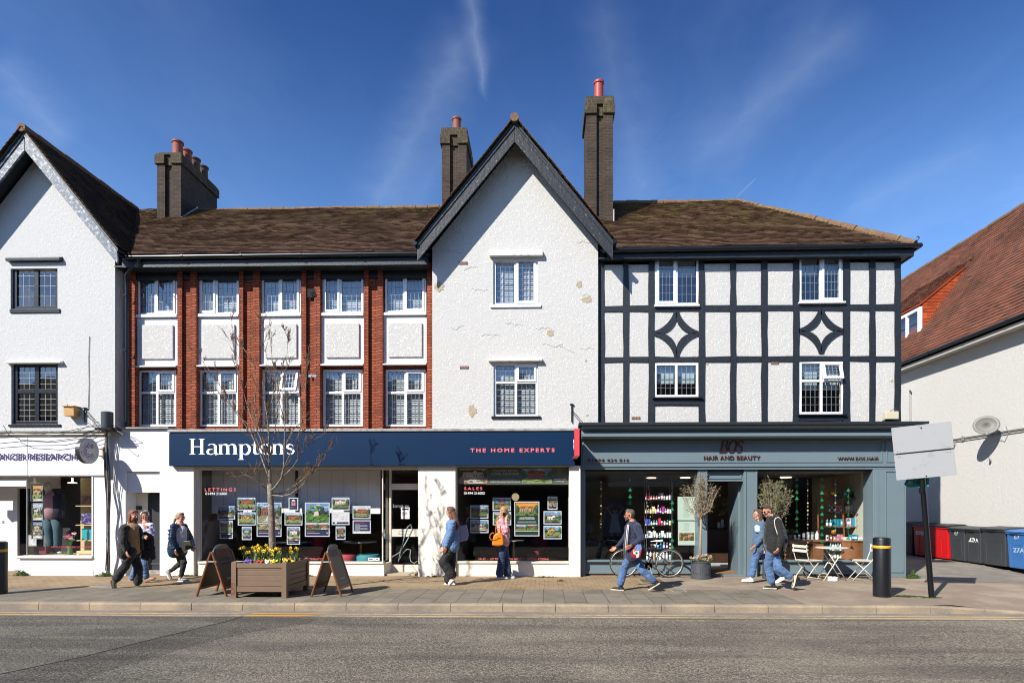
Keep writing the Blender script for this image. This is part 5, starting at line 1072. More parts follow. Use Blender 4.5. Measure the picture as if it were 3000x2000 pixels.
poster((1254, 305, 1563, 732), e7, ['aerial', 'grey'], 'large portrait poster of an aerial view over green woodland', G1)
poster((1590, 240, 1812, 402), e7, ['whiteh'], 'landscape poster of a long white villa, above the pale sketch poster', G1)
poster((1590, 424, 1812, 585), e7, 'sketch', 'pale sketch poster with a thin line drawing and navy foot', G1)
poster((1640, 604, 1762, 770), e7, ['brickh', 'drive'], 'small portrait poster of a red brick house under the pale sketch poster', G1)
poster((1852, 347, 2076, 510), e7, ['brickh'], 'landscape poster of a modern house with balcony above the all text poster', G1)
poster((1853, 527, 2079, 693), e7, 'text', 'navy poster with white lines of text only', G1)
poster((228, 568, 478, 750), f4, ['brickh'], 'landscape poster of a red brick mansion with tower, half in shade, beside the SALES lettering', G2)
poster((228, 770, 480, 952), f4, ['pink'], 'landscape poster of a bungalow with pink paved drive, under the red mansion poster', G2)
poster((538, 460, 790, 643), f4, ['brickh'], 'landscape poster of a wide gabled wooden house above the woman on the phone', G2)
poster((541, 660, 795, 843), f4, ['grey'], 'landscape poster mostly hidden behind the head of the woman on the phone', G2)
poster((840, 515, 1188, 997), f4, 'green', 'large dark green portrait poster reading COUNTRY ESTATE LIVING, REDEFINED', G2)
poster((1303, 445, 1440, 628), f4, ['brickh', 'whiteh'], 'small portrait poster of a red brick house, topmost in the sales window right column', G2)
poster((1247, 648, 1497, 831), f4, ['whiteh'], 'landscape poster of a white bungalow with pitched porch', G2)
poster((1247, 850, 1499, 1037), f4, ['yellowh'], 'landscape poster of an orange house among round green bushes', G2)
# banner across the top of the sales window
BN = thing('window_banner', P(1503, 1419, YG+.05), 'long grey green banner across the top of the sales window with two house photos', 'banner')
x0, x1, z0, z1 = R(1340.5, 1369, 1666, 1419, YG+.04); p = MB(); p.col = '5a6152'; p.box(x0, x1, YG+.045, YG+.05, z0, z1); ww = x1-x0
pic(p, x0+ww*.01, x0+ww*.27, z0+.03, z1-.02, YG+.044, 'pink', 12); pic(p, x0+ww*.58, x0+ww*.85, z0+.03, z1-.02, YG+.044, 'brickh', 14); p.build('print', vcol(), BN)
tx = M('banner_pale', 'b5bba8', .5)
for k, (s_, w_) in enumerate((('COUNTRY ESTATE', .23), ('LIVING, REDEFINED', .25))): textobj(s_, 1, x0+ww*.43, YG+.0435, z1-.105-k*.085, align='CENTER', width=ww*w_, depth=.001).build('lettering', tx, BN)
for k in range(2): textobj('A collection of homes and apartments set within the grounds', 1, x0+ww*.43, YG+.0435, z0+.095-k*.04, align='CENTER', width=ww*.27, depth=.001).build('lettering', whitet, BN)
textobj('NEWLAND PARK', 1, x0+ww*.92, YG+.0435, z0+.11, align='CENTER', width=ww*.11, depth=.001, bold=.02).build('lettering', whitet, BN); textobj('CHALFONT ST GILES', 1, x0+ww*.92, YG+.0435, z0+.07, align='CENTER', width=ww*.08, depth=.001).build('lettering', whitet, BN)
MB().tube([(x0+ww*.92+.035*math.sin(a*.6283)*(1 if a < 10 else 1), YG+.043, z1-.10+.055*math.cos(a*.6283)*(1.2 if math.cos(a*.6283) > 0 else 1)) for a in range(11)], .004, 5).build('leaf_emblem', tx, BN)
# blade sign
BS = thing('blade_sign', (.71, 13.83, 2.8), 'narrow projecting blade sign, coral red edge and navy sides, between the two shop fascias', 'sign')
bx0, bx1 = .664, .77; by0 = 12.8; bz0, bz1 = 2.83, 3.41
MB().box(bx0, bx1, by0+.01, 13.83, bz0, bz1).build('panel', navy, BS)
MB().box(bx0-.002, bx1+.002, by0, by0+.0095, bz0-.002, bz1+.002).box(bx0-.002, bx1+.002, by0, 13.83, bz0-.012, bz0-.003).build('edge', M('coral_edge', 'e2454c', .4), BS)
k_ = MB()
for pts in ([(.0, .16), (.0, .36)], [(.0, .26), (.14, .36)], [(.04, .27), (.14, .16)]): k_.bar((bx0-.004, by0+.25+pts[0][0]*1.2, bz0+pts[0][1]), (bx0-.004, by0+.25+pts[1][0]*1.2, bz0+pts[1][1]), .06, .004, (1, 0, 0))
k_.build('white_initial', whitet, BS)
# furniture of the estate agent
redf = M('red_fabric', 'a5202c', .7); pinkf = M('coral_fabric', 'b54850', .7); tealf = M('teal_fabric', '2f7f86', .7); brass = M('brass', 'b08d45', .3, metal=.9); tabm = M('marble_top', '9fa3a6', .3)
def tub_chair(x, y, mat, label, z=.0, s_=1.0, back=True):
    t = thing('tub_chair', (x, y, z+.03), label, 'chair', group='low chairs inside the estate agent'); 
    MB().lathe((x, y, z+.10), [(.10, 0), (.28*s_, .02), (.31*s_, .12), (.31*s_, .28), (.27*s_, .33), (0, .34)], 24).build('seat', mat, t, smooth=True)
    MB().lathe((x, y, z+.03), [(.20*s_, 0), (.20*s_, .02), (.04, .03), (.03, .07)], 20).build('base', gutterm, t)
    if back: 
        b = MB(); b.lathe((x, y, z+.42), [(.30*s_, 0), (.33*s_, .05), (.33*s_, .34), (.30*s_, .38), (.27*s_, .34), (.26*s_, 0), (.30*s_, 0)], 24, a0=math.radians(-60), a1=math.radians(120)); b.build('backrest', mat, t, smooth=True)
def cafe_table(x, y, z, r_, label, leg=brass, grp='tables inside the estate agent', top=None):
    t = thing('round_table', (x, y, .03), label, 'table', group=grp); MB().lathe((x, y, z-.025), [(r_, 0), (r_, .025), (0, .025)], 32).build('tabletop', top or tabm, t, bevel=.004); MB().lathe((x, y, .03), [(.22, 0), (.22, .015), (.03, .03), (.028, z-.06)], 20).build('pedestal', leg, t, smooth=True)
q = P(1005, 1657, 15.0); tub_chair(q.x, 15.2, pinkf, 'coral pink tub chair behind the right blackboard', back=False)
tub_chair(WX(1080, 15.2), 15.2, tealf, 'teal tub chair by the corner of the lettings window', back=False)
tub_chair(WX(915, 16.2), 16.2, redf, 'bright red chair beside the round table in the lettings window', z=.05)
tub_chair(WX(830, 16.8), 16.8, redf, 'dark red chair hidden behind the tree trunk', z=.05)
cafe_table(WX(853, 15.8), 15.8, WZ(853, 1585, 15.8), .55, 'round table with brass pedestal in the middle of the lettings window')
cafe_table(WX(1057, 15.6), 15.6, WZ(1057, 1585, 15.6), .42, 'round table with brass pedestal near the glass corner')
cafe_table(WX(1505, 15.5), 15.5, WZ(1505, 1581, 15.5), .28, 'narrow brass legged table in the sales window')
tub_chair(WX(1570, 16.0), 16.2, M('maroon_fabric', '6a1c26', .7), 'maroon chair in the sales window beyond the brass table', z=.08)
tub_chair(WX(1440, 16.6), 16.6, MATS['maroon_fabric'], 'maroon chair in the sales window left of the woman on the phone', z=.05)
GL = thing('globe_lamp', (WX(1515, 15.4), 15.4, WZ(1515, 1465, 15.4)), 'round cream pendant globe in the sales window', 'lamp'); q = P(1510, 1455, 15.4); MB().ball(q, .10, 12).build('globe', emit('globe_glow', 'd8c19a', .45), GL, smooth=True); MB().tube([q+Vector((0, 0, .1)), (q.x, q.y, 2.6)], .004, 5).build('cord', gutterm, GL)
DK = thing('desk', (WX(700, 16), 16, .03), 'grey reception desk deep in the lettings window', 'desk'); MB().box(WX(620, 16), WX(800, 16), 16.6, 17.3, .72, .76).box(WX(640, 16), WX(790, 16), 16.7, 16.74, .03, .72).box(WX(640, 16), WX(650, 16), 16.75, 17.2, .03, .715).build('desk_body', M('desk_grey', '77756f', .6), DK)
for k, px in enumerate((1384, 1560)): t = thing('ceiling_spot', (WX(px, 16), 16, 2.55), ('left' if k == 0 else 'right')+' hand small recessed ceiling light seen under the banner', 'lamp', group='recessed lights in the sales window'); MB().lathe((WX(px, 15.2), 15.2, W2[3]-.012), [(.06, 0), (.06, .01)], 16).build('light_disc', emit('spot_warm', 'ffe2b5', 4), t)
# ================================================================ hair salon front
S3 = thing('salon_shopfront', (WX(2180, 14.05), 14.05, 0), 'blue grey panelled salon front with dark cornice and copper lettering', 'shopfront')
Y3 = 14.06; g0 = WX(1702, Y3); g1 = WX(2655, Y3)
def RZ3(y): return WZ(2180, y, Y3)
cx1 = WX(2723, 13.55); zc0, zc1 = WZ(2200, 1243.5, 13.55), WZ(2200, 1235, 13.55)
MB().box(WX(1696, 13.55), cx1, 13.55, 14.12, zc0, zc1).build('cornice_lead', M('lead_black', '23272c', .5, bump=(9, .004)), S3, bevel=.006)
b = MB(); z1_, z2_ = WZ(2200, 1277, 13.74), WZ(2200, 1268, 13.74)
prof = [(Y3, z1_-.03), (13.78, z1_-.03), (13.76, z1_), (13.72, z1_), (13.72, z2_+.0), (13.78, z2_+.01), (13.80, z2_+.07), (13.74, z2_+.10), (13.72, z2_+.13), (13.66, zc0-.06), (13.60, zc0-.03), (13.60, zc0-.003), (Y3, zc0-.003)]
b.prism([(g0, y, z) for y, z in prof], (g1-g0+.0, 0, 0)); b.build('cornice', grey_f, S3)
b = MB(); b.prism([(g1+.002, y, z) for y, z in prof[:1]+prof[3:]], (.09, 0, 0)); b.build('cornice_return', grey_f, S3)
fz0_, fz1_ = RZ3(1357), z1_-.035
MB().box(g0, g1, Y3, 14.12, fz0_-.14, fz1_).build('fascia', grey_f, S3)
def mould(x0, x1, z0, z1, y, t=.018, wd=.03, nm='panel_moulding', mat=grey_f, parent=None):
    b = MB(); b.box(x0, x1, y-t, y-.001, z0, z0+wd).box(x0, x1, y-t, y-.001, z1-wd, z1).box(x0, x0+wd, y-t, y-.001, z0+wd, z1-wd).box(x1-wd, x1, y-t, y-.001, z0+wd, z1-wd); return b.build(nm, mat, parent or S3, bevel=.005)
dvx = WX(2590, Y3); mould(g0+.04, dvx-.04, fz0_+.02, fz1_-.03, Y3); mould(dvx+.04, g1-.06, fz0_+.02, fz1_-.03, Y3)
MB().box(g0, g1, Y3-.03, Y3-.001, fz0_-.08, fz0_-.03).build('fascia_ledge', grey_f, S3, bevel=.005)
cop = M('copper_lettering', '6b3a30', .35, metal=.6)
zb_, zt_ = WZ(2145, 1326, Y3), WZ(2145, 1290, Y3); cap = zt_-zb_; o, wtot = serif(S3, WX(2106, Y3)-0.0, zb_, cap, cop, Y3-.024, shear=.22, scale_w=((WX(2184, Y3)-WX(2108, Y3))/cap-.22)/2.06, text='BOS')
for o_ in (o,): 
    pass
for tx, rc_ in (('HAIR AND BEAUTY', (2062, 1334, 2227, 1346)), ('01494 434 016', (1721, 1343, 1843, 1352)), ('WWW.BOS.HAIR', (2454, 1338, 2575, 1347))): rtext(tx, rc_, Y3-.026, depth=.012, bold=.012, space=1.08).build('lettering', cop, S3)
zhd = fz0_-.143
jl, jr = (WX(2045, 14.1), WX(2074, 14.1)), (WX(2180, 14.1), WX(2221, 14.1))
zt3 = zhd; Yp3 = 14.12; Yw3 = 14.28
[MB().box(*q, Yp3, 14.5, 0, zt3).build('pilaster', grey_f, S3, bevel=.006) for q in ((g0, WX(1715, Yp3)), jl, jr)]
plr = WX(2559, 14.05); MB().box(plr, g1, Y3+.002, 14.5, 0, zt3).box(g1-.14, g1+.0, 14.501, 17, 0, zt3+.0).build('corner_pilaster', grey_f, S3, bevel=.006)
mould(WX(2592, Y3), g1-.06, .12, zt3-.03, Y3+.002); MB().box(plr+.05, plr+.13, Y3-.012, Y3+.001, .1, zt3-.02).build('pilaster_strip', grey_f, S3, bevel=.005)
for (a, b_) in (jl, jr): MB().box(a+.02, a+.05, Yp3-.02, Yp3-.001, 0, zt3-.05).box(b_-.05, b_-.02, Yp3-.02, Yp3-.001, 0, zt3-.05).build('pilaster_fluting', grey_f, S3, bevel=.004)
zt_d, zt_p = WZ(2130, 1409, 14.2), WZ(2130, 1403, 14.2)
MB().box(jl[1]+.002, jr[0]-.002, 14.2, 14.4, zt_d, zt3).build('door_header', grey_f, S3); mould(jl[1]+.03, jr[0]-.03, zt_d+.06, zt3-.04, 14.2); MB().box(jl[1]+.002, jr[0]-.002, 14.15, 14.199, zt_d+.0, zt_d+.035).build('header_ledge', grey_f, S3)
MB().box(jl[1]+.002, jl[1]+.04, 14.5, 14.9, 0, zt_d).box(jr[0]-.04, jr[0]-.002, 14.401, 15.2, 0, zt_d).build('door_jamb', grey_f, S3)
MB().box(jl[1]+.002, jr[0]-.002, 14.15, 14.9, .004, .05).build('threshold', grey_f, S3); MB().box(jl[1]+.05, jr[0]-.05, 14.35, 15.0, .052, .065).build('door_mat', M('coir', '8a5f3c', .95, bump=(80, .01)), S3)
glz = MB()
for (a, b_) in ((WX(1715, Yw3), jl[0]+.03), (jr[1]-.03, WX(2559, Yw3))):
    zs = WZ((1880 if a < 4 else 2390), 1639, Yw3)
    MB().box(a-.02, b_+.02, Yw3-.02, Yw3+.12, .05, zs-.05).build('stall_riser', grey_f, S3); MB().box(a-.02, b_+.02, Yw3-.10, Yw3+.12, zs-.048, zs-.003).build('window_sill', grey_f, S3, bevel=.006)
    MB().box(a-.02, b_+.02, Yw3-.045, Yw3-.021, 0.05, .12).box(a-.02, b_+.02, Yw3-.04, Yw3-.021, zs-.11, zs-.07).build('riser_moulding', grey_f, S3, bevel=.005); MB().box(a-.02, b_+.02, Yw3-.01, Yw3+.12, 0.0, .048).build('plinth', M('plinth_brick', '6a5648', .9), S3)
    glz.quad((a, Yw3+.05, zs), (b_, Yw3+.05, zs), (b_, Yw3+.05, zt3), (a, Yw3+.05, zt3))
glz.build('shop_glass', glass_sh, S3); SILL3 = zs
MB().box(g0, g1, 14.13, 14.5, zt3-.04, zt3-.003).build('soffit', blackp, S3)
salw = M('salon_wall', '55504a', .9); room(S3, g0+.06, g1-.15, Yw3+.13, 24, .05, zt3-.045, salw, floorw, ceilw)
MB().box(WX(2559, Yw3)+.03, WX(2559, Yw3)+.08, Yw3+.132, 17.59, .051, zt3-.046).build('side_wall', M('sage_wall', 'b9bba6', .9), S3)
MB().box(WX(2230, 16), g1-.2, 17.6, 17.64, .05, zt3-.05).build('back_partition', M('salon_dark_wall', '2a2622', .9), S3)
# ================================================================ street furniture
def gpx(px, Y): return WX(px, Y)
blk = M('bollard_black', '14161a', .38, bump=(30, .003), dirt=(26, .66, '9a9a96', .6)); yelb = M('yellow_band', 'e0a52c', .5); paint_b = M('signpost_black', '101216', .3)
def bollard(px, Y, ztop, label):
    x = WX(px, Y); t = thing('bollard', (x, Y, 0), label, 'bollard', group='black bollards with a yellow band at the kerb')
    MB().lathe((x, Y, 0), [(.152, 0), (.152, ztop-.03), (.145, ztop-.012), (.12, ztop), (0, ztop+.004)], 40).build('post', blk, t, smooth=True)
    MB().lathe((x, Y, ztop-.20), [(.1535, 0), (.1550, .002), (.1550, .048), (.1535, .05)], 40).build('reflective_band', yelb, t, smooth=True)
bollard(2583.5, 11.16, 1.115, 'thick black bollard with yellow band standing in front of the grey corner pilaster')
bollard(-7, 11.05, 1.02, 'black bollard cut by the left edge, in front of the charity shop entrance')
# signpost
SP = thing('sign_post', (WX(2730, 11.03), 11.03, 0), 'leaning black post carrying two blank grey panels seen from behind and a small green board', 'sign post')
bx = WX(2730, 11.03); zt = WZ(2704, 1400, 11.03); tx_ = WX(2702, 11.03)
MB().tube([(bx, 11.03, -.05), (tx_, 11.03, zt), (tx_-(bx-tx_)/zt*.95, 11.06, zt+.85)], .049, 16).build('post', paint_b, SP, smooth=True)
MB().tube([(tx_+.008, 11.03, zt-.28), (tx_+.0, 11.03, zt-.18)], .056, 16).build('collar', paint_b, SP, smooth=True)
pgm = M('panel_back_grey', '9d9fa1', .55, dirt=(6, .58, '75777a', .4), bump=(3, .004)); yaw = math.radians(-14)
cpx, cpy = 2705.5, 1321; cen = P(cpx, cpy, 10.96)
Rm = Matrix.Translation(cen) @ Matrix.Rotation(yaw*-1 if False else math.radians(-16), 4, 'Z') @ Matrix.Rotation(math.radians(5.0), 4, 'Y').inverted() if False else Matrix.Translation(cen) @ Matrix.Rotation(math.radians(-16), 4, 'Z') @ Matrix.Rotation(math.radians(-5.2), 4, 'Y')
for (z0, z1, nm) in ((.004, .495, 'upper_panel'), (-.495, -.022, 'lower_panel')):
    pn = MB().box(-.485, .485, -.005, .0, z0, z1).xf(Rm).build(nm, pgm, SP, bevel=.002)
    sc_b = MB()
    for sx in (-.42, -.38, .38, .42): 
        zz_ = z0+.03 if nm == 'upper_panel' else z1-.04; sc_b.lathe((sx, -.006, zz_), [(.006, 0), (.006, -.003), (0, -.004)], 8, axis='y')
    sc_b.lathe((0.0, -.006, (z1-.06) if nm == 'upper_panel' else z0+.03), [(.014, 0), (.012, -.01), (0, -.012)], 8, axis='y'); sc_b.xf(Rm).build('screws', gutterm, pn)
MB().box(-.44, .44, .002, .03, -.045, .03).xf(Rm).build('rail', paint_b, SP)
gx0, gx1 = WX(2643, 11.3), WX(2697, 11.3)
gp = MB().prism([(gx0+.03, 11.2, WZ(2670, 1403, 11.2)), (gx1, 11.06, WZ(2670, 1400, 11.06)), (gx1, 11.06, WZ(2690, 1425, 11.06)), (gx0+.05, 11.2, WZ(2650, 1427, 11.2)), (gx0-.02, 11.2, WZ(2645, 1418, 11.2))], (0, .012, 0)).build('green_board', M('green_board', '167f72', .4), SP)
g = MB(); g.col = 'a9a9a4'; g.box(gx0+.05, gx0+.11, 11.155, 11.19, WZ(2650, 1417, 11.18), WZ(2650, 1409, 11.18)); g.col = '2a4a48'
for k in range(2): g.box(gx0+.15, gx0+.27, 11.12, 11.125, WZ(2670, 1412+k*5, 11.12), WZ(2670, 1410+k*5, 11.12))
g.build('board_markings', vcol(), gp)
# ---------------------------------------------------------------- planter
taupe = M('taupe_painted_wood', '7a6553', .5, bump=(14, .002), var=(4, .15)); px0, px1, py0, py1 = WX(677, 10.66), WX(839, 10.66), 10.66, 11.72
PL = thing('planter', ((px0+px1)/2, 11.2, 0), 'large square taupe wooden planter full of spring flowers at the kerb', 'planter')
pw = .092; zt = .66
for (x, y) in ((px0, py0), (px1-pw, py0), (px0, py1-pw), (px1-pw, py1-pw)):
    pt = MB().box(x, x+pw, y, y+pw, 0, zt); pt.add([(x, y, zt), (x+pw, y, zt), (x+pw, y+pw, zt), (x, y+pw, zt), (x+pw/2, y+pw/2, zt+.025)], [(0, 1, 4), (1, 2, 4), (2, 3, 4), (3, 0, 4)]); pt.build('post', taupe, PL, bevel=.004)
for side in range(4):
    b = MB()
    for k, (z0, z1, in_) in enumerate(((.115, .215, .012), (.222, .312, .024), (.319, .409, .024), (.416, .506, .024), (.51, .56, .024), (.563, .645, .010))):
        if side == 0: b.box(px0+pw+.001, px1-pw-.001, py0+in_, py0+in_+.025, z0, z1)
        if side == 1: b.box(px0+pw+.001, px1-pw-.001, py1-in_-.025, py1-in_, z0, z1)
        if side == 2: b.box(px1-in_-.025, px1-in_, py0+pw+.001, py1-pw-.001, z0, z1)
        if side == 3: b.box(px0+in_, px0+in_+.025, py0+pw+.001, py1-pw-.001, z0, z1)
    b.build('board_side', taupe, PL, bevel=.003)
MB().box(px0+.05, px1-.05, py0+.05, py1-.05, .12, .58).build('soil', M('soil', '2c221a', .95, bump=(30, .03)), PL)
patch_ = MB().box(px0-.001, px0+.07, py0-.002, py0-.0005, .05, .28).build('worn_paint', M('worn_red', '6b3a2c', .7, dirt=(30, .5, '7a6553', 1)), PL)
# flowers
leafg = M('daffodil_leaf', '4f7430', .5, var=(10, .3)); yelf = M('daffodil_yellow', 'e8cf3a', .5); yeld = M('daffodil_trumpet', 'e6b41e', .5)
petal = {'violet': M('violet_petals', '5b3f9a', .6), 'red': M('red_petals', 'a52a18', .6), 'yellow': M('yellow_petals', 'e8c51e', .6), 'white': M('cream_petals', 'e8e2c4', .6), 'orange': M('orange_petals', 'c9641c', .6), 'maroon': M('maroon_petals', '6a1b2c', .6)}
r = random.Random(12)
for k in range(34):
    while True:
        x = r.uniform(px0+.10, px1-.08); y = r.uniform(py0+.10, py1-.12)
        if abs(x-(px0+px1)/2) > .06 or abs(y-11.2) > .08: break
    zf = .58; h = r.uniform(.22, .36); lx = r.uniform(-.10, .05); colr = 'front edge' if y < 10.95 else 'middle' if y < 11.4 else 'back edge'
    t = thing('daffodil', (x, y, zf), 'yellow daffodil nodding on a green stem among the planter flowers', 'flower', group='daffodils in the planter')
    top = Vector((x+lx, y+r.uniform(-.05, .03), zf+h)); fd = Vector((r.uniform(-.8, .9), -.8, r.uniform(-.3, .1))).normalized()
    b = MB(); b.tube([(x, y, zf), (x+lx*.4, y, zf+h*.6), top-Vector((0, 0, .015)), top+fd*.03], .005, 5, caps=False); 
    b.build('stem', leafg, t)
    lf = MB()
    for q in range(4):
        a = r.uniform(0, 6.28); hh = h*r.uniform(.6, 1.0); d = Vector((math.cos(a), math.sin(a), 0)); s_ = Vector((-d.y, d.x, 0))*.008
        p0 = Vector((x, y, zf))+d*.015; p1 = p0+d*.03+Vector((0, 0, hh*.6)); p2 = p0+d*.09+Vector((0, 0, hh))
        lf.add([p0-s_, p0+s_, p1+s_, p1-s_, p2], [(0, 1, 2, 3), (3, 2, 4)])
    lf.build('leaves', leafg, t)
    c = top+fd*.035; u = fd.orthogonal().normalized(); v = fd.cross(u); b = MB()
    for q in range(6):
        a = q*math.pi/3; e = u*math.cos(a)+v*math.sin(a); f_ = u*math.cos(a+.5)+v*math.sin(a+.5); g_ = u*math.cos(a-.5)+v*math.sin(a-.5)
        b.add([c, c+f_*.022, c+e*.043-fd*.004, c+g_*.022], [(0, 1, 2, 3)])
    b.build('petals', yelf, t)
    MB().tube([c, c+fd*.02, c+fd*.03], [.009, .010, .015], 8, caps=False).build('trumpet', yeld, t)
spots = [('violet', .24, .14), ('violet', .30, .2), ('red', .44, .12), ('maroon', .38, .3), ('white', .52, .28), ('white', .62, .12), ('white', .68, .2), ('yellow', .70, .13), ('yellow', .80, .3), ('yellow', .86, .2), ('orange', .78, .5), ('red', .82, .6), ('yellow', .88, .4), ('white', .3, .5), ('yellow', .58, .2), ('orange', .48, .4), ('violet', .18, .3), ('white', .75, .4), ('maroon', .6, .5), ('yellow', .4, .5)]
for (c, u, v) in spots:
    x, y = px0+(px1-px0)*u, py0+(py1-py0)*v; t = thing('bedding_flower', (x, y, .58), c+' low bedding flowers in the planter, '+('at the front rim' if v < .25 else 'behind the front row')+(' on its left' if u < .45 else ' near its middle' if u < .7 else ' on its right'), 'flower', group='bedding flowers in the planter')
    b = MB(); lf = MB()
    for k in range(15):
        q = Vector((x+r.uniform(-.065, .065), y+r.uniform(-.05, .05), .58+r.uniform(.06, .115))); n_ = Vector((r.uniform(-.6, .6), -.9, r.uniform(.2, .9))).normalized(); u_ = n_.orthogonal().normalized(); v_ = n_.cross(u_)
        b.add([q+n_*.004]+[q+(u_*math.cos(a)+v_*math.sin(a))*.022*(1 if i % 2 else .78) for i, a in enumerate([6.283*m/10 for m in range(10)])], [(0, i+1, (i+1) % 10+1) for i in range(10)])
        q2 = q+Vector((r.uniform(-.03, .03), .01, -.03)); lf.add([q2, q2+Vector((.02, 0, .012)), q2+Vector((.0, -.01, .03)), q2+Vector((-.02, 0, .012))], [(0, 1, 2, 3)])
        lf.tube([(q.x, q.y, .575), q], .003, 4, caps=False)
    b.build('petals', petal[c], t); lf.build('leaves', leafg, t)
# ---------------------------------------------------------------- street tree
bark = M('cherry_bark', '72675a', .8, bump=(45, .008), dirt=(14, .50, 'a39a8b', .8)); barkt = M('twig_bark', '6b5a4c', .8); budm = M('leaf_buds', '77583a', .7)
TR = thing('young_street_tree', (WX(797, 11.2), 11.2, .58), 'young bare street tree with opening buds growing out of the wooden planter', 'tree')
def tp(x, y, d=0): return P(560+x*.38265, 850+y*.38265, 11.2+d)
MB().tube([P(799, 1632, 11.2), P(798, 1590, 11.2), P(795, 1500, 11.2), tp(608, 1568), tp(601, 1480)], [.072, .064, .060, .056, .048], 14).build('trunk', bark, TR, smooth='all')
limbs = [([(608, 1568, 0), (600, 1400, 0), (597, 1200, .02), (592, 1060, .04), (580, 950, .05), (560, 830, .08), (545, 700, .1)], .040, .006),
 ([(582, 950, .05), (620, 850, 0), (650, 700, -.05), (620, 520, -.05), (592, 265, -.05)], .018, .003),
 ([(612, 1535, 0), (650, 1500, -.1), (690, 1440, -.12), (708, 1360, -.12), (714, 1200, -.1), (718, 1000, -.1), (712, 850, -.1), (725, 650, -.08), (745, 290, -.05)], .032, .003),
 ([(622, 1560, 0), (690, 1556, .15), (800, 1490, .3), (900, 1410, .4), (975, 1340, .45), (1020, 1260, .5), (1078, 1190, .5)], .024, .003),
 ([(610, 1567, 0), (700, 1575, -.2), (760, 1560, -.25), (850, 1490, -.3), (920, 1420, -.35), (975, 1350, -.4)], .018, .003),
 ([(600, 1540, 0), (530, 1480, -.1), (470, 1435, -.2), (400, 1410, -.25), (330, 1440, -.3)], .016, .003),
 ([(598, 1440, 0), (560, 1340, .1), (520, 1230, .2), (470, 1120, .3), (400, 1010, .35), (320, 890, .4), (200, 820, .45), (95, 760, .5)], .020, .003),
 ([(597, 1380, 0), (540, 1220, -.15), (480, 1100, -.2), (430, 1020, -.25), (350, 950, -.3), (240, 760, -.35), (130, 600, -.4), (60, 515, -.4)], .020, .003),
 ([(598, 1330, 0), (530, 1130, .1), (470, 1000, .15), (420, 850, .2), (370, 650, .2), (330, 480, .25), (300, 170, .25)], .020, .003),
 ([(597, 1250, 0), (520, 1050, 0), (480, 900, 0), (500, 700, 0), (470, 560, 0), (400, 440, 0), (215, 360, 0)], .014, .002),
 ([(705, 1370, -.12), (760, 1250, -.2), (820, 1120, -.25), (860, 950, -.3), (880, 700, -.3), (890, 520, -.3)], .016, .003),
 ([(712, 1200, -.1), (790, 1050, 0), (870, 1000, .05), (950, 960, .1)], .014, .003), ([(714, 1000, -.1), (660, 800, -.1), (690, 640, -.1), (760, 560, -.1)], .012, .002),
 ([(690, 1440, -.12), (780, 1350, .1), (860, 1230, .15), (940, 1140, .2), (1040, 1090, .2)], .014, .003), ([(600, 1300, 0), (640, 1100, .2), (660, 950, .25), (640, 760, .25), (560, 430, .2), (520, 120, .2)], .014, .002)]
r = random.Random(21); lb = MB(); tw = MB(); bd = MB(); allp = []
def buds(a, b, n):
    for k in range(n):
        q = a.lerp(b, r.random()); d = Vector((r.uniform(-1, 1), r.uniform(-1, 1), r.uniform(-.1, 1))).normalized(); s_ = r.uniform(.010, .019); u = d.orthogonal().normalized()*s_*.32; v = d.cross(u)
        bd.add([q, q+d*s_*.5+u, q+d*s_*.5+v, q+d*s_*.5-u, q+d*s_*.5-v, q+d*s_*1.3], [(0, 1, 2), (0, 2, 3), (0, 3, 4), (0, 4, 1), (5, 2, 1), (5, 3, 2), (5, 4, 3), (5, 1, 4)])
def twig(p, d, L, rad, lv):
    pts = [p]; n = 4; q = p.copy()
    for k in range(n):
        d = (d+Vector((r.uniform(-.16, .16), r.uniform(-.16, .16), r.uniform(-.02, .2)))).normalized(); q = q+d*L/n; pts.append(q.copy())
    tw.tube(pts, [rad*(1-.75*k/n) for k in range(n+1)], 4, caps=False)
    for a, b in zip(pts, pts[1:]): buds(a, b, 3)
    buds(pts[-1], pts[-1], 2)
    if lv < 2:
        for k in range(r.randint(1, 3)):
            i = r.randint(1, n-1); s_ = Vector((r.uniform(-1, 1), r.uniform(-1, 1), r.uniform(.1, .7))); twig(pts[i], (d*.9+s_*.7).normalized(), L*r.uniform(.45, .7), rad*.75, lv+1)
for pts, r0, r1 in limbs:
    pp = [tp(*q) for q in pts]; n = len(pp); lb.tube(pp, [r0*.85+(r1-r0*.85)*(k/(n-1))**.65 for k in range(n)], 8, caps=True)
    for k in range(1, n):
        a, b = pp[k-1], pp[k]; L = (b-a).length; buds(a, b, int(L*10))
        for m in range(max(1, int(L/.11))):
            if r.random() < (.85 if k > 1 else .3):
                q = a.lerp(b, r.random()); d = (b-a).normalized(); s_ = Vector((r.uniform(-1, 1), r.uniform(-.8, .8), r.uniform(-.1, .6))); twig(q, (d+s_*.8).normalized(), r.uniform(.14, .36), .0045, 0 if r.random() < .5 else 1)
lb.build('limbs', bark, TR, smooth='all'); tw.build('twigs', barkt, TR); bd.build('buds', budm, TR)
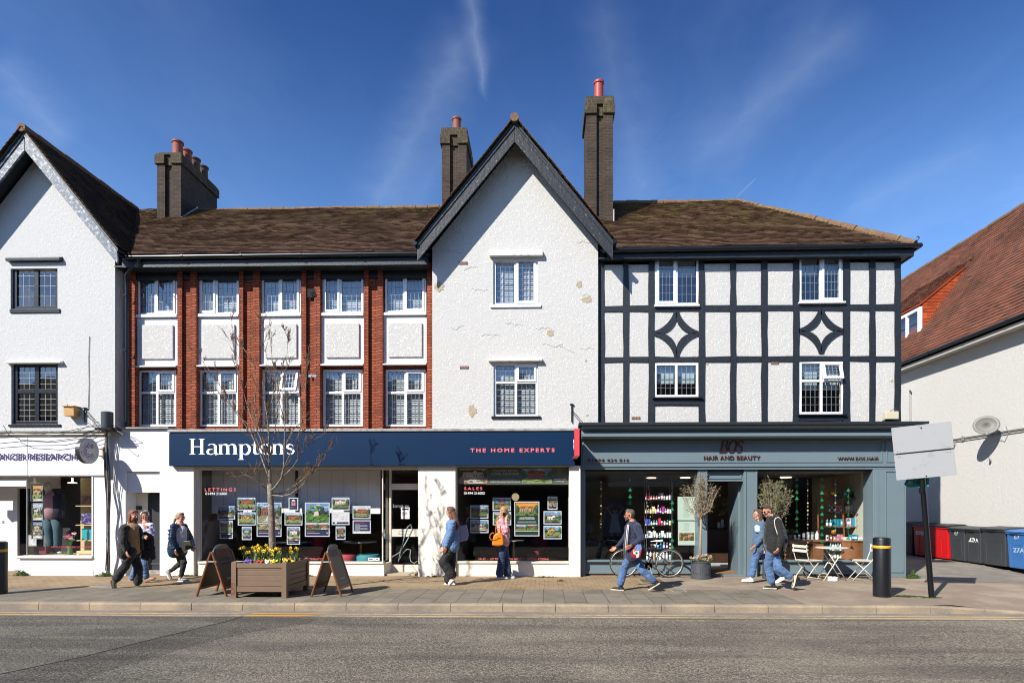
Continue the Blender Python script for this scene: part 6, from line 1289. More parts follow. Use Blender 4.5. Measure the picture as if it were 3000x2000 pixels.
# ---------------------------------------------------------------- A-boards
oak = M('stained_wood', '86502c', .45, var=(14, .35), bump=(40, .002)); slate = M('chalkboard', '2a2c2f', .45, var=(3, .2))
def aboard(pxc, Y, label, chalk):
    xc = WX(pxc, Y); t = thing('a_board', (xc, Y+.33, 0), label, 'sandwich board', group='wooden sandwich boards beside the planter'); hw_, zt_, sp = .33, .835, .275; yc = Y+.33
    for sg in (-1, 1):
        def lp(u, v, o=0):              # u across (0..1, near to far), v up the slope (0..1), o outward
            n = Vector((sg*zt_, 0, sp)).normalized(); return Vector((xc+sg*(sp*(1-v)+.012), yc-hw_+2*hw_*u, zt_*v))+n*o
        for u, nm in ((0, 0), (1, 1)):
            a, b = lp(u, 0), lp(u, 1); d = (b-a).normalized(); MB().bar(a, b, .05, .028, up=(sg*zt_, 0, sp)).build('leg', oak, t, bevel=.003)
        MB().bar(lp(.04, .18), lp(.96, .18), .05, .022, up=(sg*zt_, 0, sp)).build('lower_rail', oak, t, bevel=.003)
        pts = [lp(.05, .2), lp(.95, .2), lp(.95, .93)]+[lp(.5+.45*math.cos(math.pi*k/12), .93+.20*math.sin(math.pi*k/12)) for k in range(1, 12)]+[lp(.05, .93)]
        n = Vector((sg*zt_, 0, sp)).normalized(); pn = MB().prism([p-n*.006 for p in pts], n*.012).build('chalk_panel', slate, t)
        rim = MB().tube([lp(.5+.47*math.cos(math.pi*k/12), .93+.22*math.sin(math.pi*k/12), .0) for k in range(13)], .009, 6).build('arched_rim', M('rim_grey', '6f7478', .4, metal=.4), pn, smooth='all')
        if sg == 1:
            Rm = Matrix(); ux = Vector((0, 1, 0)); uz = (lp(0, 1)-lp(0, 0)).normalized(); un = ux.cross(uz)*-1
            for (tx, v, w_, hh, mt) in chalk:
                tb = textobj(tx, 1, 0, 0, 0, align='CENTER', width=w_, height=hh, depth=.001, rot=(0, 0, 0)); o = lp(.5, v, .0085); vs = [o+ux*q.x+uz*q.y+n*q.z for q in tb.v]; b = MB(); b.add(vs, tb.f); b.build('chalk_lettering', mt, pn)
    MB().bar((xc-.10, yc-hw_-.02, .66), (xc+.10, yc-hw_-.02, .66), .02, .004, up=(0, -1, 0)).build('stay', leadl, t); return t
chr_ = M('chalk_red', '9a4248', .9); chp = M('chalk_pink', '7f3a58', .9); chw = M('chalk_white', 'c8c9c6', .9); chf = M('chalk_faint', '57534e', .9)
aboard(620, 10.85, 'open sandwich board with red HERE lettering, left of the planter', [('HERE', .88, .44, .13, chr_), ('TO HELP WITH', .78, .40, .05, chf), ('YOUR MOVE', .68, .38, .05, chp), ('Hamptons', .33, .28, .07, chw)])
aboard(956, 10.85, 'open sandwich board with faded lettering, right of the planter', [('HERE', .88, .44, .13, chf), ('Hamptons', .33, .28, .07, chw)])
# ---------------------------------------------------------------- bicycle
BY = 13.86
BC = thing('bicycle', (WX(1895, BY), BY, 0), 'old dark bicycle with white saddle leaning on the grey sill of the salon', 'bicycle')
tyre = M('tyre', '3a3835', .8); rimm = M('rim_alloy', 'c9c4ba', .35, metal=.6); frm = M('bike_frame', '2b2220', .35, metal=.3); rust = M('rusty_chainring', '6b5640', .6, metal=.4)
wr = .342; hubs = []
for px in (1827.5, 1961):
    c = Vector((WX(px, BY), BY, wr+.004)); hubs.append(c); w_ = MB().ring(c, wr-.015, .016, n=48).build('wheel', tyre, BC, smooth='all')
    MB().ring(c, wr-.038, .010, n=48, m=6).build('rim', rimm, w_, smooth='all'); sp_ = MB()
    for k in range(28): a = 2*math.pi*k/28; s_ = .018 if k % 2 else -.018; sp_.tube([c+Vector((.018*math.cos(a+1.2*(1 if k % 4 < 2 else -1)), s_, .018*math.sin(a+1.2*(1 if k % 4 < 2 else -1)))), c+Vector(((wr-.045)*math.cos(a), 0, (wr-.045)*math.sin(a)))], .0014, 3, caps=False)
    sp_.build('spokes', rimm, w_); MB().tube([c-Vector((0, .05, 0)), c+Vector((0, .05, 0))], .014, 8).build('hub', rust, w_)
bb = Vector((WX(1899, BY), BY, .28)); st_ = Vector((WX(1919, BY), BY, .72)); sd = Vector((WX(1925, BY), BY, .845)); hd = Vector((WX(1846, BY), BY, .78)); hb = Vector((WX(1842, BY), BY, .62))
f = MB(); f.tube([bb, st_], .015, 8).tube([bb, hb], .017, 8).tube([bb.lerp(st_, .45), hd], .014, 8).tube([hd+Vector((.005, 0, .05)), hb], .019, 8)
for s_ in (-.055, .055): f.tube([bb+Vector((0, s_*.5, 0)), hubs[1]+Vector((0, s_, 0))], .009, 6).tube([bb.lerp(st_, .8)+Vector((0, s_*.3, 0)), hubs[1]+Vector((0, s_, 0))], .008, 6).tube([hb+Vector((0, s_*.6, -.02)), hubs[0]+Vector((.03, s_, .12)), hubs[0]+Vector((0, s_, 0))], .010, 6)
f.build('frame', frm, BC, smooth='all'); MB().tube([st_, sd], .012, 8).build('seat_post', rimm, BC)
MB().tube([sd+Vector((-.15, 0, .015)), sd+Vector((-.06, 0, .03)), sd+Vector((.05, 0, .03)), sd+Vector((.12, 0, .035)), sd+Vector((.14, 0, .02))], [.018, .03, .055, .07, .02], 10, flat=(1, 1, .45)).build('saddle', M('white_saddle', 'e9e4dc', .4), BC, smooth='all')
cr_ = MB().lathe((bb.x, BY-.05, bb.z), [(.088, 0), (.088, .004), (.072, .004), (.072, 0), (.088, 0)], 32, axis='y').lathe((bb.x, BY-.055, bb.z), [(.025, 0), (.025, .02)], 12, axis='y').build('chainring', rust, BC)
MB().bar(bb+Vector((0, -.065, 0)), bb+Vector((-.06, -.065, -.15)), .02, .012).bar(bb+Vector((0, .065, 0)), bb+Vector((.06, .065, .15)), .02, .012).box(bb.x-.11, bb.x-.02, BY-.15, BY-.07, bb.z-.165, bb.z-.145).build('crank', rust, BC)
MB().tube([bb+Vector((0, -.052, .085)), hubs[1]+Vector((0, -.052, .035))], .004, 4).tube([bb+Vector((0, -.052, -.085)), hubs[1]+Vector((.02, -.052, -.11)), hubs[1]+Vector((.03, -.052, -.03))], .004, 4).lathe((hubs[1].x, BY-.05, hubs[1].z), [(.045, 0), (.045, .012), (.02, .014)], 20, axis='y').build('chain_and_gears', rust, BC)
MB().tube([hd+Vector((0, 0, .05)), hd+Vector((-.01, 0, .15))], .012, 8).tube([hd+Vector((.10, -.26, .17)), hd+Vector((-.02, -.16, .16)), hd+Vector((-.02, .16, .16)), hd+Vector((.10, .24, .17))], .011, 8).build('handlebar', frm, BC, smooth='all')
MB().tube([bb+Vector((.03, -.06, -.02)), (bb.x+.10, BY-.12, .008)], .008, 6).build('kickstand', rimm, BC)
# ---------------------------------------------------------------- potted olive trees
potm = M('faux_lead_pot', '4a4d53', .5, var=(3, .15), bump=(60, .001)); bark_o = M('olive_bark', 'a08c72', .8, var=(8, .25)); leaf_o = M('olive_leaf', '6f7a52', .6, var=(6, .3)); leaf_d = M('dry_olive_leaf', '8a8264', .7)
def pot(px, Y, label, cat='pot plant'):
    x = WX(px, Y); t = thing('potted_olive', (x, Y, 0), label, cat, group='potted olive trees either side of the salon door')
    p_ = MB().lathe((x, Y, 0), [(.232, 0), (.240, .02), (.236, .05), (.222, .055), (.222, .36), (.232, .37), (.236, .40), (.222, .405), (.205, .40), (.2, .33), (0, .33)], 40).build('pot', potm, t, smooth=True)
    rb = MB()
    for q in range(8):
        a0 = q*math.pi/4+.2
        def cp(da, z): return (x+.225*math.cos(a0+da), Y+.225*math.sin(a0+da), z)
        oc = [(-.24, .12), (-.30, .16), (-.30, .28), (-.24, .32), (.24, .32), (.30, .28), (.30, .16), (.24, .12), (-.24, .12)]; pts = []
        for (u0, v0), (u1, v1) in zip(oc, oc[1:]): pts += [cp(u0+(u1-u0)*k/3, v0+(v1-v0)*k/3) for k in range(3)]
        pts.append(cp(*oc[0])); rb.tube(pts, .005, 5)
    rb.build('octagon_mouldings', potm, p_, smooth='all'); return t, x
def olive(t, x, Y, z0, z1, ztop, wid, seed, leafp, lm, n=26, nl=9, prof=None):
    r = random.Random(seed); MB().tube([(x, Y, .33), (x-.012, Y, z0+.3), (x+.01, Y, z1)], [.030, .026, .022], 10).build('trunk', bark_o, t, smooth='all'); b = MB(); l = MB()
    for k in range(n):
        h = z1-.05+r.random()**1.4*(ztop-z1)*.5; a = r.uniform(0, 6.28); e = Vector((math.cos(a), math.sin(a)*.75, 0)); tip = r.uniform(.35, 1.0)
        zt_ = h+(ztop-h)*tip; rad = wid*(prof((zt_-z1)/(ztop-z1)) if prof else 1)*r.uniform(.5, 1.0); q0 = Vector((x, Y, min(h, z1+.0+r.random()*.2))); q3 = Vector((x, Y, zt_))+e*rad
        q1 = q0.lerp(q3, .35)+e*rad*.18+Vector((0, 0, -.05)); q2 = q0.lerp(q3, .7)+e*rad*.10; pts = [q0, q1, q2, q3]; b.tube(pts, [.009, .006, .004, .002], 5, caps=False)
        for m in range(nl):
            f_ = r.uniform(.25, 1); i = min(2, int(f_*3)); q = pts[i].lerp(pts[i+1], f_*3-i); d = Vector((r.uniform(-1, 1), r.uniform(-1, 1), r.uniform(-.1, 1.2))).normalized(); L = r.uniform(.05, .16); q_ = q+d*L; b.tube([q, q_], [.003, .0015], 4, caps=False)
            for g_ in range(leafp):
                c = q.lerp(q_, r.uniform(.3, 1.1)); dl_ = (d+Vector((r.uniform(-1, 1), r.uniform(-1, 1), r.uniform(-.8, .8)))).normalized(); s_ = dl_.orthogonal().normalized()*.006; LL = r.uniform(.025, .045); l.add([c, c+dl_*LL*.5+s_, c+dl_*LL, c+dl_*LL*.5-s_], [(0, 1, 2, 3)])
    b.build('branches', bark_o, t); l.build('leaves', lm, t)
t1, x1_ = pot(2053, 13.8, 'thin nearly bare potted olive beside the salon door, pale pink flowers around its stem')
olive(t1, x1_, 13.8, .5, WZ(2053, 1520, 13.8), WZ(2045, 1385, 13.8), .40, 5, 3, leaf_d, n=46, nl=12, prof=lambda u: .35+1.0*math.sin(min(1, max(0, u))*math.pi*.95+.15) if u < .8 else .3)
r = random.Random(4); fl = MB(); lv = MB(); skp = M('viburnum_pink', 'd9b7a4', .7, var=(30, .3)); lvg = M('dark_leaf', '3c5228', .5)
for k in range(22):
    a = r.uniform(0, 6.28); rd = r.uniform(.05, .25); c = Vector((x1_+rd*math.cos(a), 13.8+rd*math.sin(a), .44+r.uniform(0, .12)))
    for m in range(26): d = Vector((r.gauss(0, 1), r.gauss(0, 1), r.gauss(0, 1))).normalized(); fl.ball(c+d*.032*r.uniform(.5, 1), .008, 3)
    for m in range(9): d = Vector((r.gauss(0, 1), r.gauss(0, 1), r.gauss(-.3, .6))).normalized(); s_ = d.orthogonal().normalized()*.014; q = c+d*.03-Vector((0, 0, .03)); lv.add([q, q+d*.03+s_, q+d*.065, q+d*.03-s_], [(0, 1, 2, 3)])
fw_ = fl.build('flower_heads', skp, t1); lv.build('flower_leaves', lvg, t1)
t2, x2_ = pot(2264, 13.8, 'leafy potted olive with rounded crown behind the couple walking past the salon')
olive(t2, x2_, 13.8, .5, WZ(2264, 1530, 13.8), WZ(2275, 1402, 13.8), .44, 8, 8, leaf_o, n=50, nl=14, prof=lambda u: .4+.7*math.sin(max(0, min(1, u))*math.pi))
# ---------------------------------------------------------------- folding café chairs and table
cmet = M('cream_metal', 'd6cfc0', .4)
def cafe_chair(x, y, ang, label):
    t = thing('folding_chair', (x, y, 0), label, 'chair', group='cream folding café chairs'); Rm = Matrix.Translation((x, y, 0)) @ Matrix.Rotation(ang, 4, 'Z')
    hw_ = .195                        # local: faces +x, width along y
    for s_ in (-1, 1):
        MB().tube([(.22, s_*hw_, .006), (-.02, s_*hw_, .30), (-.17, s_*hw_, .46), (-.235, s_*hw_, .65), (-.245, s_*hw_, .83)], .0105, 6, flat=None).xf(Rm).build('back_leg', cmet, t, smooth='all')
        MB().tube([(-.25, s_*(hw_-.025), .006), (.0, s_*(hw_-.025), .28), (.18, s_*(hw_-.025), .445)], .0105, 6).xf(Rm).build('front_leg', cmet, t, smooth='all')
    b = MB()
    for k in range(8): b.box(-.19+k*.052, -.15+k*.052, -hw_-.01, hw_+.01, .452, .464)
    b.box(-.19, .225, -hw_+.03, -hw_+.05, .44, .4515).box(-.19, .225, hw_-.05, hw_-.03, .44, .4515).xf(Rm).build('seat', cmet, t)
    for z in (.68, .78): MB().prism([(-.262, -hw_-.012, z-.03), (-.250, -hw_-.012, z-.03), (-.255, -hw_-.012, z+.035), (-.267, -hw_-.012, z+.035)], (0, 2*hw_+.024, 0)).xf(Rm).build('back_slat', cmet, t, bevel=.002)
    MB().tube([(-.21, -hw_+.02, .035), (-.21, hw_-.02, .035)], .007, 6).tube([(.195, -hw_, .035), (.195, hw_, .035)], .007, 6).xf(Rm).build('stretcher', cmet, t); return t
cafe_chair(WX(2366, 13.6), 13.58, math.radians(22), 'cream folding chair left of the round café table')
cafe_chair(WX(2522, 13.6), 13.58, math.radians(180-14), 'cream folding chair right of the café table, partly behind the bollard')
tx, ty = WX(2437, 13.55), 13.55; T_ = thing('cafe_table', (tx, ty, 0), 'small round cream café table on crossed folding legs', 'table')
MB().lathe((tx, ty, .735), [(.345, 0), (.35, .006), (.35, .018), (0, .02)], 40).build('tabletop', cmet, T_, smooth=True)
for y_, sg in ((-.16, 1), (-.13, -1), (.16, 1), (.13, -1)): MB().tube([(tx-sg*.26, ty+y_, .006), (tx+sg*.20, ty+y_, .732)], .0115, 6).build('leg', cmet, T_, smooth='all')
MB().tube([(tx-.17, ty-.16, .15), (tx-.17, ty+.16, .15)], .008, 6).tube([(tx+.17, ty-.13, .15), (tx+.17, ty+.13, .15)], .008, 6).tube([(tx-.02, ty-.15, .38), (tx-.02, ty+.15, .38)], .008, 6).build('stretcher', cmet, T_)
bx_, by_ = WX(2436, 13.5), 13.45; DB = MB().lathe((bx_, by_, 0), [(.105, 0), (.115, .004), (.113, .08), (.108, .084), (.104, .08), (.100, .02), (0, .018)], 28).build('dog_bowl', M('white_ceramic', 'e6e4dc', .3), smooth=True, label='white round dog bowl on the ground under the café table', cat='bowl')
# ---------------------------------------------------------------- wheelie bins in the alley
bing = M('bin_dark_grey', '3c3f43', .5, var=(2, .2)); binb = M('bin_blue', '3a6fae', .45, var=(2, .15)); binr = M('bin_red', 'c4141a', .4); lidk = M('lid_black', '222427', .45)
def wheelie(y1, y0, label, body, lid, x=11.87, h=1.04, d=.55, text=None, tcol=None, emb=False, sticker=False):
    t = thing('wheeled_bin', (x+d/2, (y0+y1)/2, .03), label, 'bin', group='wheeled bins along the roughcast wall'); w0, w1 = y0+.015, y1-.015; tz = h-.09; ix = .05; iy = .035; zb = .05
    b = MB(); vs = [(x+ix, w0+iy, zb), (x+d-.03, w0+iy, zb), (x+d-.03, w1-iy, zb), (x+ix, w1-iy, zb), (x+.012, w0, tz), (x+d, w0, tz), (x+d, w1, tz), (x+.012, w1, tz)]
    b.add(vs, [(3, 2, 1, 0), (4, 5, 6, 7), (0, 1, 5, 4), (1, 2, 6, 5), (2, 3, 7, 6), (3, 0, 4, 7)]); bo = b.build('body', body, t, bevel=.02)
    MB().box(x-.01, x+d+.01, w0-.012, w1+.012, tz-.045, tz-.004).build('rim', body, t, bevel=.006)
    rb_ = MB(); cc = (w0+w1)/2; hw2 = (w1-w0)*.32
    for yy in (cc-hw2, cc+hw2): rb_.tube([(x+ix-.004, yy, zb+.06), (x+.022, yy, tz-.30)], .007, 5)
    rb_.tube([(x+.024, cc-hw2, tz-.30), (x+.024, cc+hw2, tz-.30)], .007, 5)
    for xx in (x+.2, x+.42): rb_.tube([(xx, w0+iy-.003, zb+.06), (xx, w0+.006, tz-.1)], .008, 5)
    rb_.build('moulded_ribs', body, bo); MB().tube([(x-.045, cc-.13, tz+.012), (x-.06, cc-.10, tz+.012), (x-.06, cc+.10, tz+.012), (x-.045, cc+.13, tz+.012)], .010, 6).build('lid_handle', lid, t)
    MB().prism([(x-.03, w0-.015, tz), (x-.03, w0-.015, tz+.035), (x+.10, w0-.015, tz+.065), (x+d-.05, w0-.015, tz+.09), (x+d+.05, w0-.015, tz+.05), (x+d+.05, w0-.015, tz)], (0, w1-w0+.03, 0)).build('lid', lid, t, bevel=.008)
    for yy in (w0+.04, w1-.08): MB().lathe((x+d-.08, yy, .10), [(.09, 0), (.09, .04)], 18, axis='y').build('wheel', tyre, t)
    sl = (ix-.012)/(tz-zb)
    def fp(u, z): return Vector((x+ix-sl*(z-zb)-.004, w1-(w1-w0)*u, z))
    if text:
        for (tx, u, z, w_, hh) in text:
            tb = textobj(tx, 1, 0, 0, 0, width=w_, height=hh, depth=.002, bold=.03, rot=(0, 0, 0)); b = MB(); b.add([fp(u, z)+Vector((-q.z, -q.x, q.y)) for q in tb.v], tb.f); b.build('lettering', tcol, bo)
    if emb:
        c = fp(.5, .84); b = MB(); b.ring(c, .065, .006, axis='x', n=20, m=4); b.tube([c+Vector((0, .04, .02)), c+Vector((0, 0, -.01)), c+Vector((0, -.045, .03))], .008, 5).tube([c+Vector((0, .03, -.02)), c+Vector((0, -.03, -.03))], .006, 5); b.build('council_emblem', leadl, bo)
    t.location.z += .08; return t
wheelie(ex(2652, 11.87)+.3, ex(2673, 11.87)+.02, 'dark communal bin deepest in the alley, mostly hidden by the salon corner', lidk, lidk, h=1.10)
wheelie(ex(2673, 11.87), ex(2777, 11.87)+.02, 'big red trade waste bin with white lettering and black lid', binr, lidk, h=1.08, d=.55, text=[('Biffa', .08, .70, .42, .15)], tcol=M('white_print', 'ded8d4', .6))
wheelie(ex(2777, 11.87), ex(2826, 11.87)+.02, 'dark grey bin with a round white emblem, right of the red bin', bing, bing, emb=True)
wheelie(ex(2826, 11.87), ex(2873, 11.87)+.02, 'dark grey bin painted with a white 25A', bing, bing, text=[('25', .2, .62, .24, .19), ('A', .66, .62, .11, .11)], tcol=M('white_paint_num', 'e6e6e6', .6))
wheelie(ex(2873, 11.87), ex(2946, 11.87)+.02, 'widest plain dark grey bin, between the 25A bin and the blue bin', bing, bing, h=1.08, d=.55)
wheelie(ex(2946, 11.87), ex(3003, 11.87)-.05, 'blue recycling bin with chalk number 27A at the right edge of the picture', binb, binb, emb=True, text=[('27A', .30, .45, .36, .13)], tcol=M('chalk_number', '9db0c2', .8))
# satellite dish and floodlight
q = Vector((XE, ex(2925, XE), zx(1250, ex(2925, XE)))); DS = thing('satellite_dish', q, 'grey satellite dish fixed to the roughcast wall above the bins', 'satellite dish')
dn = Vector((-.55, -.80, .22)).normalized(); dc = q+Vector((-.42, -.12, .02)); u = Vector((0, 0, 1)).cross(dn).normalized(); v = dn.cross(u); b = MB(); n = 32
for i, (rr_, dp_) in enumerate(((0, .0), (.13, .012), (.23, .04), (.295, .066))):
    for k in range(n): a = 6.283*k/n; b.v.append(dc+u*math.cos(a)*rr_+v*math.sin(a)*rr_*.88+dn*dp_)
for i in range(3):
    for k in range(n): b.f.append((i*n+k, i*n+(k+1) % n, (i+1)*n+(k+1) % n, (i+1)*n+k)); b.c.append(None)
b.build('dish', M('dish_grey', '6a6965', .5), DS, smooth='all').modifiers.new('thick', 'SOLIDIFY').thickness = .012
MB().tube([q, q+Vector((-.12, -.03, -.05)), dc-dn*.02], .018, 8).build('mount', gutterm, DS); MB().tube([dc-v*.28-dn*.01, dc-v*.36+dn*.30], .010, 6).lathe(dc-v*.36+dn*.30, [(.03, 0), (.03, .08)], 12).build('receiver_arm', leadm, DS)
MB().tube([q+Vector((-.1, 0, -.05)), q+Vector((-.05, -.05, -.3)), q+Vector((-.02, -.25, -.42)), q+Vector((-.02, -.38, -.2)), q+Vector((-.03, -.3, .0))], .007, 5).build('cable', leadm, DS)
x0, x1, z0, z1 = R(2592, 1205, 2630, 1228, 13.85); FL = thing('alarm_box', ((x0+x1)/2, 13.95, z0), 'cream electrical box on the ledge above the right end of the salon cornice', 'electrical box'); MB().box(x0, x1, 13.8, 13.95, z0, z1).build('box', M('box_cream', 'c6bfa2', .5), FL, bevel=.012); MB().box(x0+.05, x1-.04, 13.9, 14.05, zc1, z0-.003).build('foot', gutterm, FL); MB().tube([(x0+.1, 13.82, z1), (x0+.2, 13.8, z1+.06), (x1+.06, 13.9, z1-.02), (x1+.09, 14.0, zc1+.02)], .008, 5).build('cable', gutterm, FL)
# drain covers
dcm = M('drain_cover', '6b5a4a', .6, metal=.2, bump=(60, .004)); 
def cover(x0, x1, y0, y1, label, mat):
    t = thing('drain_cover', ((x0+x1)/2, (y0+y1)/2, 0), label, 'drain cover', group='metal covers set in the pavement'); MB().box(x0, x1, y0, y1, .001, .006).build('frame', M('cover_frame', '9a8f80', .6), t); b = MB().box(x0+.035, x1-.035, y0+.035, y1-.035, .0065, .009)
    b.build('lid', mat, t)
    b = MB(); k = x0+.05
    while k < x1-.05: b.box(k, k+.012, y0+.05, y1-.05, .0092, .012); k += .03
    b.build('ribs', mat, t)
cover(WX(1872, 13.3), WX(1945, 13.3), 12.95, 13.55, 'rusty ribbed drain cover in front of the bicycle', dcm); cover(WX(1965, 11.8), WX(2008, 11.8), 11.62, 11.95, 'small grey square cover at the edge of the paving slabs', M('cover_grey', '6c6c66', .6)); cover(WX(268, 12.1), WX(325, 12.1), 12.0, 12.35, 'pale square cover in the pavement before the charity shop', M('cover_pale', 'a9a79f', .7))
# weeds
def weed(px, Y, sz, seed, label, n=60, fl_=False):
    r = random.Random(seed); x = WX(px, Y); t = thing('weed', (x, Y, 0), label, 'plant', group='weeds at the foot of the walls'); b = MB()
    for k in range(n):
        a = r.uniform(0, 6.28); d = Vector((math.cos(a)*r.random(), math.sin(a)*.4*r.random()-.1, 0)); p0 = Vector((x, Y, 0))+d*sz[0]*.7; p1 = p0+Vector((d.x*.5*sz[0], -.01, sz[1]*r.uniform(.2, 1)*(1.15-abs(d.x))*r.choice((.5, .7, 1)))); s_ = Vector((.008, .0, 0))
        b.add([p0-s_*.5, p0+s_*.5, p1+s_, p1+Vector((r.uniform(-.03, .03), -.02, .02)), p1-s_], [(0, 1, 2, 3, 4)])
        for m in range(3): q = p0.lerp(p1, r.uniform(.3, 1)); e = Vector((r.uniform(-1, 1), r.uniform(-1, .2), r.uniform(-.2, .6)))*.022; f_ = Vector((-e.z, 0, e.x))*.5; b.add([q, q+e+f_, q+e*1.9, q+e-f_], [(0, 1, 2, 3)])
    b.build('leaves', leafw, t)
    if fl_: 
        f = MB()
        for k in range(10): f.ball((x+r.uniform(-.6, .6)*sz[0], Y+r.uniform(-.08, 0), sz[1]*r.uniform(.6, 1.1)), .008, 4)
        f.build('flowers', whitet, t)
leafw = M('weed_leaf', '4d6a30', .6, var=(9, .35))
for k, a in enumerate([(65, 13.88, (.18, .16), 'small white flowered weed at the left end of the charity shop riser', 70, True), (312, 13.85, (.26, .11), 'broad green weed clump at the foot of the cable bundle', 120, False), (552, 13.93, (.3, .03), 'low grass strip at the foot of the cream pillar beside the woman in blue', 60, False), (905, 13.98, (.12, .035), 'small grass tuft below the lettings window riser', 40, False), (1270, 13.9, (.14, .05), 'grass tuft at the foot of the broad cream pillar', 40, False), (1305, 13.9, (.1, .04), 'smaller tuft right of the tuft at the broad pillar', 30, False), (2672, 13.9, (.17, .20), 'tall leafy weed growing at the salon corner by the alley', 110, False), (2650, 11.15, (.3, .014), 'thin grass patch between the bollard and the leaning post', 110, False), (2725, 11.0, (.16, .016), 'thin grass around the foot of the leaning post', 50, False), (1645, 13.2, (.1, .02), 'tiny tuft in the block paving near the red striped woman', 25, False), (1590, 13.93, (.35, .02), 'mossy strip along the foot of the sales window riser', 60, False)]): weed(a[0], a[1], a[2], k+3, a[3], a[4], a[5])
# ================================================================ charity shop window contents
YM = 14.65; zd = wzc = WZ(170, 1627, 13.95)+0.0; MN = thing('mannequin', P(150, 1622, YM), 'male mannequin in a striped shirt, dark jacket and jeans in the charity shop window', 'mannequin')
def mp(x, y, d=0): return P(x*.2041, 1380+y*.2041, YM+d)
sk = M('mannequin_white', 'cfcfc8', .4); jk = M('navy_blazer', '232838', .8); stp = M('striped_shirt', 'b08a94', .8); jn = M('mannequin_jeans', '3f5c68', .85, var=(12, .3)); wht = M('white_shoe', 'dcdcd8', .5)
MB().ball(mp(690, 225), .10, 12, (.85, 1, 1.25)).tube([mp(690, 270), mp(695, 320)], [.055, .065], 12).build('head', sk, MN, smooth='all')
MB().tube([mp(705, 300), mp(730, 350), mp(740, 500), mp(745, 690)], [.07, .21, .19, .17], 16, flat=(1, .62, 1)).build('shirt', stp, MN, smooth='all')
MB().tube([mp(800, 300, .02), mp(835, 360, .02), mp(845, 520, .02), mp(850, 690, .02)], [.06, .16, .15, .16], 14, flat=(1, .8, 1)).tube([mp(880, 330), mp(920, 470), mp(925, 660)], [.07, .06, .05], 12).build('jacket', jk, MN, smooth='all')
for k, pts in enumerate(([(690, 690), (700, 850), (725, 1030), (740, 1150)], [(810, 690), (830, 850), (830, 1030), (815, 1150)])): MB().tube([mp(*q) for q in pts], [.12, .10, .085, .08], 12).build('trouser_leg', jn, MN, smooth='all')
for x in (745, 850): MB().ball(mp(x, 1165, -.04), .06, 8, (1.3, 1, .6)).build('shoe', wht, MN, smooth='all')
def chposter(r_, kinds, label, Y=14.05): return poster(r_, (0, 1380, .2041), kinds, label, 'posters on the charity shop glass', Y=Y, fr_mat=M('clear_edge', '8f9498', .3), bgc='e6e4e0')
chposter((440, 205, 615, 432), ['sun'], 'magenta and dark photo poster, top of the charity window column')
chposter((450, 455, 617, 705), ['grey'], 'white poster with a blue disc photo, middle of the charity window column')
chposter((450, 730, 607, 970), ['pink', 'whiteh'], 'white poster with a pale photo, lowest of the charity window column')
chposter((405, 912, 525, 1073), 'sketch', 'small pale blue notice low behind the charity shop glass', Y=14.25)
BG_ = thing('shopping_bag', mp(650, 1185), 'small maroon handbag standing in the charity shop window', 'bag'); x0, x1, z0, z1 = R(122, 1600, 143, 1621, YM-.2); MB().box(x0, x1, YM-.28, YM-.16, z0, z1).build('bag_body', M('maroon_leather', '6e2a36', .5), BG_, bevel=.01); MB().tube([(x0+.05, YM-.22, z1), (x0+.06, YM-.22, z1+.07), (x1-.06, YM-.22, z1+.07), (x1-.05, YM-.22, z1)], .008, 6).build('handle', gutterm, BG_)
VS = thing('vase_of_carnations', mp(1005, 1200), 'glass vase of pink and white carnations in the charity shop window', 'flowers'); r = random.Random(6); c0 = mp(1005, 1195, -.25)
MB().lathe(c0, [(.055, 0), (.06, .02), (.045, .12), (.065, .22), (.06, .22), (.04, .12), (.05, .02)], 16).build('vase', M('vase_green', '5d7a4c', .2), VS, smooth=True); s_m = MB(); fls = {'pink': MB(), 'white': MB(), 'red': MB()}
for k in range(22): 
    tpnt = mp(r.uniform(900, 1085), r.uniform(875, 1000), r.uniform(-.35, -.15)); s_m.tube([c0+Vector((0, 0, .15)), c0.lerp(tpnt, .6)+Vector((0, 0, .05)), tpnt], .004, 4); c = r.choice(['pink', 'white', 'red']); 
    for m in range(6): fls[c].ball(tpnt+Vector((r.gauss(0, .012), r.gauss(0, .012), r.gauss(0, .008))), .016, 4)
s_m.build('stems', leafg, VS)
for c, h in (('pink', 'c85a8a'), ('white', 'e8dfe2'), ('red', 'a8324a')): fls[c].build('blooms', M('carnation_'+c, h, .7), VS)
def item(name, rect, Y, d, mat, label, cat, grp=None, bev=.004):
    x0, x1, z0, z1 = R(*rect, Y); o = MB().box(x0, x1, Y, Y+d, z0, z1).build(name, mat, bevel=bev, label=label, cat=cat, group=grp); return o
bk = 14.6
item('record_sleeve', (238, 1450, 265, 1479), bk, .02, M('sleeve_portrait', '6b5148', .6, dirt=(9, .5, 'b98a78', .8)), 'record sleeve with a portrait on the top charity shelf', 'record')
item('jigsaw_box', (238, 1503, 268, 1534), bk, .05, M('box_purple', '3a2c6a', .5, dirt=(14, .52, 'a9a9b8', .8)), 'purple jigsaw box with a grey picture on the middle charity shelf', 'box')
item('teal_book', (240, 1547, 272, 1580), bk, .04, M('box_teal', '21a0a8', .5), 'teal boxed set on the lowest charity shelf', 'box'); fgm = M('figure_dark', '28324a', .6)
b = MB(); x0, x1, z0, z1 = R(252, 1551, 264, 1579, bk-.003); b.prism([(x0+.03, bk-.003, z0), (x1-.03, bk-.003, z0), (x1-.02, bk-.003, z0+.15), (x1-.045, bk-.003, z1), (x0+.045, bk-.003, z1), (x0+.02, bk-.003, z0+.15)], (0, -.003, 0)); b.build('printed_figure', fgm, bpy.data.objects['teal_book'])
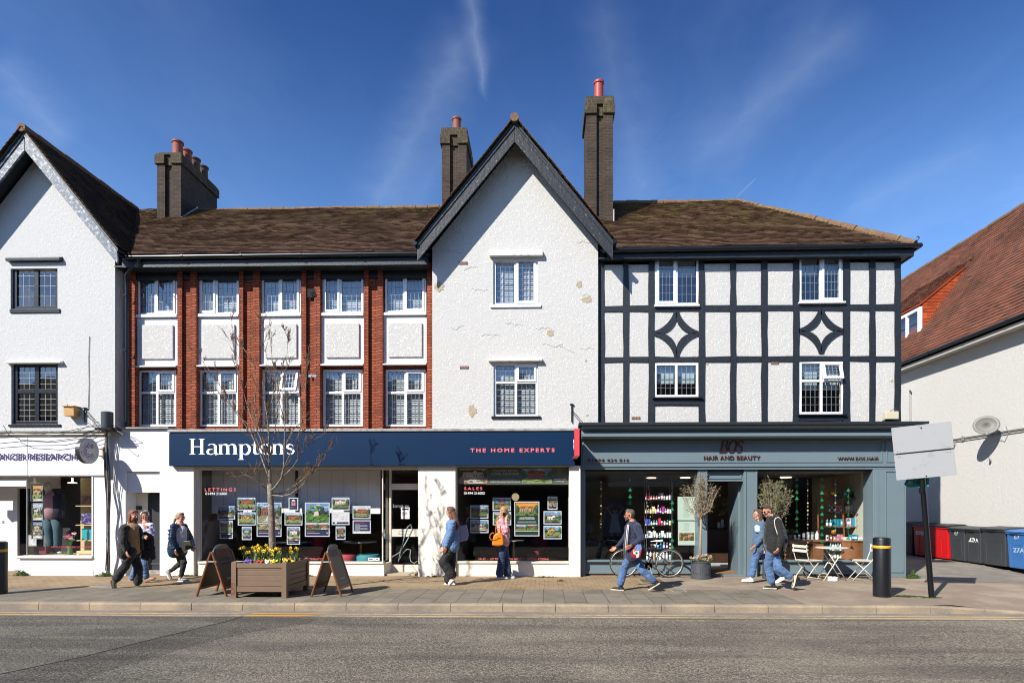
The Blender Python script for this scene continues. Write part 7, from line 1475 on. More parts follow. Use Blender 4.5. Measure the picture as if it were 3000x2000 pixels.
o = item('donation_box', (224, 1613, 271, 1626), 14.3, .25, M('box_cream_board', 'c8b78a', .6), 'cream donation box with lettering at the right foot of the charity window', 'box')
x0, x1, z0, z1 = R(230, 1621, 270, 1625, 14.29); textobj('DONATE OR VOLUNTEER', 1, x0, 14.297, z0, width=x1-x0, height=z1-z0, depth=.001).build('lettering', M('olive_lettering', '8a7a50', .6), o)
# ================================================================ salon contents
gcv = M('chrome', 'c9cccf', .2, metal=.9); Ysr = 14.62
SR = thing('glass_shelf_rack', P(1928, 1640, Ysr), 'chrome and glass shelf rack of hair products in the left salon window', 'shelf rack')
rk = MB()
for px in (1888, 1894, 1961, 1968): yy = Ysr-.03 if px in (1894, 1968) else Ysr+.22; rk.tube([(WX(px, yy), yy, .5), (WX(px, yy), yy, zt3-.05)], .006, 6)
rk.build('rods', gcv, SR)
rowsY = [1463.5, 1503, 1537.5, 1574, 1605.5, 1638]
for y in rowsY: x0, x1, z0, z1 = R(1888, y, 1969, y+2.0, Ysr); MB().box(x0, x1, Ysr-.03, Ysr+.24, z0, z1).build('glass_shelf', M('smoked_glass', '20282c', .2), SR)
pm = {}
def product(kind, x, Y, z, w_, h, col, lab, label, grp, cap=None):
    key = col; mt = pm.get(key) or pm.setdefault(key, M('product_'+key, key, .35)); lm = pm.get('L'+lab) or pm.setdefault('L'+lab, M('product_label_'+lab, lab, .5))
    t = thing(kind, (x, Y, z), label, kind.replace('_', ' '), group=grp); r_ = w_/2
    if kind == 'squeeze_tube': MB().lathe((x, Y, z), [(r_*.75, 0), (r_*.75, h*.14)], 14).build('cap', lm, t); b = MB(); b.add([(x-r_*.7, Y-r_*.6, z+h*.15), (x+r_*.7, Y-r_*.6, z+h*.15), (x+r_*.7, Y+r_*.6, z+h*.15), (x-r_*.7, Y+r_*.6, z+h*.15), (x-r_*1.15, Y-.004, z+h), (x+r_*1.15, Y-.004, z+h), (x+r_*1.15, Y+.004, z+h), (x-r_*1.15, Y+.004, z+h)], [(0, 1, 2, 3), (4, 5, 6, 7), (0, 1, 5, 4), (1, 2, 6, 5), (2, 3, 7, 6), (3, 0, 4, 7)]); b.build('body', mt, t)
    elif kind == 'jar': MB().lathe((x, Y, z), [(r_, 0), (r_, h*.68)], 18).build('body', mt, t, smooth=True); MB().lathe((x, Y, z+h*.685), [(r_*1.03, 0), (r_*1.03, h*.3), (0, h*.31)], 18).build('lid', lm, t, smooth=True)
    elif kind == 'carton': MB().box(x-r_, x+r_, Y-r_*.8, Y+r_*.8, z, z+h).build('body', mt, t, bevel=.002); MB().box(x-r_*.7, x+r_*.7, Y-r_*.8-.002, Y-r_*.8-.0005, z+h*.3, z+h*.7).build('label_panel', lm, t)
    else:
        MB().lathe((x, Y, z), [(r_*.95, 0), (r_, .006), (r_, h*.66), (r_*.8, h*.74), (r_*.36, h*.80), (r_*.36, h*.83)], 18).build('body', mt, t, smooth=True)
        MB().lathe((x, Y, z+h*.832), [(r_*.42, 0), (r_*.42, h*.12), (r_*.15, h*.13), (r_*.15, h*.17), (0, h*.17)], 12).build('cap', lm if cap is None else mt, t, smooth=True)
        MB().lathe((x, Y, z+h*.16), [(r_*1.012, 0), (r_*1.012, h*.34)], 18).build('label_band', lm, t, smooth=True)
    return t
ordn = ['first', 'second', 'third', 'fourth', 'fifth', 'sixth', 'seventh', 'eighth', 'ninth', 'tenth', 'eleventh', 'twelfth']
cn = {'b3222e': 'red', '7d1f2c': 'dark red', 'e6bcc6': 'pale pink', 'd9dede': 'white', 'c7a57a': 'beige', 'e3cf96': 'cream', '8e1f7c': 'magenta', 'a03f92': 'purple', '4a58b8': 'blue', '1f7f86': 'teal', 'd23a5e': 'pink', '9fb6b4': 'grey green', 'dfe9e6': 'mint white', '1f7fc4': 'bright blue', '2a2c30': 'black', 'b87a68': 'rose', '5d6468': 'grey', '1b8fb0': 'turquoise', 'c58fb8': 'lilac', '2c8f9a': 'teal', 'c9744f': 'copper', '4f7f86': 'dull teal', '7a4f3c': 'brown', '8fb9c0': 'pale teal', 'a8adb0': 'silver', 'd8e04a': 'yellow green'}
def row(spec, y, Yr, px0_, px1_, grp, where, hs=1.0):
    n = len(spec); z = WZ((px0_+px1_)/2, y, Yr)+.002
    for k, (kind, col, lab, h, w_) in enumerate(spec):
        px = px0_+(px1_-px0_)*(k+.5)/n; nm = cn.get(col, 'pale'); product(kind, WX(px, Yr), Yr, z, w_, h*hs, col, lab, '%s %s, %s from left on %s' % (nm, kind.replace('_', ' '), ordn[k], where), grp)
B_, T2, J_ = 'pump_bottle', 'squeeze_tube', 'jar'; G_ = 'hair products on the glass shelf rack'; Lw = 'e4e6e6'
row([(B_, '7d1f2c', Lw, .12, .04), (T2, 'b3222e', Lw, .17, .06), (B_, 'b3222e', Lw, .11, .05), (B_, '7d1f2c', Lw, .11, .05), (B_, 'b3222e', Lw, .11, .05), (B_, '2a2c30', Lw, .16, .05), (T2, 'e6bcc6', '8d8f90', .17, .07), (B_, 'd9dede', '9a9c9c', .11, .05), (B_, 'd9dede', Lw, .115, .05), (J_, 'd9dede', Lw, .12, .05)], rowsY[0], Ysr+.06, 1889, 1966, G_, 'the top glass shelf')
row([(B_, 'c7a57a', Lw, .10, .045), (B_, 'c7a57a', Lw, .12, .045), (J_, 'e3cf96', '2a2c30', .15, .06), (T2, 'e3cf96', 'c7a57a', .17, .07), (B_, 'e3cf96', Lw, .12, .05), (B_, '8e1f7c', Lw, .21, .055), (B_, '8e1f7c', Lw, .13, .05), (T2, 'a03f92', Lw, .17, .065), (B_, 'b3222e', Lw, .12, .05), (B_, 'd9dede', Lw, .12, .06), (J_, 'd9dede', Lw, .10, .05)], rowsY[1], Ysr+.06, 1889, 1968, G_, 'the second glass shelf')
row([(T2, '4a58b8', Lw, .15, .07), (T2, '4a58b8', Lw, .15, .07), (B_, '9fb6b4', Lw, .10, .045), (B_, '1f7f86', Lw, .12, .055), (B_, '1f7f86', Lw, .12, .055), (T2, 'd23a5e', 'b3222e', .17, .06), (J_, 'd23a5e', Lw, .10, .06), (B_, '9fb6b4', Lw, .11, .05), (B_, '2a2c30', Lw, .13, .05), (J_, 'e3cf96', Lw, .11, .055)], rowsY[2], Ysr+.06, 1889, 1967, G_, 'the third glass shelf')
row([('carton', 'dfe9e6', '6f7a78', .08, .06), ('carton', 'dfe9e6', '6f7a78', .17, .07), (J_, 'dfe9e6', Lw, .14, .07), (T2, 'dfe9e6', '9fb6b4', .16, .06), (J_, 'dfe9e6', '9fb6b4', .12, .05), (J_, 'dfe9e6', Lw, .12, .05), (T2, 'dfe9e6', '9fb6b4', .17, .07), (J_, 'dfe9e6', '9fb6b4', .11, .05), (J_, 'dfe9e6', Lw, .13, .055), (J_, 'dfe9e6', Lw, .13, .055)], rowsY[3], Ysr+.06, 1890, 1968, G_, 'the fourth glass shelf')
row([(J_, '2a2c30', '5d6468', .11, .06), (J_, '2a2c30', Lw, .10, .06), (J_, '1f7fc4', Lw, .08, .06), (B_, '1f7fc4', '2a2c30', .16, .06), (B_, '1f7fc4', Lw, .16, .06), (B_, '7d1f2c', Lw, .15, .05), (B_, 'd9dede', '2a2c30', .16, .05)], rowsY[4], Ysr+.06, 1905, 1968, G_, 'the fifth glass shelf')
row([(B_, 'd9dede', Lw, .22, .06), (B_, 'd9dede', Lw, .23, .06), (J_, 'c7a57a', Lw, .20, .05), (J_, 'dfe9e6', Lw, .18, .07), (J_, 'dfe9e6', Lw, .15, .06), (B_, 'a8adb0', Lw, .22, .06), (B_, 'a8adb0', Lw, .22, .06), (J_, '9fb6b4', Lw, .12, .06)], rowsY[5], Ysr+.06, 1892, 1968, G_, 'the bottom glass shelf')
sage = M('sage_board', 'b3c6b8', .6); tlin = M('sage_print', '8fa397', .7)
for k, (a, b_, c, d, lab) in enumerate(((1985.5, 1454, 2035.5, 1523, 'sage green price board full of text lines, upper of two in the salon window'), (1986.5, 1526, 2036.5, 1596, 'sage green board with an interior photo, lower of two in the salon window'))):
    x0, x1, z0, z1 = R(a, b_, c, d, Yw3+.12); t = thing('price_board', ((x0+x1)/2, Yw3+.12, z0), lab, 'board', group='sage boards in the salon window'); MB().box(x0, x1, Yw3+.12, Yw3+.128, z0, z1).build('board', sage, t); b = MB(); r = random.Random(k)
    for m in range(20 if k == 0 else 9): w_ = r.uniform(.08, .17); zz_ = z1-.04-m*.024; b.box((x0+x1)/2-w_/2, (x0+x1)/2+w_/2, Yw3+.117, Yw3+.1195, zz_, zz_+.006)
    b.build('text_lines', tlin, t)
    if k: MB().box(x0+.03, x1-.03, Yw3+.1165, Yw3+.1195, z0+.11, z0+.30).build('photo', M('photo_brown', '5a452c', .4, dirt=(11, .5, 'c2a878', .9)), t)
# hanging garlands
shm = M('shamrock_foil', '128a52', .35, metal=.1); gdm = M('gold_disc', 'd8cf9c', .3, metal=.2); thr = M('thread', '5a6a5c', .6)
def garland(px, ys, kind, Y, label, py_top=1388, tilt=0):
    t = thing('garland', (WX(px, Y), Y, WZ(px, ys[-1], Y)), label, 'garland', group='hanging %s garlands in the salon windows' % ('shamrock' if kind == 's' else 'gold disc')); r = random.Random(int(px))
    MB().tube([P(px, py_top, Y), P(px+tilt, ys[-1], Y)], .0018, 4).build('thread', thr, t); b = MB()
    for k, y in enumerate(ys):
        c = P(px+tilt*(y-ys[0])/max(1, ys[-1]-ys[0]), y, Y); a = r.uniform(-.9, .9); u = Vector((math.cos(a), math.sin(a), 0)); nn = Vector((-math.sin(a), math.cos(a), 0))
        if kind == 's':
            for m in range(3): e = u*math.cos(math.radians(90+120*m))+Vector((0, 0, math.sin(math.radians(90+120*m)))); q = c+e*.024; o = [q+(u*math.cos(6.283*i/10)+Vector((0, 0, math.sin(6.283*i/10))))*.021 for i in range(10)]; b.prism([p+nn*.0006*m for p in o], nn*.0015)
            b.bar(c, c+Vector((.004, 0, -.04)), .008, .002, up=nn)
        else:
            rr_ = r.choice([.014, .02, .024]); o = [c+(u*math.cos(6.283*i/14)+Vector((0, 0, math.sin(6.283*i/14))))*rr_ for i in range(14)]; b.prism(o, nn*.0015)
    b.build('shamrocks' if kind == 's' else 'discs', shm if kind == 's' else gdm, t)
YG3 = 14.48; f1y = lambda L: [1380+v*.20408 for v in L]
garland(1760.8, f1y([155, 205, 250, 350, 495, 610, 710, 755, 803]), 'g', YG3, 'gold disc garland nearest the left pilaster of the salon')
garland(1846, f1y([120, 268, 365, 460]), 's', YG3, 'shamrock garland between the photo screen and the shelf rack')
garland(1969.5, f1y([452, 545, 720, 900, 990, 1085, 1170]), 's', YG3-.05, 'shamrock garland on the right rod of the shelf rack')
garland(1895, f1y([450, 500, 652, 755, 805, 860, 945, 990]), 'g', YG3-.05, 'gold disc garland slanting across the shelf rack', tilt=27)
f2y = f1y
garland(2269, f2y([210, 305, 495]), 's', YG3, 'shamrock garland seen through the leafy olive crown')
garland(2334.7, f2y([118, 207, 303, 392, 582, 675, 772, 862, 960]), 's', YG3, 'shamrock garland just right of the leafy olive')
garland(2408, f2y([115, 213, 312, 412, 512, 615, 715, 808, 910, 1005]), 's', YG3, 'shamrock garland in the middle of the right salon window')
garland(2485.5, f2y([272, 357, 445, 622, 700, 800, 880, 960]), 's', YG3, 'shamrock garland in front of the wooden bookcase')
garland(2236.8, f2y([115, 170, 322, 435]), 'g', YG3, 'gold disc garland by the left jamb of the right salon window')
garland(2302, f2y([105, 250, 500, 622, 672, 718, 770, 1135, 1200]), 'g', YG3, 'gold disc garland hanging past the drawstring bag')
garland(2366.5, f2y([130, 178, 273, 350, 455, 505, 560, 618, 675, 762, 815, 925, 1020, 1075, 1130, 1183]), 'g', YG3, 'longest gold disc garland, above the left café chair')
garland(2447.5, f2y([130, 187, 343, 452, 548, 645, 700, 845, 955]), 'g', YG3, 'gold disc garland between two shamrock garlands before the bookcase')
# lamps in the salon ceiling
disc = emit('led_panel', 'ffe3c4', 3.2); zc_ = zt3-.048
for k, (px, py, w_, lab) in enumerate(((1907.8, 1399, 27.5, 'round flat ceiling light above the shelf rack'), (2007.5, 1398.5, 28, 'round flat ceiling light above the sage boards'), (1872.5, 1412, 24.5, 'second row round ceiling light, right of three stepping lights'), (1843.3, 1423, 22, 'middle one of the stepping ceiling lights'), (1818, 1431.8, 19.4, 'small ceiling light above the photo screen'), (1798.4, 1439.3, 19, 'smallest ceiling light, far left end of the row'), (1865.4, 1439, 19, 'small ceiling light far back left of the rack'), (2161, 1422, 24.5, 'round ceiling light seen through the open door'), (2302, 1397.5, 31, 'round ceiling light above the leafy olive'), (2229, 1411, 17, 'half hidden ceiling light at the left jamb of the right window'))):
    Yl = min(23.4, F*(zc_-H)/(CY-py)); t = thing('ceiling_light', (WX(px, Yl), Yl, zc_-.03), lab, 'lamp', group='round flat ceiling lights in the salon'); MB().lathe((WX(px, Yl), Yl, zc_-.02), [(w_/2/F*Yl, 0), (w_/2/F*Yl, .018)], 24).build('light_disc', disc, t)
Yl = 17.4
# photo screen with a model in a dress
SC = thing('photo_screen', P(1803, 1570, 16.0), 'dark poster of a woman in a patterned dress with arms raised, inside the salon', 'poster'); x0, x1, z0, z1 = R(1770, 1460, 1834, 1572, 16.0)
MB().box(x0, x1, 16.0, 16.03, z0, z1).build('panel', M('screen_navy', '16233c', .4), SC); b = MB(); Ys_ = 15.995
def q1(px, py): v = P(1700+px*.20408, 1380+py*.20408, Ys_); return v
b.col = '6f8ba0'; b.prism([q1(*p) for p in ((450, 610), (545, 610), (550, 700), (590, 880), (415, 880), (445, 700))], (0, -.003, 0)); b.col = '8a6a58'; b.prism([q1(*p) for p in ((440, 640), (378, 520), (470, 470), (475, 480), (400, 525), (455, 610))], (0, -.002, 0)); b.prism([q1(*p) for p in ((550, 640), (628, 525), (525, 475), (530, 485), (605, 530), (545, 600))], (0, -.002, 0)); b.prism([q1(500+32*math.cos(a*.628), 558+48*math.sin(a*.628)) for a in range(10)], (0, -.002, 0)); b.col = '2c1d18'; b.prism([q1(500+36*math.cos(a*.628), 530+30*math.sin(a*.628)) for a in range(10)], (0, -.0035, 0)); b.col = '8a6a58'; b.prism([q1(*p) for p in ((435, 885), (470, 885), (465, 930), (440, 930))], (0, -.002, 0)).prism([q1(*p) for p in ((525, 885), (560, 885), (555, 930), (530, 930))], (0, -.002, 0)); b.build('print', vcol(), SC)
# counter seen through the door, with flowers
CT = thing('reception_counter', (WX(2119, 16.2), 16.5, .05), 'dark wooden reception counter seen through the open salon door', 'counter'); walnut = M('walnut', '4a3220', .5, var=(5, .3)); x0, x1, z0, z1 = R(2070, 1547, 2161, 1646, 16.2)
MB().box(x0, x1, 16.2, 16.9, max(.06, z0), z1-.03).build('front', walnut, CT); MB().box(x0-.02, x1+.03, 16.17, 16.95, z1-.028, z1).build('top', darkm, CT); MB().box(x0+.02, x1-.02, 16.215, 16.85, .052, max(.06, z0)-.002).build('plinth', leadl, CT)
FW = thing('flower_vase', P(2142, 1546, 16.4), 'tall vase of yellow lilies on the dark wooden counter', 'flowers'); c = P(2141, 1546, 16.4); MB().lathe(c, [(.05, 0), (.055, .15), (.04, .26), (.05, .28)], 14).build('vase', M('vase_glass', '5a6a70', .15), FW); s_m = MB(); bl = MB(); lf = MB(); r = random.Random(31)
for k in range(46):
    e = P(r.uniform(2112, 2172), r.uniform(1450, 1508), 16.4+r.uniform(-.3, .3)); s_m.tube([c+Vector((0, 0, .2)), c.lerp(e, .5)+Vector((0, 0, .08)), e], .004, 4)
    for m in range(5): d = Vector((r.gauss(0, 1), r.gauss(0, 1), r.gauss(0, .8))).normalized(); s_ = d.orthogonal().normalized()*.018; (bl if k % 3 else lf).add([e, e+d*.04+s_, e+d*.09, e+d*.04-s_], [(0, 1, 2, 3)])
s_m.build('stems', leafg, FW); bl.build('blooms', M('lily_yellow', 'c8a32c', .6, var=(9, .4)), FW); lf.build('leaves', lvg, FW)
for k, (px, col, h, lab) in enumerate(((2106, 'c9c5bd', .16, 'paper cup on the reception counter'), (2116, 'b9bcc4', .24, 'white card holder on the reception counter'))): c = P(px, 1546, 16.35); MB().lathe(c, [(.035, 0), (.045, h)], 14).build('cup' if k == 0 else 'card_holder', M('counter_'+col, col, .5), label=lab, cat='cup' if k == 0 else 'card holder')
# desk lamp and side table in the left salon window
LP = thing('table_lamp', P(1723, 1580, 16.6), 'pale shaded table lamp on a side table in the dark left salon window', 'lamp'); c = P(1724, 1581, 16.6); MB().lathe(c, [(.06, 0), (.02, .03), (.015, .25)], 14).build('stem', leadm, LP); MB().lathe(c+Vector((0, 0, .22)), [(.17, 0), (.11, .25)], 20).build('lamp_shade', M('shade_linen', '8d8a80', .8), LP)
TB_ = thing('side_table', P(1725, 1640, 16.6), 'pale side table under the shaded lamp in the salon', 'table'); MB().box(c.x-.25, c.x+.35, 16.4, 16.9, c.z-.06, c.z-.003).build('tabletop', M('table_grey', '6c675e', .5), TB_)
for sx in (-.23, .30): MB().box(c.x+sx, c.x+sx+.05, 16.42, 16.47, .06, c.z-.061).build('leg', MATS['table_grey'], TB_)
SCN = thing('styling_chair', (WX(1800, 16.2), 16.2, .05), 'black styling chair with chrome column in the left salon window', 'chair'); cx = WX(1799, 16.2); MB().lathe((cx, 16.2, .052), [(.28, 0), (.27, .03), (.03, .05), (.03, .42)], 24).build('column', gcv, SCN, smooth=True); MB().box(cx-.26, cx+.26, 15.95, 16.45, .48, .6).build('seat', lidk, SCN, bevel=.03); MB().box(cx-.25, cx+.25, 16.4, 16.48, .6, 1.05).build('backrest', lidk, SCN, bevel=.03); MB().tube([(cx-.28, 16.0, .55), (cx-.29, 16.0, .74), (cx-.20, 16.0, .78), (cx+.1, 16.0, .73)], .012, 8).build('armrest', gcv, SCN, smooth='all')
# bookcase, curved counter and bench in the right salon window
BKY = 15.15; wdl = M('warm_oak', '8a5a34', .5, var=(5, .3))
BKC = thing('bookcase', P(2490, 1590, BKY), 'wooden ladder bookcase of hair products in the right salon window', 'bookcase'); f2 = lambda x, y: (2200+x*.20408, 1380+y*.20408)
for (xa, ya, xb, yb_) in ((1312, 378, 1342, 985), (1590, 375, 1600, 985), (955, 400, 975, 985)): MB().tube([P(*f2(xa, ya), BKY), P(*f2(xb, yb_), BKY)], .022, 6).build('upright', wdl, BKC)
shelves = [(385, 1300, 1590), (600, 1185, 1600), (797, 1120, 1610), (405, 1040, 1300)]
for (y, a, b_) in shelves: x0, x1, z0, z1 = R(f2(a, 0)[0], f2(0, y-6)[1], f2(b_, 0)[0], f2(0, y+6)[1], BKY); MB().box(x0, x1, BKY-.02, BKY+.28, z0, z1).build('shelf', wdl, BKC)
G2_ = 'hair products on the wooden bookcase'
def brow(spec, y, a, b_, where, Y=BKY+.1): row(spec, f2(0, y-6)[1], Y, f2(a, 0)[0], f2(b_, 0)[0], G2_, where)
brow([('carton', 'c9744f', '7a4f3c', .17, .07), ('carton', '7a4f3c', 'c9744f', .17, .07), ('carton', 'c9744f', '7a4f3c', .16, .07), (J_, '4f7f86', '2a2c30', .15, .06), (J_, '4f7f86', '2a2c30', .15, .06), (J_, '4f7f86', '2a2c30', .15, .06)], 405, 1040, 1290, 'the upper left bookcase shelf')
brow([('carton', '4f7f86', '8fb9c0', .18, .1), (J_, '2a2c30', '5d6468', .10, .09), (J_, '2a2c30', '5d6468', .17, .1), (J_, '2a2c30', '5d6468', .11, .1)], 385, 1310, 1580, 'the top right bookcase shelf')
brow([(B_, '2a2c30', Lw, .2, .045), (B_, 'a8adb0', '2a2c30', .2, .045), (B_, '2a2c30', Lw, .2, .045), (T2, 'c9744f', Lw, .19, .06), (T2, 'b87a68', Lw, .19, .06), (B_, 'b87a68', Lw, .19, .05)], 600, 1110, 1310, 'the second left bookcase shelf')
brow([(J_, 'e3cf96', Lw, .17, .06), (J_, 'c7a57a', Lw, .17, .06), (T2, 'a8adb0', 'c7a57a', .21, .065), (T2, 'a8adb0', 'c7a57a', .21, .065), (T2, 'a8adb0', 'c7a57a', .21, .065), (T2, 'a8adb0', 'c7a57a', .21, .065)], 600, 1350, 1590, 'the second right bookcase shelf')
brow([(B_, '4f7f86', Lw, .18, .06), (B_, '2c8f9a', Lw, .18, .06), ('carton', '2c8f9a', '1b8fb0', .19, .07), ('carton', '1b8fb0', '2c8f9a', .19, .07), ('carton', '2c8f9a', Lw, .19, .06)], 797, 1070, 1320, 'the third left bookcase shelf')
brow([('carton', 'c58fb8', Lw, .22, .12), ('carton', '1b8fb0', '2c8f9a', .22, .17), ('carton', 'c58fb8', Lw, .22, .1)], 797, 1350, 1620, 'the third right bookcase shelf')
CC = thing('curved_counter', P(2498, 1640, 14.75), 'curved oak slatted counter at the right of the salon window', 'counter'); cx, cy = WX(2498, 14.9), 15.05; rC = .29; zt4 = WZ(2498, 1582, 14.75)
MB().lathe((cx, cy, zt4-.03), [(rC*1.25, 0), (rC*1.25, .03), (0, .03)], 40).build('top', wdl, CC, smooth=True); b = MB()
for k in range(44): a = math.pi+math.pi*k/43; b.bar((cx+rC*1.15*math.cos(a), cy+rC*1.15*math.sin(a), .06), (cx+rC*1.15*math.cos(a), cy+rC*1.15*math.sin(a), zt4-.032), .026, .02, up=(math.cos(a), math.sin(a), 0))
b.build('slats', wdl, CC); MB().lathe((cx, cy, .055), [(rC*1.12, 0), (rC*1.12, zt4-.09)], 32).build('core', walnut, CC)
row([('carton', 'd9dede', 'a8adb0', .08, .17), ('carton', '1b8fb0', 'd9dede', .14, .17), ('carton', 'd9dede', 'a8adb0', .07, .17)], 1582, 14.9, 2470, 2530, 'boxed hair tools on the curved counter', 'the curved oak counter')
BN2 = thing('window_bench', P(2360, 1640, 15.0), 'dark brown wooden display bench in the right salon window', 'bench'); x0, x1, z0, z1 = R(2300, 1580, 2410, 1586, 14.8); MB().box(x0, x1, 14.7, 15.2, z0, z1).build('top', wdl, BN2, bevel=.004); MB().box(x1-.26, x1-.2+.2, 14.75, 15.1, .06, z0-.002).build('end_panel', wdl, BN2); MB().box(x0+.1, x0+.16, 14.75, 15.1, .06, z0-.002).build('leg', wdl, BN2)
row([(J_, 'a8adb0', Lw, .12, .05), (J_, '9fb6b4', Lw, .13, .05), (J_, 'a8adb0', Lw, .17, .07), (J_, 'd9dede', 'a8adb0', .19, .07), (J_, 'a8adb0', '5d6468', .2, .08), (B_, 'd9dede', Lw, .22, .08)], 1580, 14.85, 2322, 2400, 'silver jars on the window bench', 'the brown window bench')
row([('carton', 'd9dede', '2a2c30', .14, .05), ('carton', '7a4f3c', Lw, .14, .06), ('carton', 'b87a68', Lw, .12, .06), ('carton', 'c58fb8', 'b87a68', .16, .07), ('carton', 'b87a68', 'c58fb8', .16, .07)], 1583, 14.95, 2418, 2470, 'boxes behind the café table', 'the ledge beside the curved counter')
MB().box(WX(2410, 14.9), WX(2470, 14.9), 14.85, 15.2, WZ(2440, 1586, 14.9), WZ(2440, 1583, 14.9)).build('display_ledge', wdl, label='narrow oak ledge joining the bench and the curved counter', cat='ledge')
row([(B_, '2c8f9a', Lw, .19, .06), (B_, 'd9dede', '2c8f9a', .19, .05), (B_, 'd9dede', '1b8fb0', .19, .05), (B_, '2c8f9a', Lw, .19, .05), (B_, 'd9dede', Lw, .18, .05)], 1612, 14.9, 2430, 2466, 'bottles seen through the café table legs', 'the upper shelf behind the café table')
row([(B_, 'd9dede', Lw, .17, .06), (J_, 'd9dede', '9fb6b4', .15, .06), (B_, 'd8e04a', Lw, .18, .05), (B_, 'dfe9e6', 'd8e04a', .18, .06)], 1634, 14.9, 2434, 2466, 'bottles seen through the café table legs', 'the lower shelf behind the café table')
LS = thing('low_shelf', P(2448, 1640, 14.9), 'low two tier shelf behind the café table', 'shelf')
for y in (1613, 1635.5): x0, x1, z0, z1 = R(2426, y, 2468, y+2, 14.9); MB().box(x0, x1, 14.8, 15.05, z0, z1).build('shelf', darkm, LS)
for k, (x, y, lab) in enumerate(((1165, 300, 'amber glass globe lamp above the bookcase'), (1183, 872, 'amber glass globe lamp over the window ledge'))):
    c = P(*f2(x, y), 14.9); t = thing('amber_globe_lamp', c, lab, 'lamp', group='amber globe lamps in the salon'); MB().ball(c, .068 if k == 0 else .06, 12).build('globe', M('amber_glass', 'c98a2c', .15, metal=.6), t, smooth=True); MB().tube([c+Vector((0, 0, .06)), (c.x, c.y, zt3-.06)], .003, 4).build('cord', gutterm, t)
PTL = thing('fern_pot', P(2312, 1575, 14.9), 'leafy green pot plant on the window bench behind the drawstring bag', 'plant'); c = P(2314, 1578, 14.9); MB().lathe(c, [(.05, 0), (.07, .10), (.06, .10)], 14).build('pot', M('pot_glass_grey', '5c6668', .3), PTL); lf = MB(); r = random.Random(77)
for k in range(70): a = r.uniform(0, 6.28); d = Vector((math.cos(a)*.6, math.sin(a)*.5, r.uniform(.4, 1.2))).normalized(); L = r.uniform(.1, .24); s_ = d.orthogonal().normalized()*.008; q = c+Vector((0, 0, .1)); lf.add([q-s_, q+s_, q+d*L*.6+s_*1.6, q+d*L+Vector((0, 0, -.02)), q+d*L*.6-s_*1.6], [(0, 1, 2, 3, 4)])
lf.build('leaves', lvg, PTL)
# ================================================================ people
DG = bpy.context.evaluated_depsgraph_get
def flesh(name, prims, mat, parent, vox=.009, sm=4, wr=0, ws=14, cut=None):
    b = MB()
    for p in prims:
        if p[0] == 'c':
            _, a, c, ra, rc = p[:5]; fl = p[5] if len(p) > 5 else None; a = Vector(a); c = Vector(c); d = (c-a); L = d.length or 1e-4; d = d/L
            pts, rs = [], []
            for k in range(4): t = math.pi/2*(k+.15)/4.15; pts.append(a-d*ra*math.cos(t)); rs.append(ra*math.sin(t))
            pts += [a, c]; rs += [ra, rc]
            for k in range(3, -1, -1): t = math.pi/2*(k+.15)/4.15; pts.append(c+d*rc*math.cos(t)); rs.append(rc*math.sin(t))
            b.tube(pts, rs, 14, flat=fl)
        else: _, c, r3 = p[:3]; b.ball(c, 1.0, 12, r3)
    me = bpy.data.meshes.new('tmp'); me.from_pydata(b.v, [], b.f); o = bpy.data.objects.new('tmp', me); COL.objects.link(o)
    bm = bmesh.new(); bm.from_mesh(me); bmesh.ops.recalc_face_normals(bm, faces=bm.faces); bm.to_mesh(me); bm.free()
    m = o.modifiers.new('r', 'REMESH'); m.mode = 'VOXEL'; m.voxel_size = vox; s = o.modifiers.new('s', 'SMOOTH'); s.iterations = sm; s.factor = .5
    e = bpy.data.meshes.new_from_object(o.evaluated_get(DG())); bpy.data.objects.remove(o); e.name = name; off = Vector(ORG[root_of(parent)])
    if wr:
        e.update(); ns = [v.normal.copy() for v in e.vertices]
        for v, n in zip(e.vertices, ns): q = v.co*ws; v.co += n*wr*(noise.noise(Vector((q.x, q.y, q.z*1.6)))+.5*noise.noise(q*2.3))
    if cut:
        bm = bmesh.new(); bm.from_mesh(e)
        for (pc, pn) in cut: bmesh.ops.bisect_plane(bm, geom=bm.verts[:]+bm.edges[:]+bm.faces[:], plane_co=pc, plane_no=pn, clear_outer=True)
        bm.to_mesh(e); bm.free()
    for v in e.vertices: v.co -= off
    for p in e.polygons: p.use_smooth = True
    e.materials.clear(); e.materials.append(mat); ob = bpy.data.objects.new(name, e); COL.objects.link(ob); ob.parent = parent; return ob
skin = M('skin', 'c48d72', .5, bump=(90, .0006)); skin2 = M('skin_warm', 'b5785a', .5); eyem = M('eye_dark', '1c1512', .3); lipm = M('lips', '9a4f48', .5)
def hand(w_, d, n, curl=.6, k=1.0, side=1):
    w_ = Vector(w_); d = Vector(d).normalized(); n = Vector(n); n = (n-d*n.dot(d)).normalized(); s = d.cross(n)*side; P_ = []
    for i in range(4):
        a = w_+s*(i-1.5)*.010*k; kn = w_+d*.078*k+s*(i-1.5)*.021*k; P_.append(('c', a, kn, .013*k, .0115*k)); q = kn; dd = d.copy(); L = (.040, .045, .042, .033)[i]*k
        for j in range(3): ang = curl*(.6+.35*j)+.08*i; dd = (dd*math.cos(ang*.6)+n*math.sin(ang*.6)).normalized(); q2 = q+dd*L*(1, .68, .5)[j]; P_.append(('c', q, q2, (.0095, .0085, .0075)[j]*k, (.0088, .0078, .0066)[j]*k)); q = q2
    t0 = w_+d*.022*k-s*.018*k; t1 = t0+(d*.55-s*.75+n*.3).normalized()*.040*k; t2 = t1+(d*.9-s*.1+n*.35).normalized()*.034*k; P_ += [('c', t0, t1, .0135*k, .0105*k), ('c', t1, t2, .0102*k, .008*k)]
    return P_
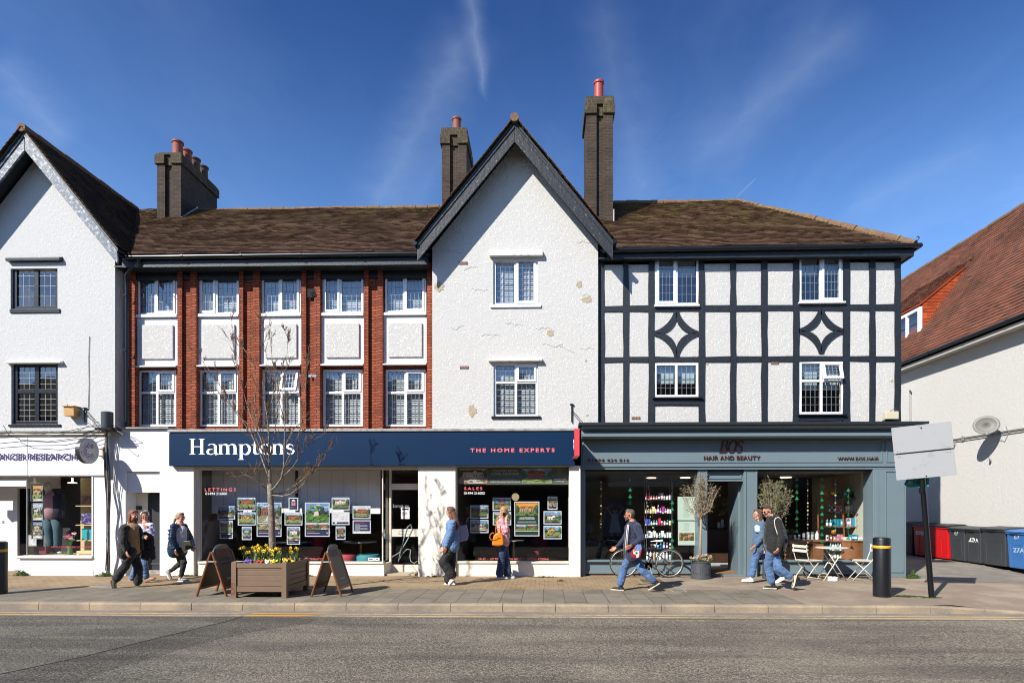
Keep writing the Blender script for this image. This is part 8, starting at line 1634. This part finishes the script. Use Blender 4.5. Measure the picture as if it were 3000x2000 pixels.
def head(t, c, f, tilt, k, hairmat, style, sk=skin, glasses=None, beard=None):
    """c centre, f facing direction (horizontal), tilt nod in degrees; returns local->world"""
    f = Vector((f[0], f[1], 0)).normalized(); Rm = Matrix.Translation(c) @ Matrix(((f.x, -f.y, 0, 0), (f.y, f.x, 0, 0), (0, 0, 1, 0), (0, 0, 0, 1))) @ Matrix.Rotation(math.radians(tilt), 4, 'Y') @ Matrix.Scale(k, 4)
    def G(*v): return Rm @ Vector(v)
    ex_ = lambda a, b, c_: (a, b, c_)
    P_ = [('c', G(-.012, 0, .030), G(.006, 0, .034), .078*k, .076*k), ('c', G(.028, 0, -.01), G(.034, 0, -.052), .062*k, .046*k), ('c', G(.05, 0, -.085), G(.062, 0, -.085), .026*k, .022*k), ('c', G(.02, .02, -.07), G(.03, -.02, -.07), .04*k, .04*k),
          ('c', G(.088, 0, .004), G(.108, 0, -.022), .0085*k, .0125*k), ('c', G(.086, -.02, .018), G(.086, .02, .018), .011*k, .011*k), ('c', G(.090, -.012, -.052), G(.090, .012, -.052), .0085*k, .0085*k), ('c', G(.066, .03, -.02), G(.066, -.03, -.02), .026*k, .026*k)]
    for s in (-1, 1): P_.append(('c', G(-.005, s*.076, .008), G(.002, s*.080, -.028), .013*k, .009*k))
    hd_ = {'short': [('c', G(-.022, 0, .045), G(.02, 0, .062), .082*k, .070*k), ('c', G(-.06, 0, -.01), G(-.052, 0, -.04), .045*k, .03*k)],
           'quiff': [('c', G(-.022, 0, .05), G(.03, 0, .078), .084*k, .066*k), ('c', G(.07, .02, .105), G(.075, -.03, .10), .030*k, .028*k), ('c', G(-.06, 0, 0), G(-.055, 0, -.04), .045*k, .03*k)],
           'long': [('c', G(-.024, 0, .042), G(.018, 0, .056), .088*k, .076*k)]+[('c', G(-.03, s*.045, .01), G(-.055, s*.05, -.19), .05*k, .035*k) for s in (-1, 0, 1)]+[('c', G(-.06, 0, -.03), G(-.13, 0, -.20), .07*k, .068*k), ('c', G(-.13, 0, -.20), G(-.19, 0, -.36), .064*k, .035*k), ('c', G(-.05, .055, -.06), G(-.12, .075, -.28), .042*k, .035*k), ('c', G(-.05, -.055, -.06), G(-.10, -.08, -.26), .042*k, .035*k)],
           'bob': [('c', G(-.022, 0, .042), G(.02, 0, .054), .090*k, .078*k)]+[('c', G(-.03, s*.05, .01), G(-.035, s*.055, -.10), .045*k, .035*k) for s in (-1, 1)]+[('c', G(-.06, 0, -.02), G(-.06, 0, -.11), .055*k, .045*k)],
           'shoulder': [('c', G(-.022, 0, .042), G(.02, 0, .054), .088*k, .078*k)]+[('c', G(-.02, s*.055, .01), G(-.02, s*.06, -.17), .042*k, .03*k) for s in (-1, 1)]+[('c', G(-.055, 0, -.02), G(-.065, 0, -.17), .058*k, .045*k)],
           'ponytail': [('c', G(-.022, 0, .042), G(.018, 0, .052), .084*k, .074*k), ('c', G(-.06, 0, 0), G(-.05, 0, -.04), .045*k, .03*k), ('c', G(-.10, 0, .01), G(-.13, 0, -.03), .022*k, .028*k), ('c', G(-.14, 0, -.03), G(-.21, 0, -.18), .032*k, .014*k)]}[style]
    fwd = (Rm.to_3x3() @ Vector((1, 0, 0))).normalized(); up = (Rm.to_3x3() @ Vector((0, 0, 1))).normalized()
    cutn = (fwd*.86-up*.50).normalized(); nc = 2 if style == 'quiff' else 1; hr = flesh('hair', hd_[:nc]+(hd_[nc:] if style in ('short', 'quiff') else []), hairmat, t, .008, 2, .0045, 55, cut=[(G(.052 if style in ('short', 'quiff') else .036, 0, .045), cutn)]); (flesh('hair_lengths', hd_[nc:], hairmat, t, .008, 2, .006, 45) if style not in ('short', 'quiff') else None)
    e = MB()
    for s in (-1, 1): e.ball(G(.083, s*.032, .008), .0085*k, 6)
    e.build('eyes', eyem, t, smooth='all'); MB().tube([G(.093, -.022, -.051), G(.099, 0, -.052), G(.093, .022, -.051)], .0045*k, 6).build('mouth', lipm, t, smooth='all')
    b = MB()
    for s in (-1, 1): b.tube([G(.090, s*.018, .030), G(.088, s*.045, .032)], .0035*k, 5)
    b.build('eyebrows', hairmat, t)
    if glasses:
        b = MB()
        for s in (-1, 1): b.tube([G(.102+.0*math.cos(a), s*.034+.022*math.cos(a), .006+.018*math.sin(a)) for a in [6.283*i/10 for i in range(11)]], .0028*k, 4).tube([G(.10, s*.056, .01), G(0, s*.082, .012)], .0028*k, 4)
        b.tube([G(.104, -.012, .01), G(.104, .012, .01)], .0025*k, 4); gl_ = b.build('glasses', glasses, t)
        if glasses is darkm: b = MB(); [b.prism([G(.100, s*.034+.021*math.cos(6.283*i/10), .006+.017*math.sin(6.283*i/10)) for i in range(10)], fwd*.002) for s in (-1, 1)]; b.build('lenses', darkm, gl_)
    if beard: flesh('beard', [('c', G(.05, .03, -.07), G(.05, -.03, -.07), .036*k, .036*k), ('c', G(.066, 0, -.085), G(.072, 0, -.10), .03*k, .02*k), ('c', G(.085, -.012, -.036), G(.085, .012, -.036), .011*k, .011*k)], beard, t, .007, 2, .002, 60)
    return G, P_
def shoe(t, heel, toe, mat, sole, k=1.0, up=None, stripes=None):
    heel = Vector(heel); toe = Vector(toe); d = (toe-heel).normalized(); u = Vector((0, 0, 1)); u = (u-d*u.dot(d)).normalized() if abs(d.z) < .9 else Vector(up or (1, 0, 0)); u = (u-d*u.dot(d)).normalized(); s = d.cross(u); L = .27*k
    toe = heel+d*L; c = heel+u*.045
    sh_ = flesh('shoe', [('c', c+d*.035, c+d*.10-u*.004, .040*k, .042*k), ('c', c+d*.10-u*.006, c+d*(L-.04)-u*.018, .042*k, .030*k), ('c', c+d*.05+u*.02, c+d*.055+u*.045, .036*k, .034*k)], mat, t, .008, 2)
    pts = [(0, .030), (.02, .038), (.10, .036), (.18, .044), (L-.03, .036), (L, .012)]; o = [heel+d*x+s*y for x, y in pts]+[heel+d*x-s*y for x, y in reversed(pts)]; MB().prism([p+u*.002 for p in o], u*.026).build('sole', sole, sh_, bevel=.004)
    lc = MB()
    for i in range(4): q = c+d*(.10+.022*i)+u*(.038-.008*i); lc.tube([q-s*.02, q+u*.004, q+s*.02], .003, 4)
    lc.build('laces', stripes or leadl, sh_)
def person(label, org, Yp, J, mats, build=1.0, hairstyle='short', hair='3a2a20', f=(1, 0), tilt=0, sk=skin, glasses=None, beard=None, wide=1.0, hem=.07, jacket=None, hands=((.6, 1), (.6, 1)), grp='people walking past the shops', thick=1.0, hk=1.0):
    ox, oy, s_ = org
    def p(k, dy=0): x, y = J[k][:2]; return P(ox+x*s_, oy+y*s_, Yp+(J[k][2] if len(J[k]) > 2 else 0)+dy)
    t = thing('person', (p('hip').x, Yp, 0), label, 'person', group=grp); b = build
    topm, trom, shm_, solm = mats[:4]; hairm = M('hair_'+hair, hair, .6, var=(40, .4), sheen=.3)
    G, hp_ = head(t, p('head'), f, tilt, hk, hairm, hairstyle, sk, glasses, beard)
    sn, sf, en, ef, wn_, wf = p('sn'), p('sf'), p('en'), p('ef'), p('wn'), p('wf'); ch, hi = p('chest'), p('hip'); nk = p('neck'); kn, kf, an, af = p('kn'), p('kf'), p('an'), p('af'); hn, hf = p('hip', -.085*b), p('hip', .085*b)
    body = hp_+[('c', G(-.012, 0, -.05), nk, .050, .054), ('c', nk, ch, .075, .11*b), ('c', ch, hi, .115*b, .12*b), ('c', sn, en, .042, .036), ('c', en, wn_, .036, .024), ('c', sf, ef, .042, .036), ('c', ef, wf, .036, .024), ('c', sn, sf, .05, .05),
                   ('c', hn, kn, .07, .048), ('c', kn, an, .046, .034), ('c', hf, kf, .07, .048), ('c', kf, af, .046, .034)]
    for (w_, e_, key, (cu, sd)) in ((wn_, en, 'dn', hands[0]), (wf, ef, 'df', hands[1])):
        d = (w_-e_).normalized(); 
        if key in J: d = Vector(J[key]).normalized()
        body += hand(w_+d*.012, d, Vector((f[0]*.6, .8 if key == 'dn' else -.8, 0)), cu, .95, sd)
    flesh('body', body, sk, t, .0062, 2)
    T = thick; up = [('c', nk+Vector((0, 0, -.045)), ch, .088*b, .150*b, None), ('c', ch, hi+Vector((0, 0, .10)), .150*b*T, .150*b*T), ('c', hi+Vector((0, -.055, .12)), hi+Vector((0, -.06, -.03)), .13*b*T, .132*b*T), ('c', sn, sf, .078, .078), ('c', hi+Vector((0, .055, .12)), hi+Vector((0, .06, -.03)), .13*b*T, .132*b*T), ('c', sn, en, .072*T, .062*T), ('c', en, wn_-(wn_-en).normalized()*.02, .062*T, .046*T), ('c', sf, ef, .066*T, .056*T), ('c', ef, wf-(wf-ef).normalized()*.02, .056*T, .040*T)]
    if jacket: 
        sx_ = Vector((f[0]*.035, 0, 0)); flesh('shirt', [('c', nk+Vector((0, 0, -.03)), ch+sx_, .075, .13*b), ('c', ch+sx_, hi+sx_+Vector((0, 0, .05)), .142*b*T, .142*b*T)]+[('c', nk+Vector((0, 0, .01)), nk+Vector((0, 0, -.05)), .064, .075)], jacket[0], t, .009, 3, .004)
        sh = Vector(jacket[1]); up = [(q[0], q[1]+(sh if 0 < i < 3 else Vector()), q[2]+(sh if i < 3 else Vector()))+tuple(q[3:5]) for i, q in enumerate(up)]; up[0] = up[0][:3]+(.080, .118*b); up[1] = up[1][:3]+(.125*b, .138*b)
        fl_ = jacket[2] if len(jacket) > 2 else None
        if fl_: up.append(('c', ch+Vector(fl_), hi+Vector(fl_)+Vector((0, 0, .05)), .05, .055))
    else: up[0] = up[0][:5]
    up.append(('c', nk+Vector((-f[0]*.03, 0, .0)), nk+Vector((-f[0]*.02, 0, -.04)), .062, .075))
    flesh('top', [q[:5] if q[0] == 'c' else q for q in up], topm, t, .009, 3, .008, 15)
    W_ = wide; tr = [('c', hi+Vector((0, 0, .06)), hi, .135*b, .140*b), ('c', hn, kn, .092*b, .068*W_), ('c', kn, an+(kn-an).normalized()*.03, .070*W_, hem), ('c', hf, kf, .092*b, .068*W_), ('c', kf, af+(kf-af).normalized()*.03, .070*W_, hem)]
    flesh('trousers', tr, trom, t, .009, 3, .0095, 14)
    for h_, to in (('hn', 'tn'), ('hf', 'tf')): shoe(t, p(h_), p(to), shm_, solm, .98, stripes=mats[4] if len(mats) > 4 else None)
    return t, p, G
E1, E2, E3, E4 = (310, 1460, .19133), (1250, 1460, .17857), (1770, 1470, .17857), (2150, 1440, .19128)
def cloth(n, c, v=(9, .3), **k): return M(n, c, .85, var=v, bump=(160, .0012), sheen=.2, **k)
blkj, blkt = cloth('black_wool', '17191a'), cloth('black_denim', '1a1b1f', (7, .4)); tan = cloth('tan_knit', '9c7a52'); jeans = cloth('blue_jeans', '3c5a82', (6, .7), col2='6b88aa'); jeansd = cloth('dark_jeans', '1a2c48', (5, .5), col2='2f4f78'); jeansm = cloth('mid_jeans', '31527e', (6, .7), col2='6585ad')
olive_s, tans, whs, blks = M('olive_suede', '4c4a34', .8), M('gum_sole', '8a5d42', .6), M('white_leather', 'dad9d4', .5), M('black_mesh', '1b1c1e', .7)
# man in black jacket
J = dict(head=(425, 262), neck=(385, 385), chest=(375, 480), hip=(390, 800), sn=(285, 455, -.19), en=(262, 650, -.25), wn=(308, 790, -.22), dn=(.35, -.1, -.9), sf=(480, 455, .17), ef=(560, 590, .14), wf=(600, 590, -.02), df=(.8, -.5, -.1), kn=(295, 1035, -.09), an=(150, 1235, -.09), hn=(82, 1250, -.09), tn=(115, 1375, -.09), kf=(500, 1060, .08), af=(490, 1290, .08), hf=(430, 1385, .08), tf=(660, 1385, .08))
t, p_, G = person('long haired bearded man in an open black jacket and tan jumper, walking right', E1, 11.95, J, (blkj, blkt, olive_s, M('dark_sole', '2c2a26', .7)), build=1.12, hairstyle='shoulder', hair='7d4a28', f=(.93, -.36), tilt=4, beard=M('auburn_beard', '7a4226', .8, var=(50, .4)), hem=.085, wide=1.25, jacket=(tan, (-.045, -.045, 0), (.17, .05, 0)), thick=1.0)
# woman with headband
J = dict(head=(598, 265), neck=(610, 365), chest=(625, 460), hip=(560, 790), sn=(690, 420, -.12), en=(735, 565, -.16), wn=(645, 470, -.24), dn=(-.6, -.2, .6), sf=(545, 420, .15), ef=(520, 600, .15), wf=(560, 720, .05), kn=(480, 1030, .06), an=(400, 1230, .06), hn=(350, 1285, .06), tn=(440, 1292, .06), kf=(590, 1020, -.04), af=(612, 1205, -.04), hf=(600, 1288, -.04), tf=(770, 1225, -.04))
lav = cloth('lavender_shirt', 'c3c0d8', (6, .2)); pk = M('dusky_pink_shoe', '9c7468', .6)
t, p_, G = person('woman with white headband and lilac shirt, half hidden behind the bearded man', E1, 12.8, J, (lav, jeans, pk, tans), build=.92, hairstyle='shoulder', hair='5a4030', f=(.55, -.83), tilt=14, glasses=M('thin_frames', '8a8078', .4), hem=.075)
MB().tube([G(.045, .075, .035), G(.035, .06, .085), G(.03, 0, .122), G(.035, -.06, .085), G(.045, -.075, .035)], .016, 8, flat=(1, 1, 1)).build('headband', whitet, t, smooth='all')
CO = thing('carried_coat', P(310+670*.1913, 1460+950*.1913, 12.2), 'black coat hanging over the arm between the first couple', 'coat')
def c1(x, y, d=0): return P(310+x*.19133, 1460+y*.19133, 12.15+d)
flesh('coat', [('c', c1(600, 545), c1(690, 590), .055, .05), ('c', c1(590, 600), c1(600, 880), .06, .07), ('c', c1(650, 600), c1(670, 860, .03), .07, .07), ('c', c1(700, 620), c1(725, 900), .045, .05), ('c', c1(600, 880), c1(640, 930), .05, .03)], blkj, CO, .009, 3, .014, 16)
# woman in puffer jacket
J = dict(head=(1140, 290), neck=(1140, 385), chest=(1115, 500), hip=(1120, 790), sn=(1040, 430, -.16), en=(1005, 610, -.22), wn=(1060, 765, -.20), dn=(.3, -.2, -.9), sf=(1200, 430, .14), ef=(1300, 600, .12), wf=(1340, 725, .0), df=(.2, -.5, -.8), kn=(1150, 985, .07), an=(985, 1110, .07), hn=(905, 1105, .07), tn=(990, 1250, .07), kf=(1195, 975, -.05), af=(1150, 1200, -.05), hf=(1110, 1270, -.05), tf=(1270, 1275, -.05))
puf = M('navy_puffer', '1b3550', .28, var=(4, .3), bump=(20, .004)); whk = cloth('white_knit', 'c3c3c4', (6, .15))
t, p_, G = person('older woman with grey ponytail and glasses in a shiny navy puffer jacket', E1, 12.95, J, (puf, blkt, M('white_black_trainer', 'a9a8a6', .6, dirt=(20, .5, '23242a', 1)), whs), build=1.08, hairstyle='ponytail', hair='a8967c', f=(.97, -.24), glasses=M('brown_frames', '4a2a22', .4), hem=.045, wide=.95, jacket=(whk, (-.04, -.035, 0), (.15, .05, 0)), thick=1.0)
for k in range(7): z = p_('chest').z+.08-k*.075; q = p_('chest').lerp(p_('hip'), k/7.0); 
qb = MB()
for k in range(8):
    for (a, b_) in (('sn', 'en'),): c = p_(a).lerp(p_(b_), k/8+.06); d = (p_(b_)-p_(a)).normalized(); qb.ball(c, .068, 9, (1.02, 1.02, .36))
for k in range(4): c = p_('en').lerp(p_('wn'), k/4+.12); qb.ball(c, .062-.003*k, 9, (1, 1, .38))
for k in range(5): c = p_('chest').lerp(p_('hip'), k/5+.02)+Vector((-.06, .0, .03)); qb.ball(c, .168, 12, (1, 1, .26))
qb.build('quilting', puf, t, smooth='all')
BB = thing('clutch_bag', c1(1240, 775, .6), 'dark olive bag held at the waist of the woman in the puffer jacket', 'bag'); MB().prism([c1(1185, 650, .62), c1(1290, 640, .62), c1(1325, 765, .62), c1(1160, 800, .62)], (0, .06, 0)).build('bag_body', M('olive_leather', '2f3024', .5), BB, bevel=.01)
# woman in denim shirt
J = dict(head=(392, 222), neck=(430, 330), chest=(425, 440), hip=(430, 760), sn=(425, 400, -.16), en=(370, 620, -.21), wn=(315, 780, -.20), dn=(-.25, -.1, -.95), sf=(440, 400, .16), ef=(330, 620, .18), wf=(270, 780, .12), kn=(275, 1040, -.08), an=(420, 1260, -.08), hn=(500, 1275, -.08), tn=(375, 1415, -.08), kf=(400, 1080, .08), af=(360, 1350, .08), hf=(480, 1415, .08), tf=(290, 1420, .08))
den = cloth('denim_shirt', '4d6f98', (7, .6), col2='7a98ba'); spot = M('spotted_black', '1a1b1e', .85, dirt=(95, .60, '8d8d90', .8))
t, p_, G = person('woman with long auburn hair, blue denim shirt and wide black trousers, walking left', E2, 12.5, J, (den, spot, whs, whs, whs), build=.96, hairstyle='long', hair='6b3f26', f=(-.80, .45), tilt=3, hem=.105, wide=1.5, hands=((.6, -1), (.6, -1)), thick=1.06)
def c2(x, y, Y): return P(1250+x*.17857, 1460+y*.17857, Y)
TB = thing('tote_bag', c2(620, 700, 12.7), 'lilac grey tote bag hanging behind the woman in the denim shirt', 'bag'); MB().prism([c2(545, 445, 12.55), c2(650, 432, 12.62), c2(685, 600, 12.62), c2(660, 680, 12.62), c2(550, 708, 12.55)], (0, .09, 0)).build('bag_body', M('lilac_leather', '8d85a0', .5), TB, bevel=.015); MB().tube([c2(600, 440, 12.6), c2(560, 400, 12.6), c2(500, 350, 12.55), c2(470, 345, 12.5)], .01, 6).build('strap', M('strap_brown', '7a5a44', .6), TB)
MB().prism([c2(262, 680, 12.75), c2(215, 800, 12.75), c2(270, 835, 12.75), c2(300, 770, 12.75)], (0, .08, 0)).build('folded_jacket', blkj, bevel=.01, label='black folded garment carried on the far side of the woman in denim', cat='garment')
# woman on the phone
J = dict(head=(1278, 215), neck=(1250, 310), chest=(1240, 420), hip=(1275, 690), sn=(1225, 370, -.15), en=(1300, 530, -.20), wn=(1302, 372, -.14), dn=(.0, .2, 1), sf=(1260, 370, .14), ef=(1330, 520, .15), wf=(1340, 590, .0), df=(-.6, -.4, -.2), kn=(1225, 990, -.07), an=(1200, 1240, -.07), hn=(1150, 1310, -.07), tn=(1260, 1312, -.07), kf=(1305, 980, .06), af=(1325, 1240, .06), hf=(1270, 1305, .06), tf=(1450, 1305, .06))
strp = bpy.data.materials.new('striped_jersey'); strp.use_nodes = True; nt_ = NT(strp.node_tree); wv = nt_.new('TexWave', Vector=nt_.new('TexCoord').outputs['Object'], Scale=11.5, Distortion=1.2, _bands_direction='Z'); wv.inputs['Detail Scale'].default_value = .6; nt_.link(nt_.mix(nt_.ramp(wv.outputs[1], .44, .54), lin('b02a3c'), lin('dcccd0')), nt_.n['Principled BSDF'].inputs['Base Color']); nt_.n['Principled BSDF'].inputs['Roughness'].default_value = .85
t, p_, G = person('blonde woman in a red striped top, talking on a phone by the sales window', E2, 13.55, J, (strp, jeansd, M('grey_trainer', '9aa3ae', .6), whs), build=.92, hairstyle='bob', hair='b08a58', f=(.86, .40), tilt=8, hem=.10, wide=1.15, hands=((.45, -1), (.8, 1)), grp='people walking past the shops')
PH = thing('phone', c2(1268, 262, 13.42), 'black mobile phone held to the ear of the blonde woman', 'phone'); MB().bar(c2(1262, 285, 13.41), c2(1275, 228, 13.41), .065, .01, up=(.3, -1, 0)).build('phone_body', gutterm, PH, bevel=.003); MB().bar(c2(1264, 281, 13.424), c2(1274, 232, 13.424), .055, .002, up=(.3, -1, 0)).build('screen', darkm, PH)
HB = thing('handbag', c2(1170, 780, 13.3), 'bright orange leather handbag on the shoulder of the striped woman', 'bag'); orm = M('orange_leather', 'd9820f', .42, var=(9, .25), bump=(40, .001))
MB().prism([c2(x, y, 13.25) for x, y in ((1066, 752), (1078, 690), (1100, 600), (1150, 562), (1238, 562), (1258, 640), (1270, 730), (1258, 768), (1180, 782), (1090, 772))], (0, .11, 0)).build('bag_body', orm, HB, bevel=.028, smooth=True)
MB().tube([c2(1120, 590, 13.25), c2(1085, 555, 13.25), c2(1045, 590, 13.25), c2(1035, 640, 13.25), c2(1060, 680, 13.25), c2(1085, 670, 13.25)], .011, 8).build('handle', orm, HB, smooth='all'); MB().tube([c2(1130, 590, 13.32), c2(1135, 480, 13.32), c2(1155, 370, 13.33), c2(1185, 300, 13.42)], .010, 8).tube([c2(1225, 570, 13.32), c2(1225, 520, 13.30), c2(1180, 480, 13.30), c2(1140, 490, 13.31)], .009, 8).build('strap', orm, HB, smooth='all'); MB().tube([c2(1085, 680, 13.245), c2(1150, 670, 13.24), c2(1180, 640, 13.24), c2(1215, 650, 13.24)], .005, 6).build('trim', M('strap_dark', '5a3412', .5), HB)
# man in navy jacket
J = dict(head=(418, 218), neck=(455, 325), chest=(470, 440), hip=(455, 850), sn=(545, 410, -.17), en=(620, 600, -.25), wn=(470, 700, -.24), dn=(-.8, -.1, -.45), sf=(440, 400, .17), ef=(320, 620, .22), wf=(205, 735, .24), df=(-.75, 0, -.55), kn=(330, 1080, .08), an=(262, 1350, .08), hn=(320, 1455, .08), tn=(85, 1440, .08), kf=(640, 1130, -.08), af=(815, 1290, -.08), hf=(915, 1335, -.08), tf=(735, 1445, -.08))
nav = cloth('navy_cotton', '262b47', (4, .25))
t, p_, G = person('grey haired man in a navy jacket and faded jeans, striding past the bicycle', E3, 11.7, J, (nav, jeansm, blks, M('off_white_sole', 'cfc4ae', .6), whs), build=1.05, hairstyle='short', hair='5a534c', f=(-1, -.1), tilt=2, sk=skin2, glasses=gutterm, beard=M('grey_moustache', '4a4440', .8), hem=.075, wide=1.15, hands=((.5, -1), (.7, -1)), thick=1.05)
def c3(x, y, Y): return P(1770+x*.17857, 1470+y*.17857, Y)
flesh('jacket_skirt', [('c', c3(420, 700, 11.7), c3(400, 900, 11.7), .13, .10), ('c', c3(500, 720, 11.66), c3(470, 880, 11.62), .14, .12)], nav, t, .009, 3, .007)
MB().tube([c3(385, 370, 11.53), c3(372, 480, 11.50), c3(360, 620, 11.50), c3(352, 740, 11.52), c3(358, 830, 11.55)], .010, 6).tube([c3(405, 365, 11.53), c3(395, 470, 11.49), c3(380, 640, 11.49), c3(372, 800, 11.53)], .007, 6).build('zip_edges', M('zip_white', 'c9c6bd', .5), t, smooth='all')
SB = thing('shoulder_bag', c3(560, 920, 11.4), 'black shoulder bag with a red, blue and white flap on the striding man', 'bag'); b = MB(); b.prism([c3(520, 700, 11.36), c3(640, 690, 11.40), c3(680, 790, 11.42), c3(660, 890, 11.42), c3(560, 925, 11.38), c3(500, 900, 11.36)], (0, .10, 0)); b.build('bag_body', blks, SB, bevel=.015)
b = MB(); yy = 11.345
for k, (c, pts) in enumerate((('6f93cc', [(540, 690), (600, 695), (618, 750), (590, 810), (520, 790), (500, 750)]), ('b3202e', [(450, 800), (500, 760), (540, 800), (520, 900), (440, 890)]), ('e3e0d4', [(470, 790), (570, 800), (580, 850), (560, 910), (530, 915), (520, 860), (480, 850)]), ('2c6aa8', [(510, 820), (545, 815), (550, 850), (520, 855)]), ('c9b75a', [(480, 780), (500, 770), (510, 800), (490, 810)]))): b.col = c; b.prism([c3(x, y, yy-.002*k) for x, y in pts], (0, .0015, 0))
b.col = 'b3202e'; b.prism([c3(x, y, yy+.004) for x, y in ((450, 800), (520, 710), (600, 690), (625, 760), (590, 900), (540, 922), (440, 895))], (0, .02, 0)); b.build('printed_flap', vcol(), SB)
# couple on the right
J = dict(head=(368, 352), neck=(400, 445), chest=(400, 560), hip=(375, 850), sn=(430, 500, -.14), en=(425, 690, -.20), wn=(345, 810, -.20), dn=(-.6, -.1, -.7), sf=(400, 500, .14), ef=(370, 690, .18), wf=(330, 810, .14), kn=(312, 1080, .0), an=(268, 1280, .0), hn=(300, 1375, .0), tn=(105, 1370, .0), kf=(540, 1090, .02), af=(735, 1260, .02), hf=(790, 1330, .02), tf=(670, 1390, .02))
fle = cloth('blue_fleece', '4d667e', (8, .2)); flp = cloth('pale_fleece', 'b5c8de', (8, .1))
t, p_, G = person('brown haired woman in a slate blue fleece, beyond the young man in black', E4, 13.0, J, (fle, jeansm, whs, whs, leadl), build=1.0, hairstyle='shoulder', hair='5a4031', f=(-.97, -.15), tilt=4, glasses=MATS['thin_frames'], hem=.08, wide=1.15, hands=((.7, -1), (.6, -1)))
def c4(x, y, Y): return P(2150+x*.19128, 1440+y*.19128, Y)
flesh('chest_panel', [('c', c4(350, 540, 12.87), c4(355, 590, 12.87), .05, .05), ('c', c4(378, 545, 12.84), c4(380, 595, 12.84), .045, .045)], flp, t, .008, 2)
J = dict(head=(515, 292), neck=(575, 390), chest=(605, 510), hip=(585, 830), sn=(680, 460, -.17), en=(735, 680, -.23), wn=(695, 850, -.22), dn=(-.5, -.1, -.85), sf=(560, 440, .17), ef=(520, 660, .2), wf=(500, 830, .16), kn=(525, 1130, .06), an=(580, 1385, .06), hn=(650, 1490, .06), tn=(420, 1482, .06), kf=(690, 1170, -.08), af=(860, 1300, -.08), hf=(935, 1275, -.08), tf=(885, 1480, -.08))
hood = cloth('black_hoodie', '17181a', (5, .2))
t, p_, G = person('young man in sunglasses, black hoodie and blue jeans, nearer of the walking couple', E4, 11.9, J, (hood, jeansm, blks, M('cream_sole', 'd2c7b4', .6)), build=1.08, hairstyle='quiff', hair='4a3628', f=(-.95, -.3), tilt=20, glasses=darkm, hem=.078, wide=1.15, hands=((1.0, -1), (.6, -1)), thick=1.05)
flesh('hood', [('c', c4(600, 400, 11.9), c4(650, 410, 11.9), .085, .075), ('c', c4(570, 410, 11.85), c4(580, 440, 11.85), .06, .05)], hood, t, .009, 3, .005)
DGB = thing('drawstring_bag', c4(790, 900, 11.9), 'grey white drawstring bag with black print on the back of the young man', 'bag'); dbm = M('grey_nylon', 'a9a9ac', .5, var=(7, .2), bump=(20, .006))
flesh('bag_body', [('c', c4(765, 540, 11.85), c4(785, 700, 11.85), .022, .045), ('c', c4(785, 700, 11.85), c4(785, 830, 11.85), .050, .040), ('c', c4(785, 830, 11.85), c4(768, 895, 11.85), .035, .02)], dbm, DGB, .008, 3, .008, 18)
MB().tube([c4(765, 530, 11.78), c4(720, 420, 11.70), c4(680, 390, 11.66), c4(640, 400, 11.66), c4(622, 440, 11.66), c4(630, 530, 11.66), c4(660, 620, 11.66), c4(668, 660, 11.66)], .0085, 6).build('cord', M('cord_cream', 'd8cfc0', .8), DGB, smooth='all')
b = MB(); r = random.Random(2)
for k in range(7): q = c4(790+r.uniform(-15, 15), 730+k*9, 11.79); b.bar(q, q+Vector((r.uniform(.03, .05), 0, r.uniform(.0, .03))), .014, .003)
b.build('print', gutterm, DGB)
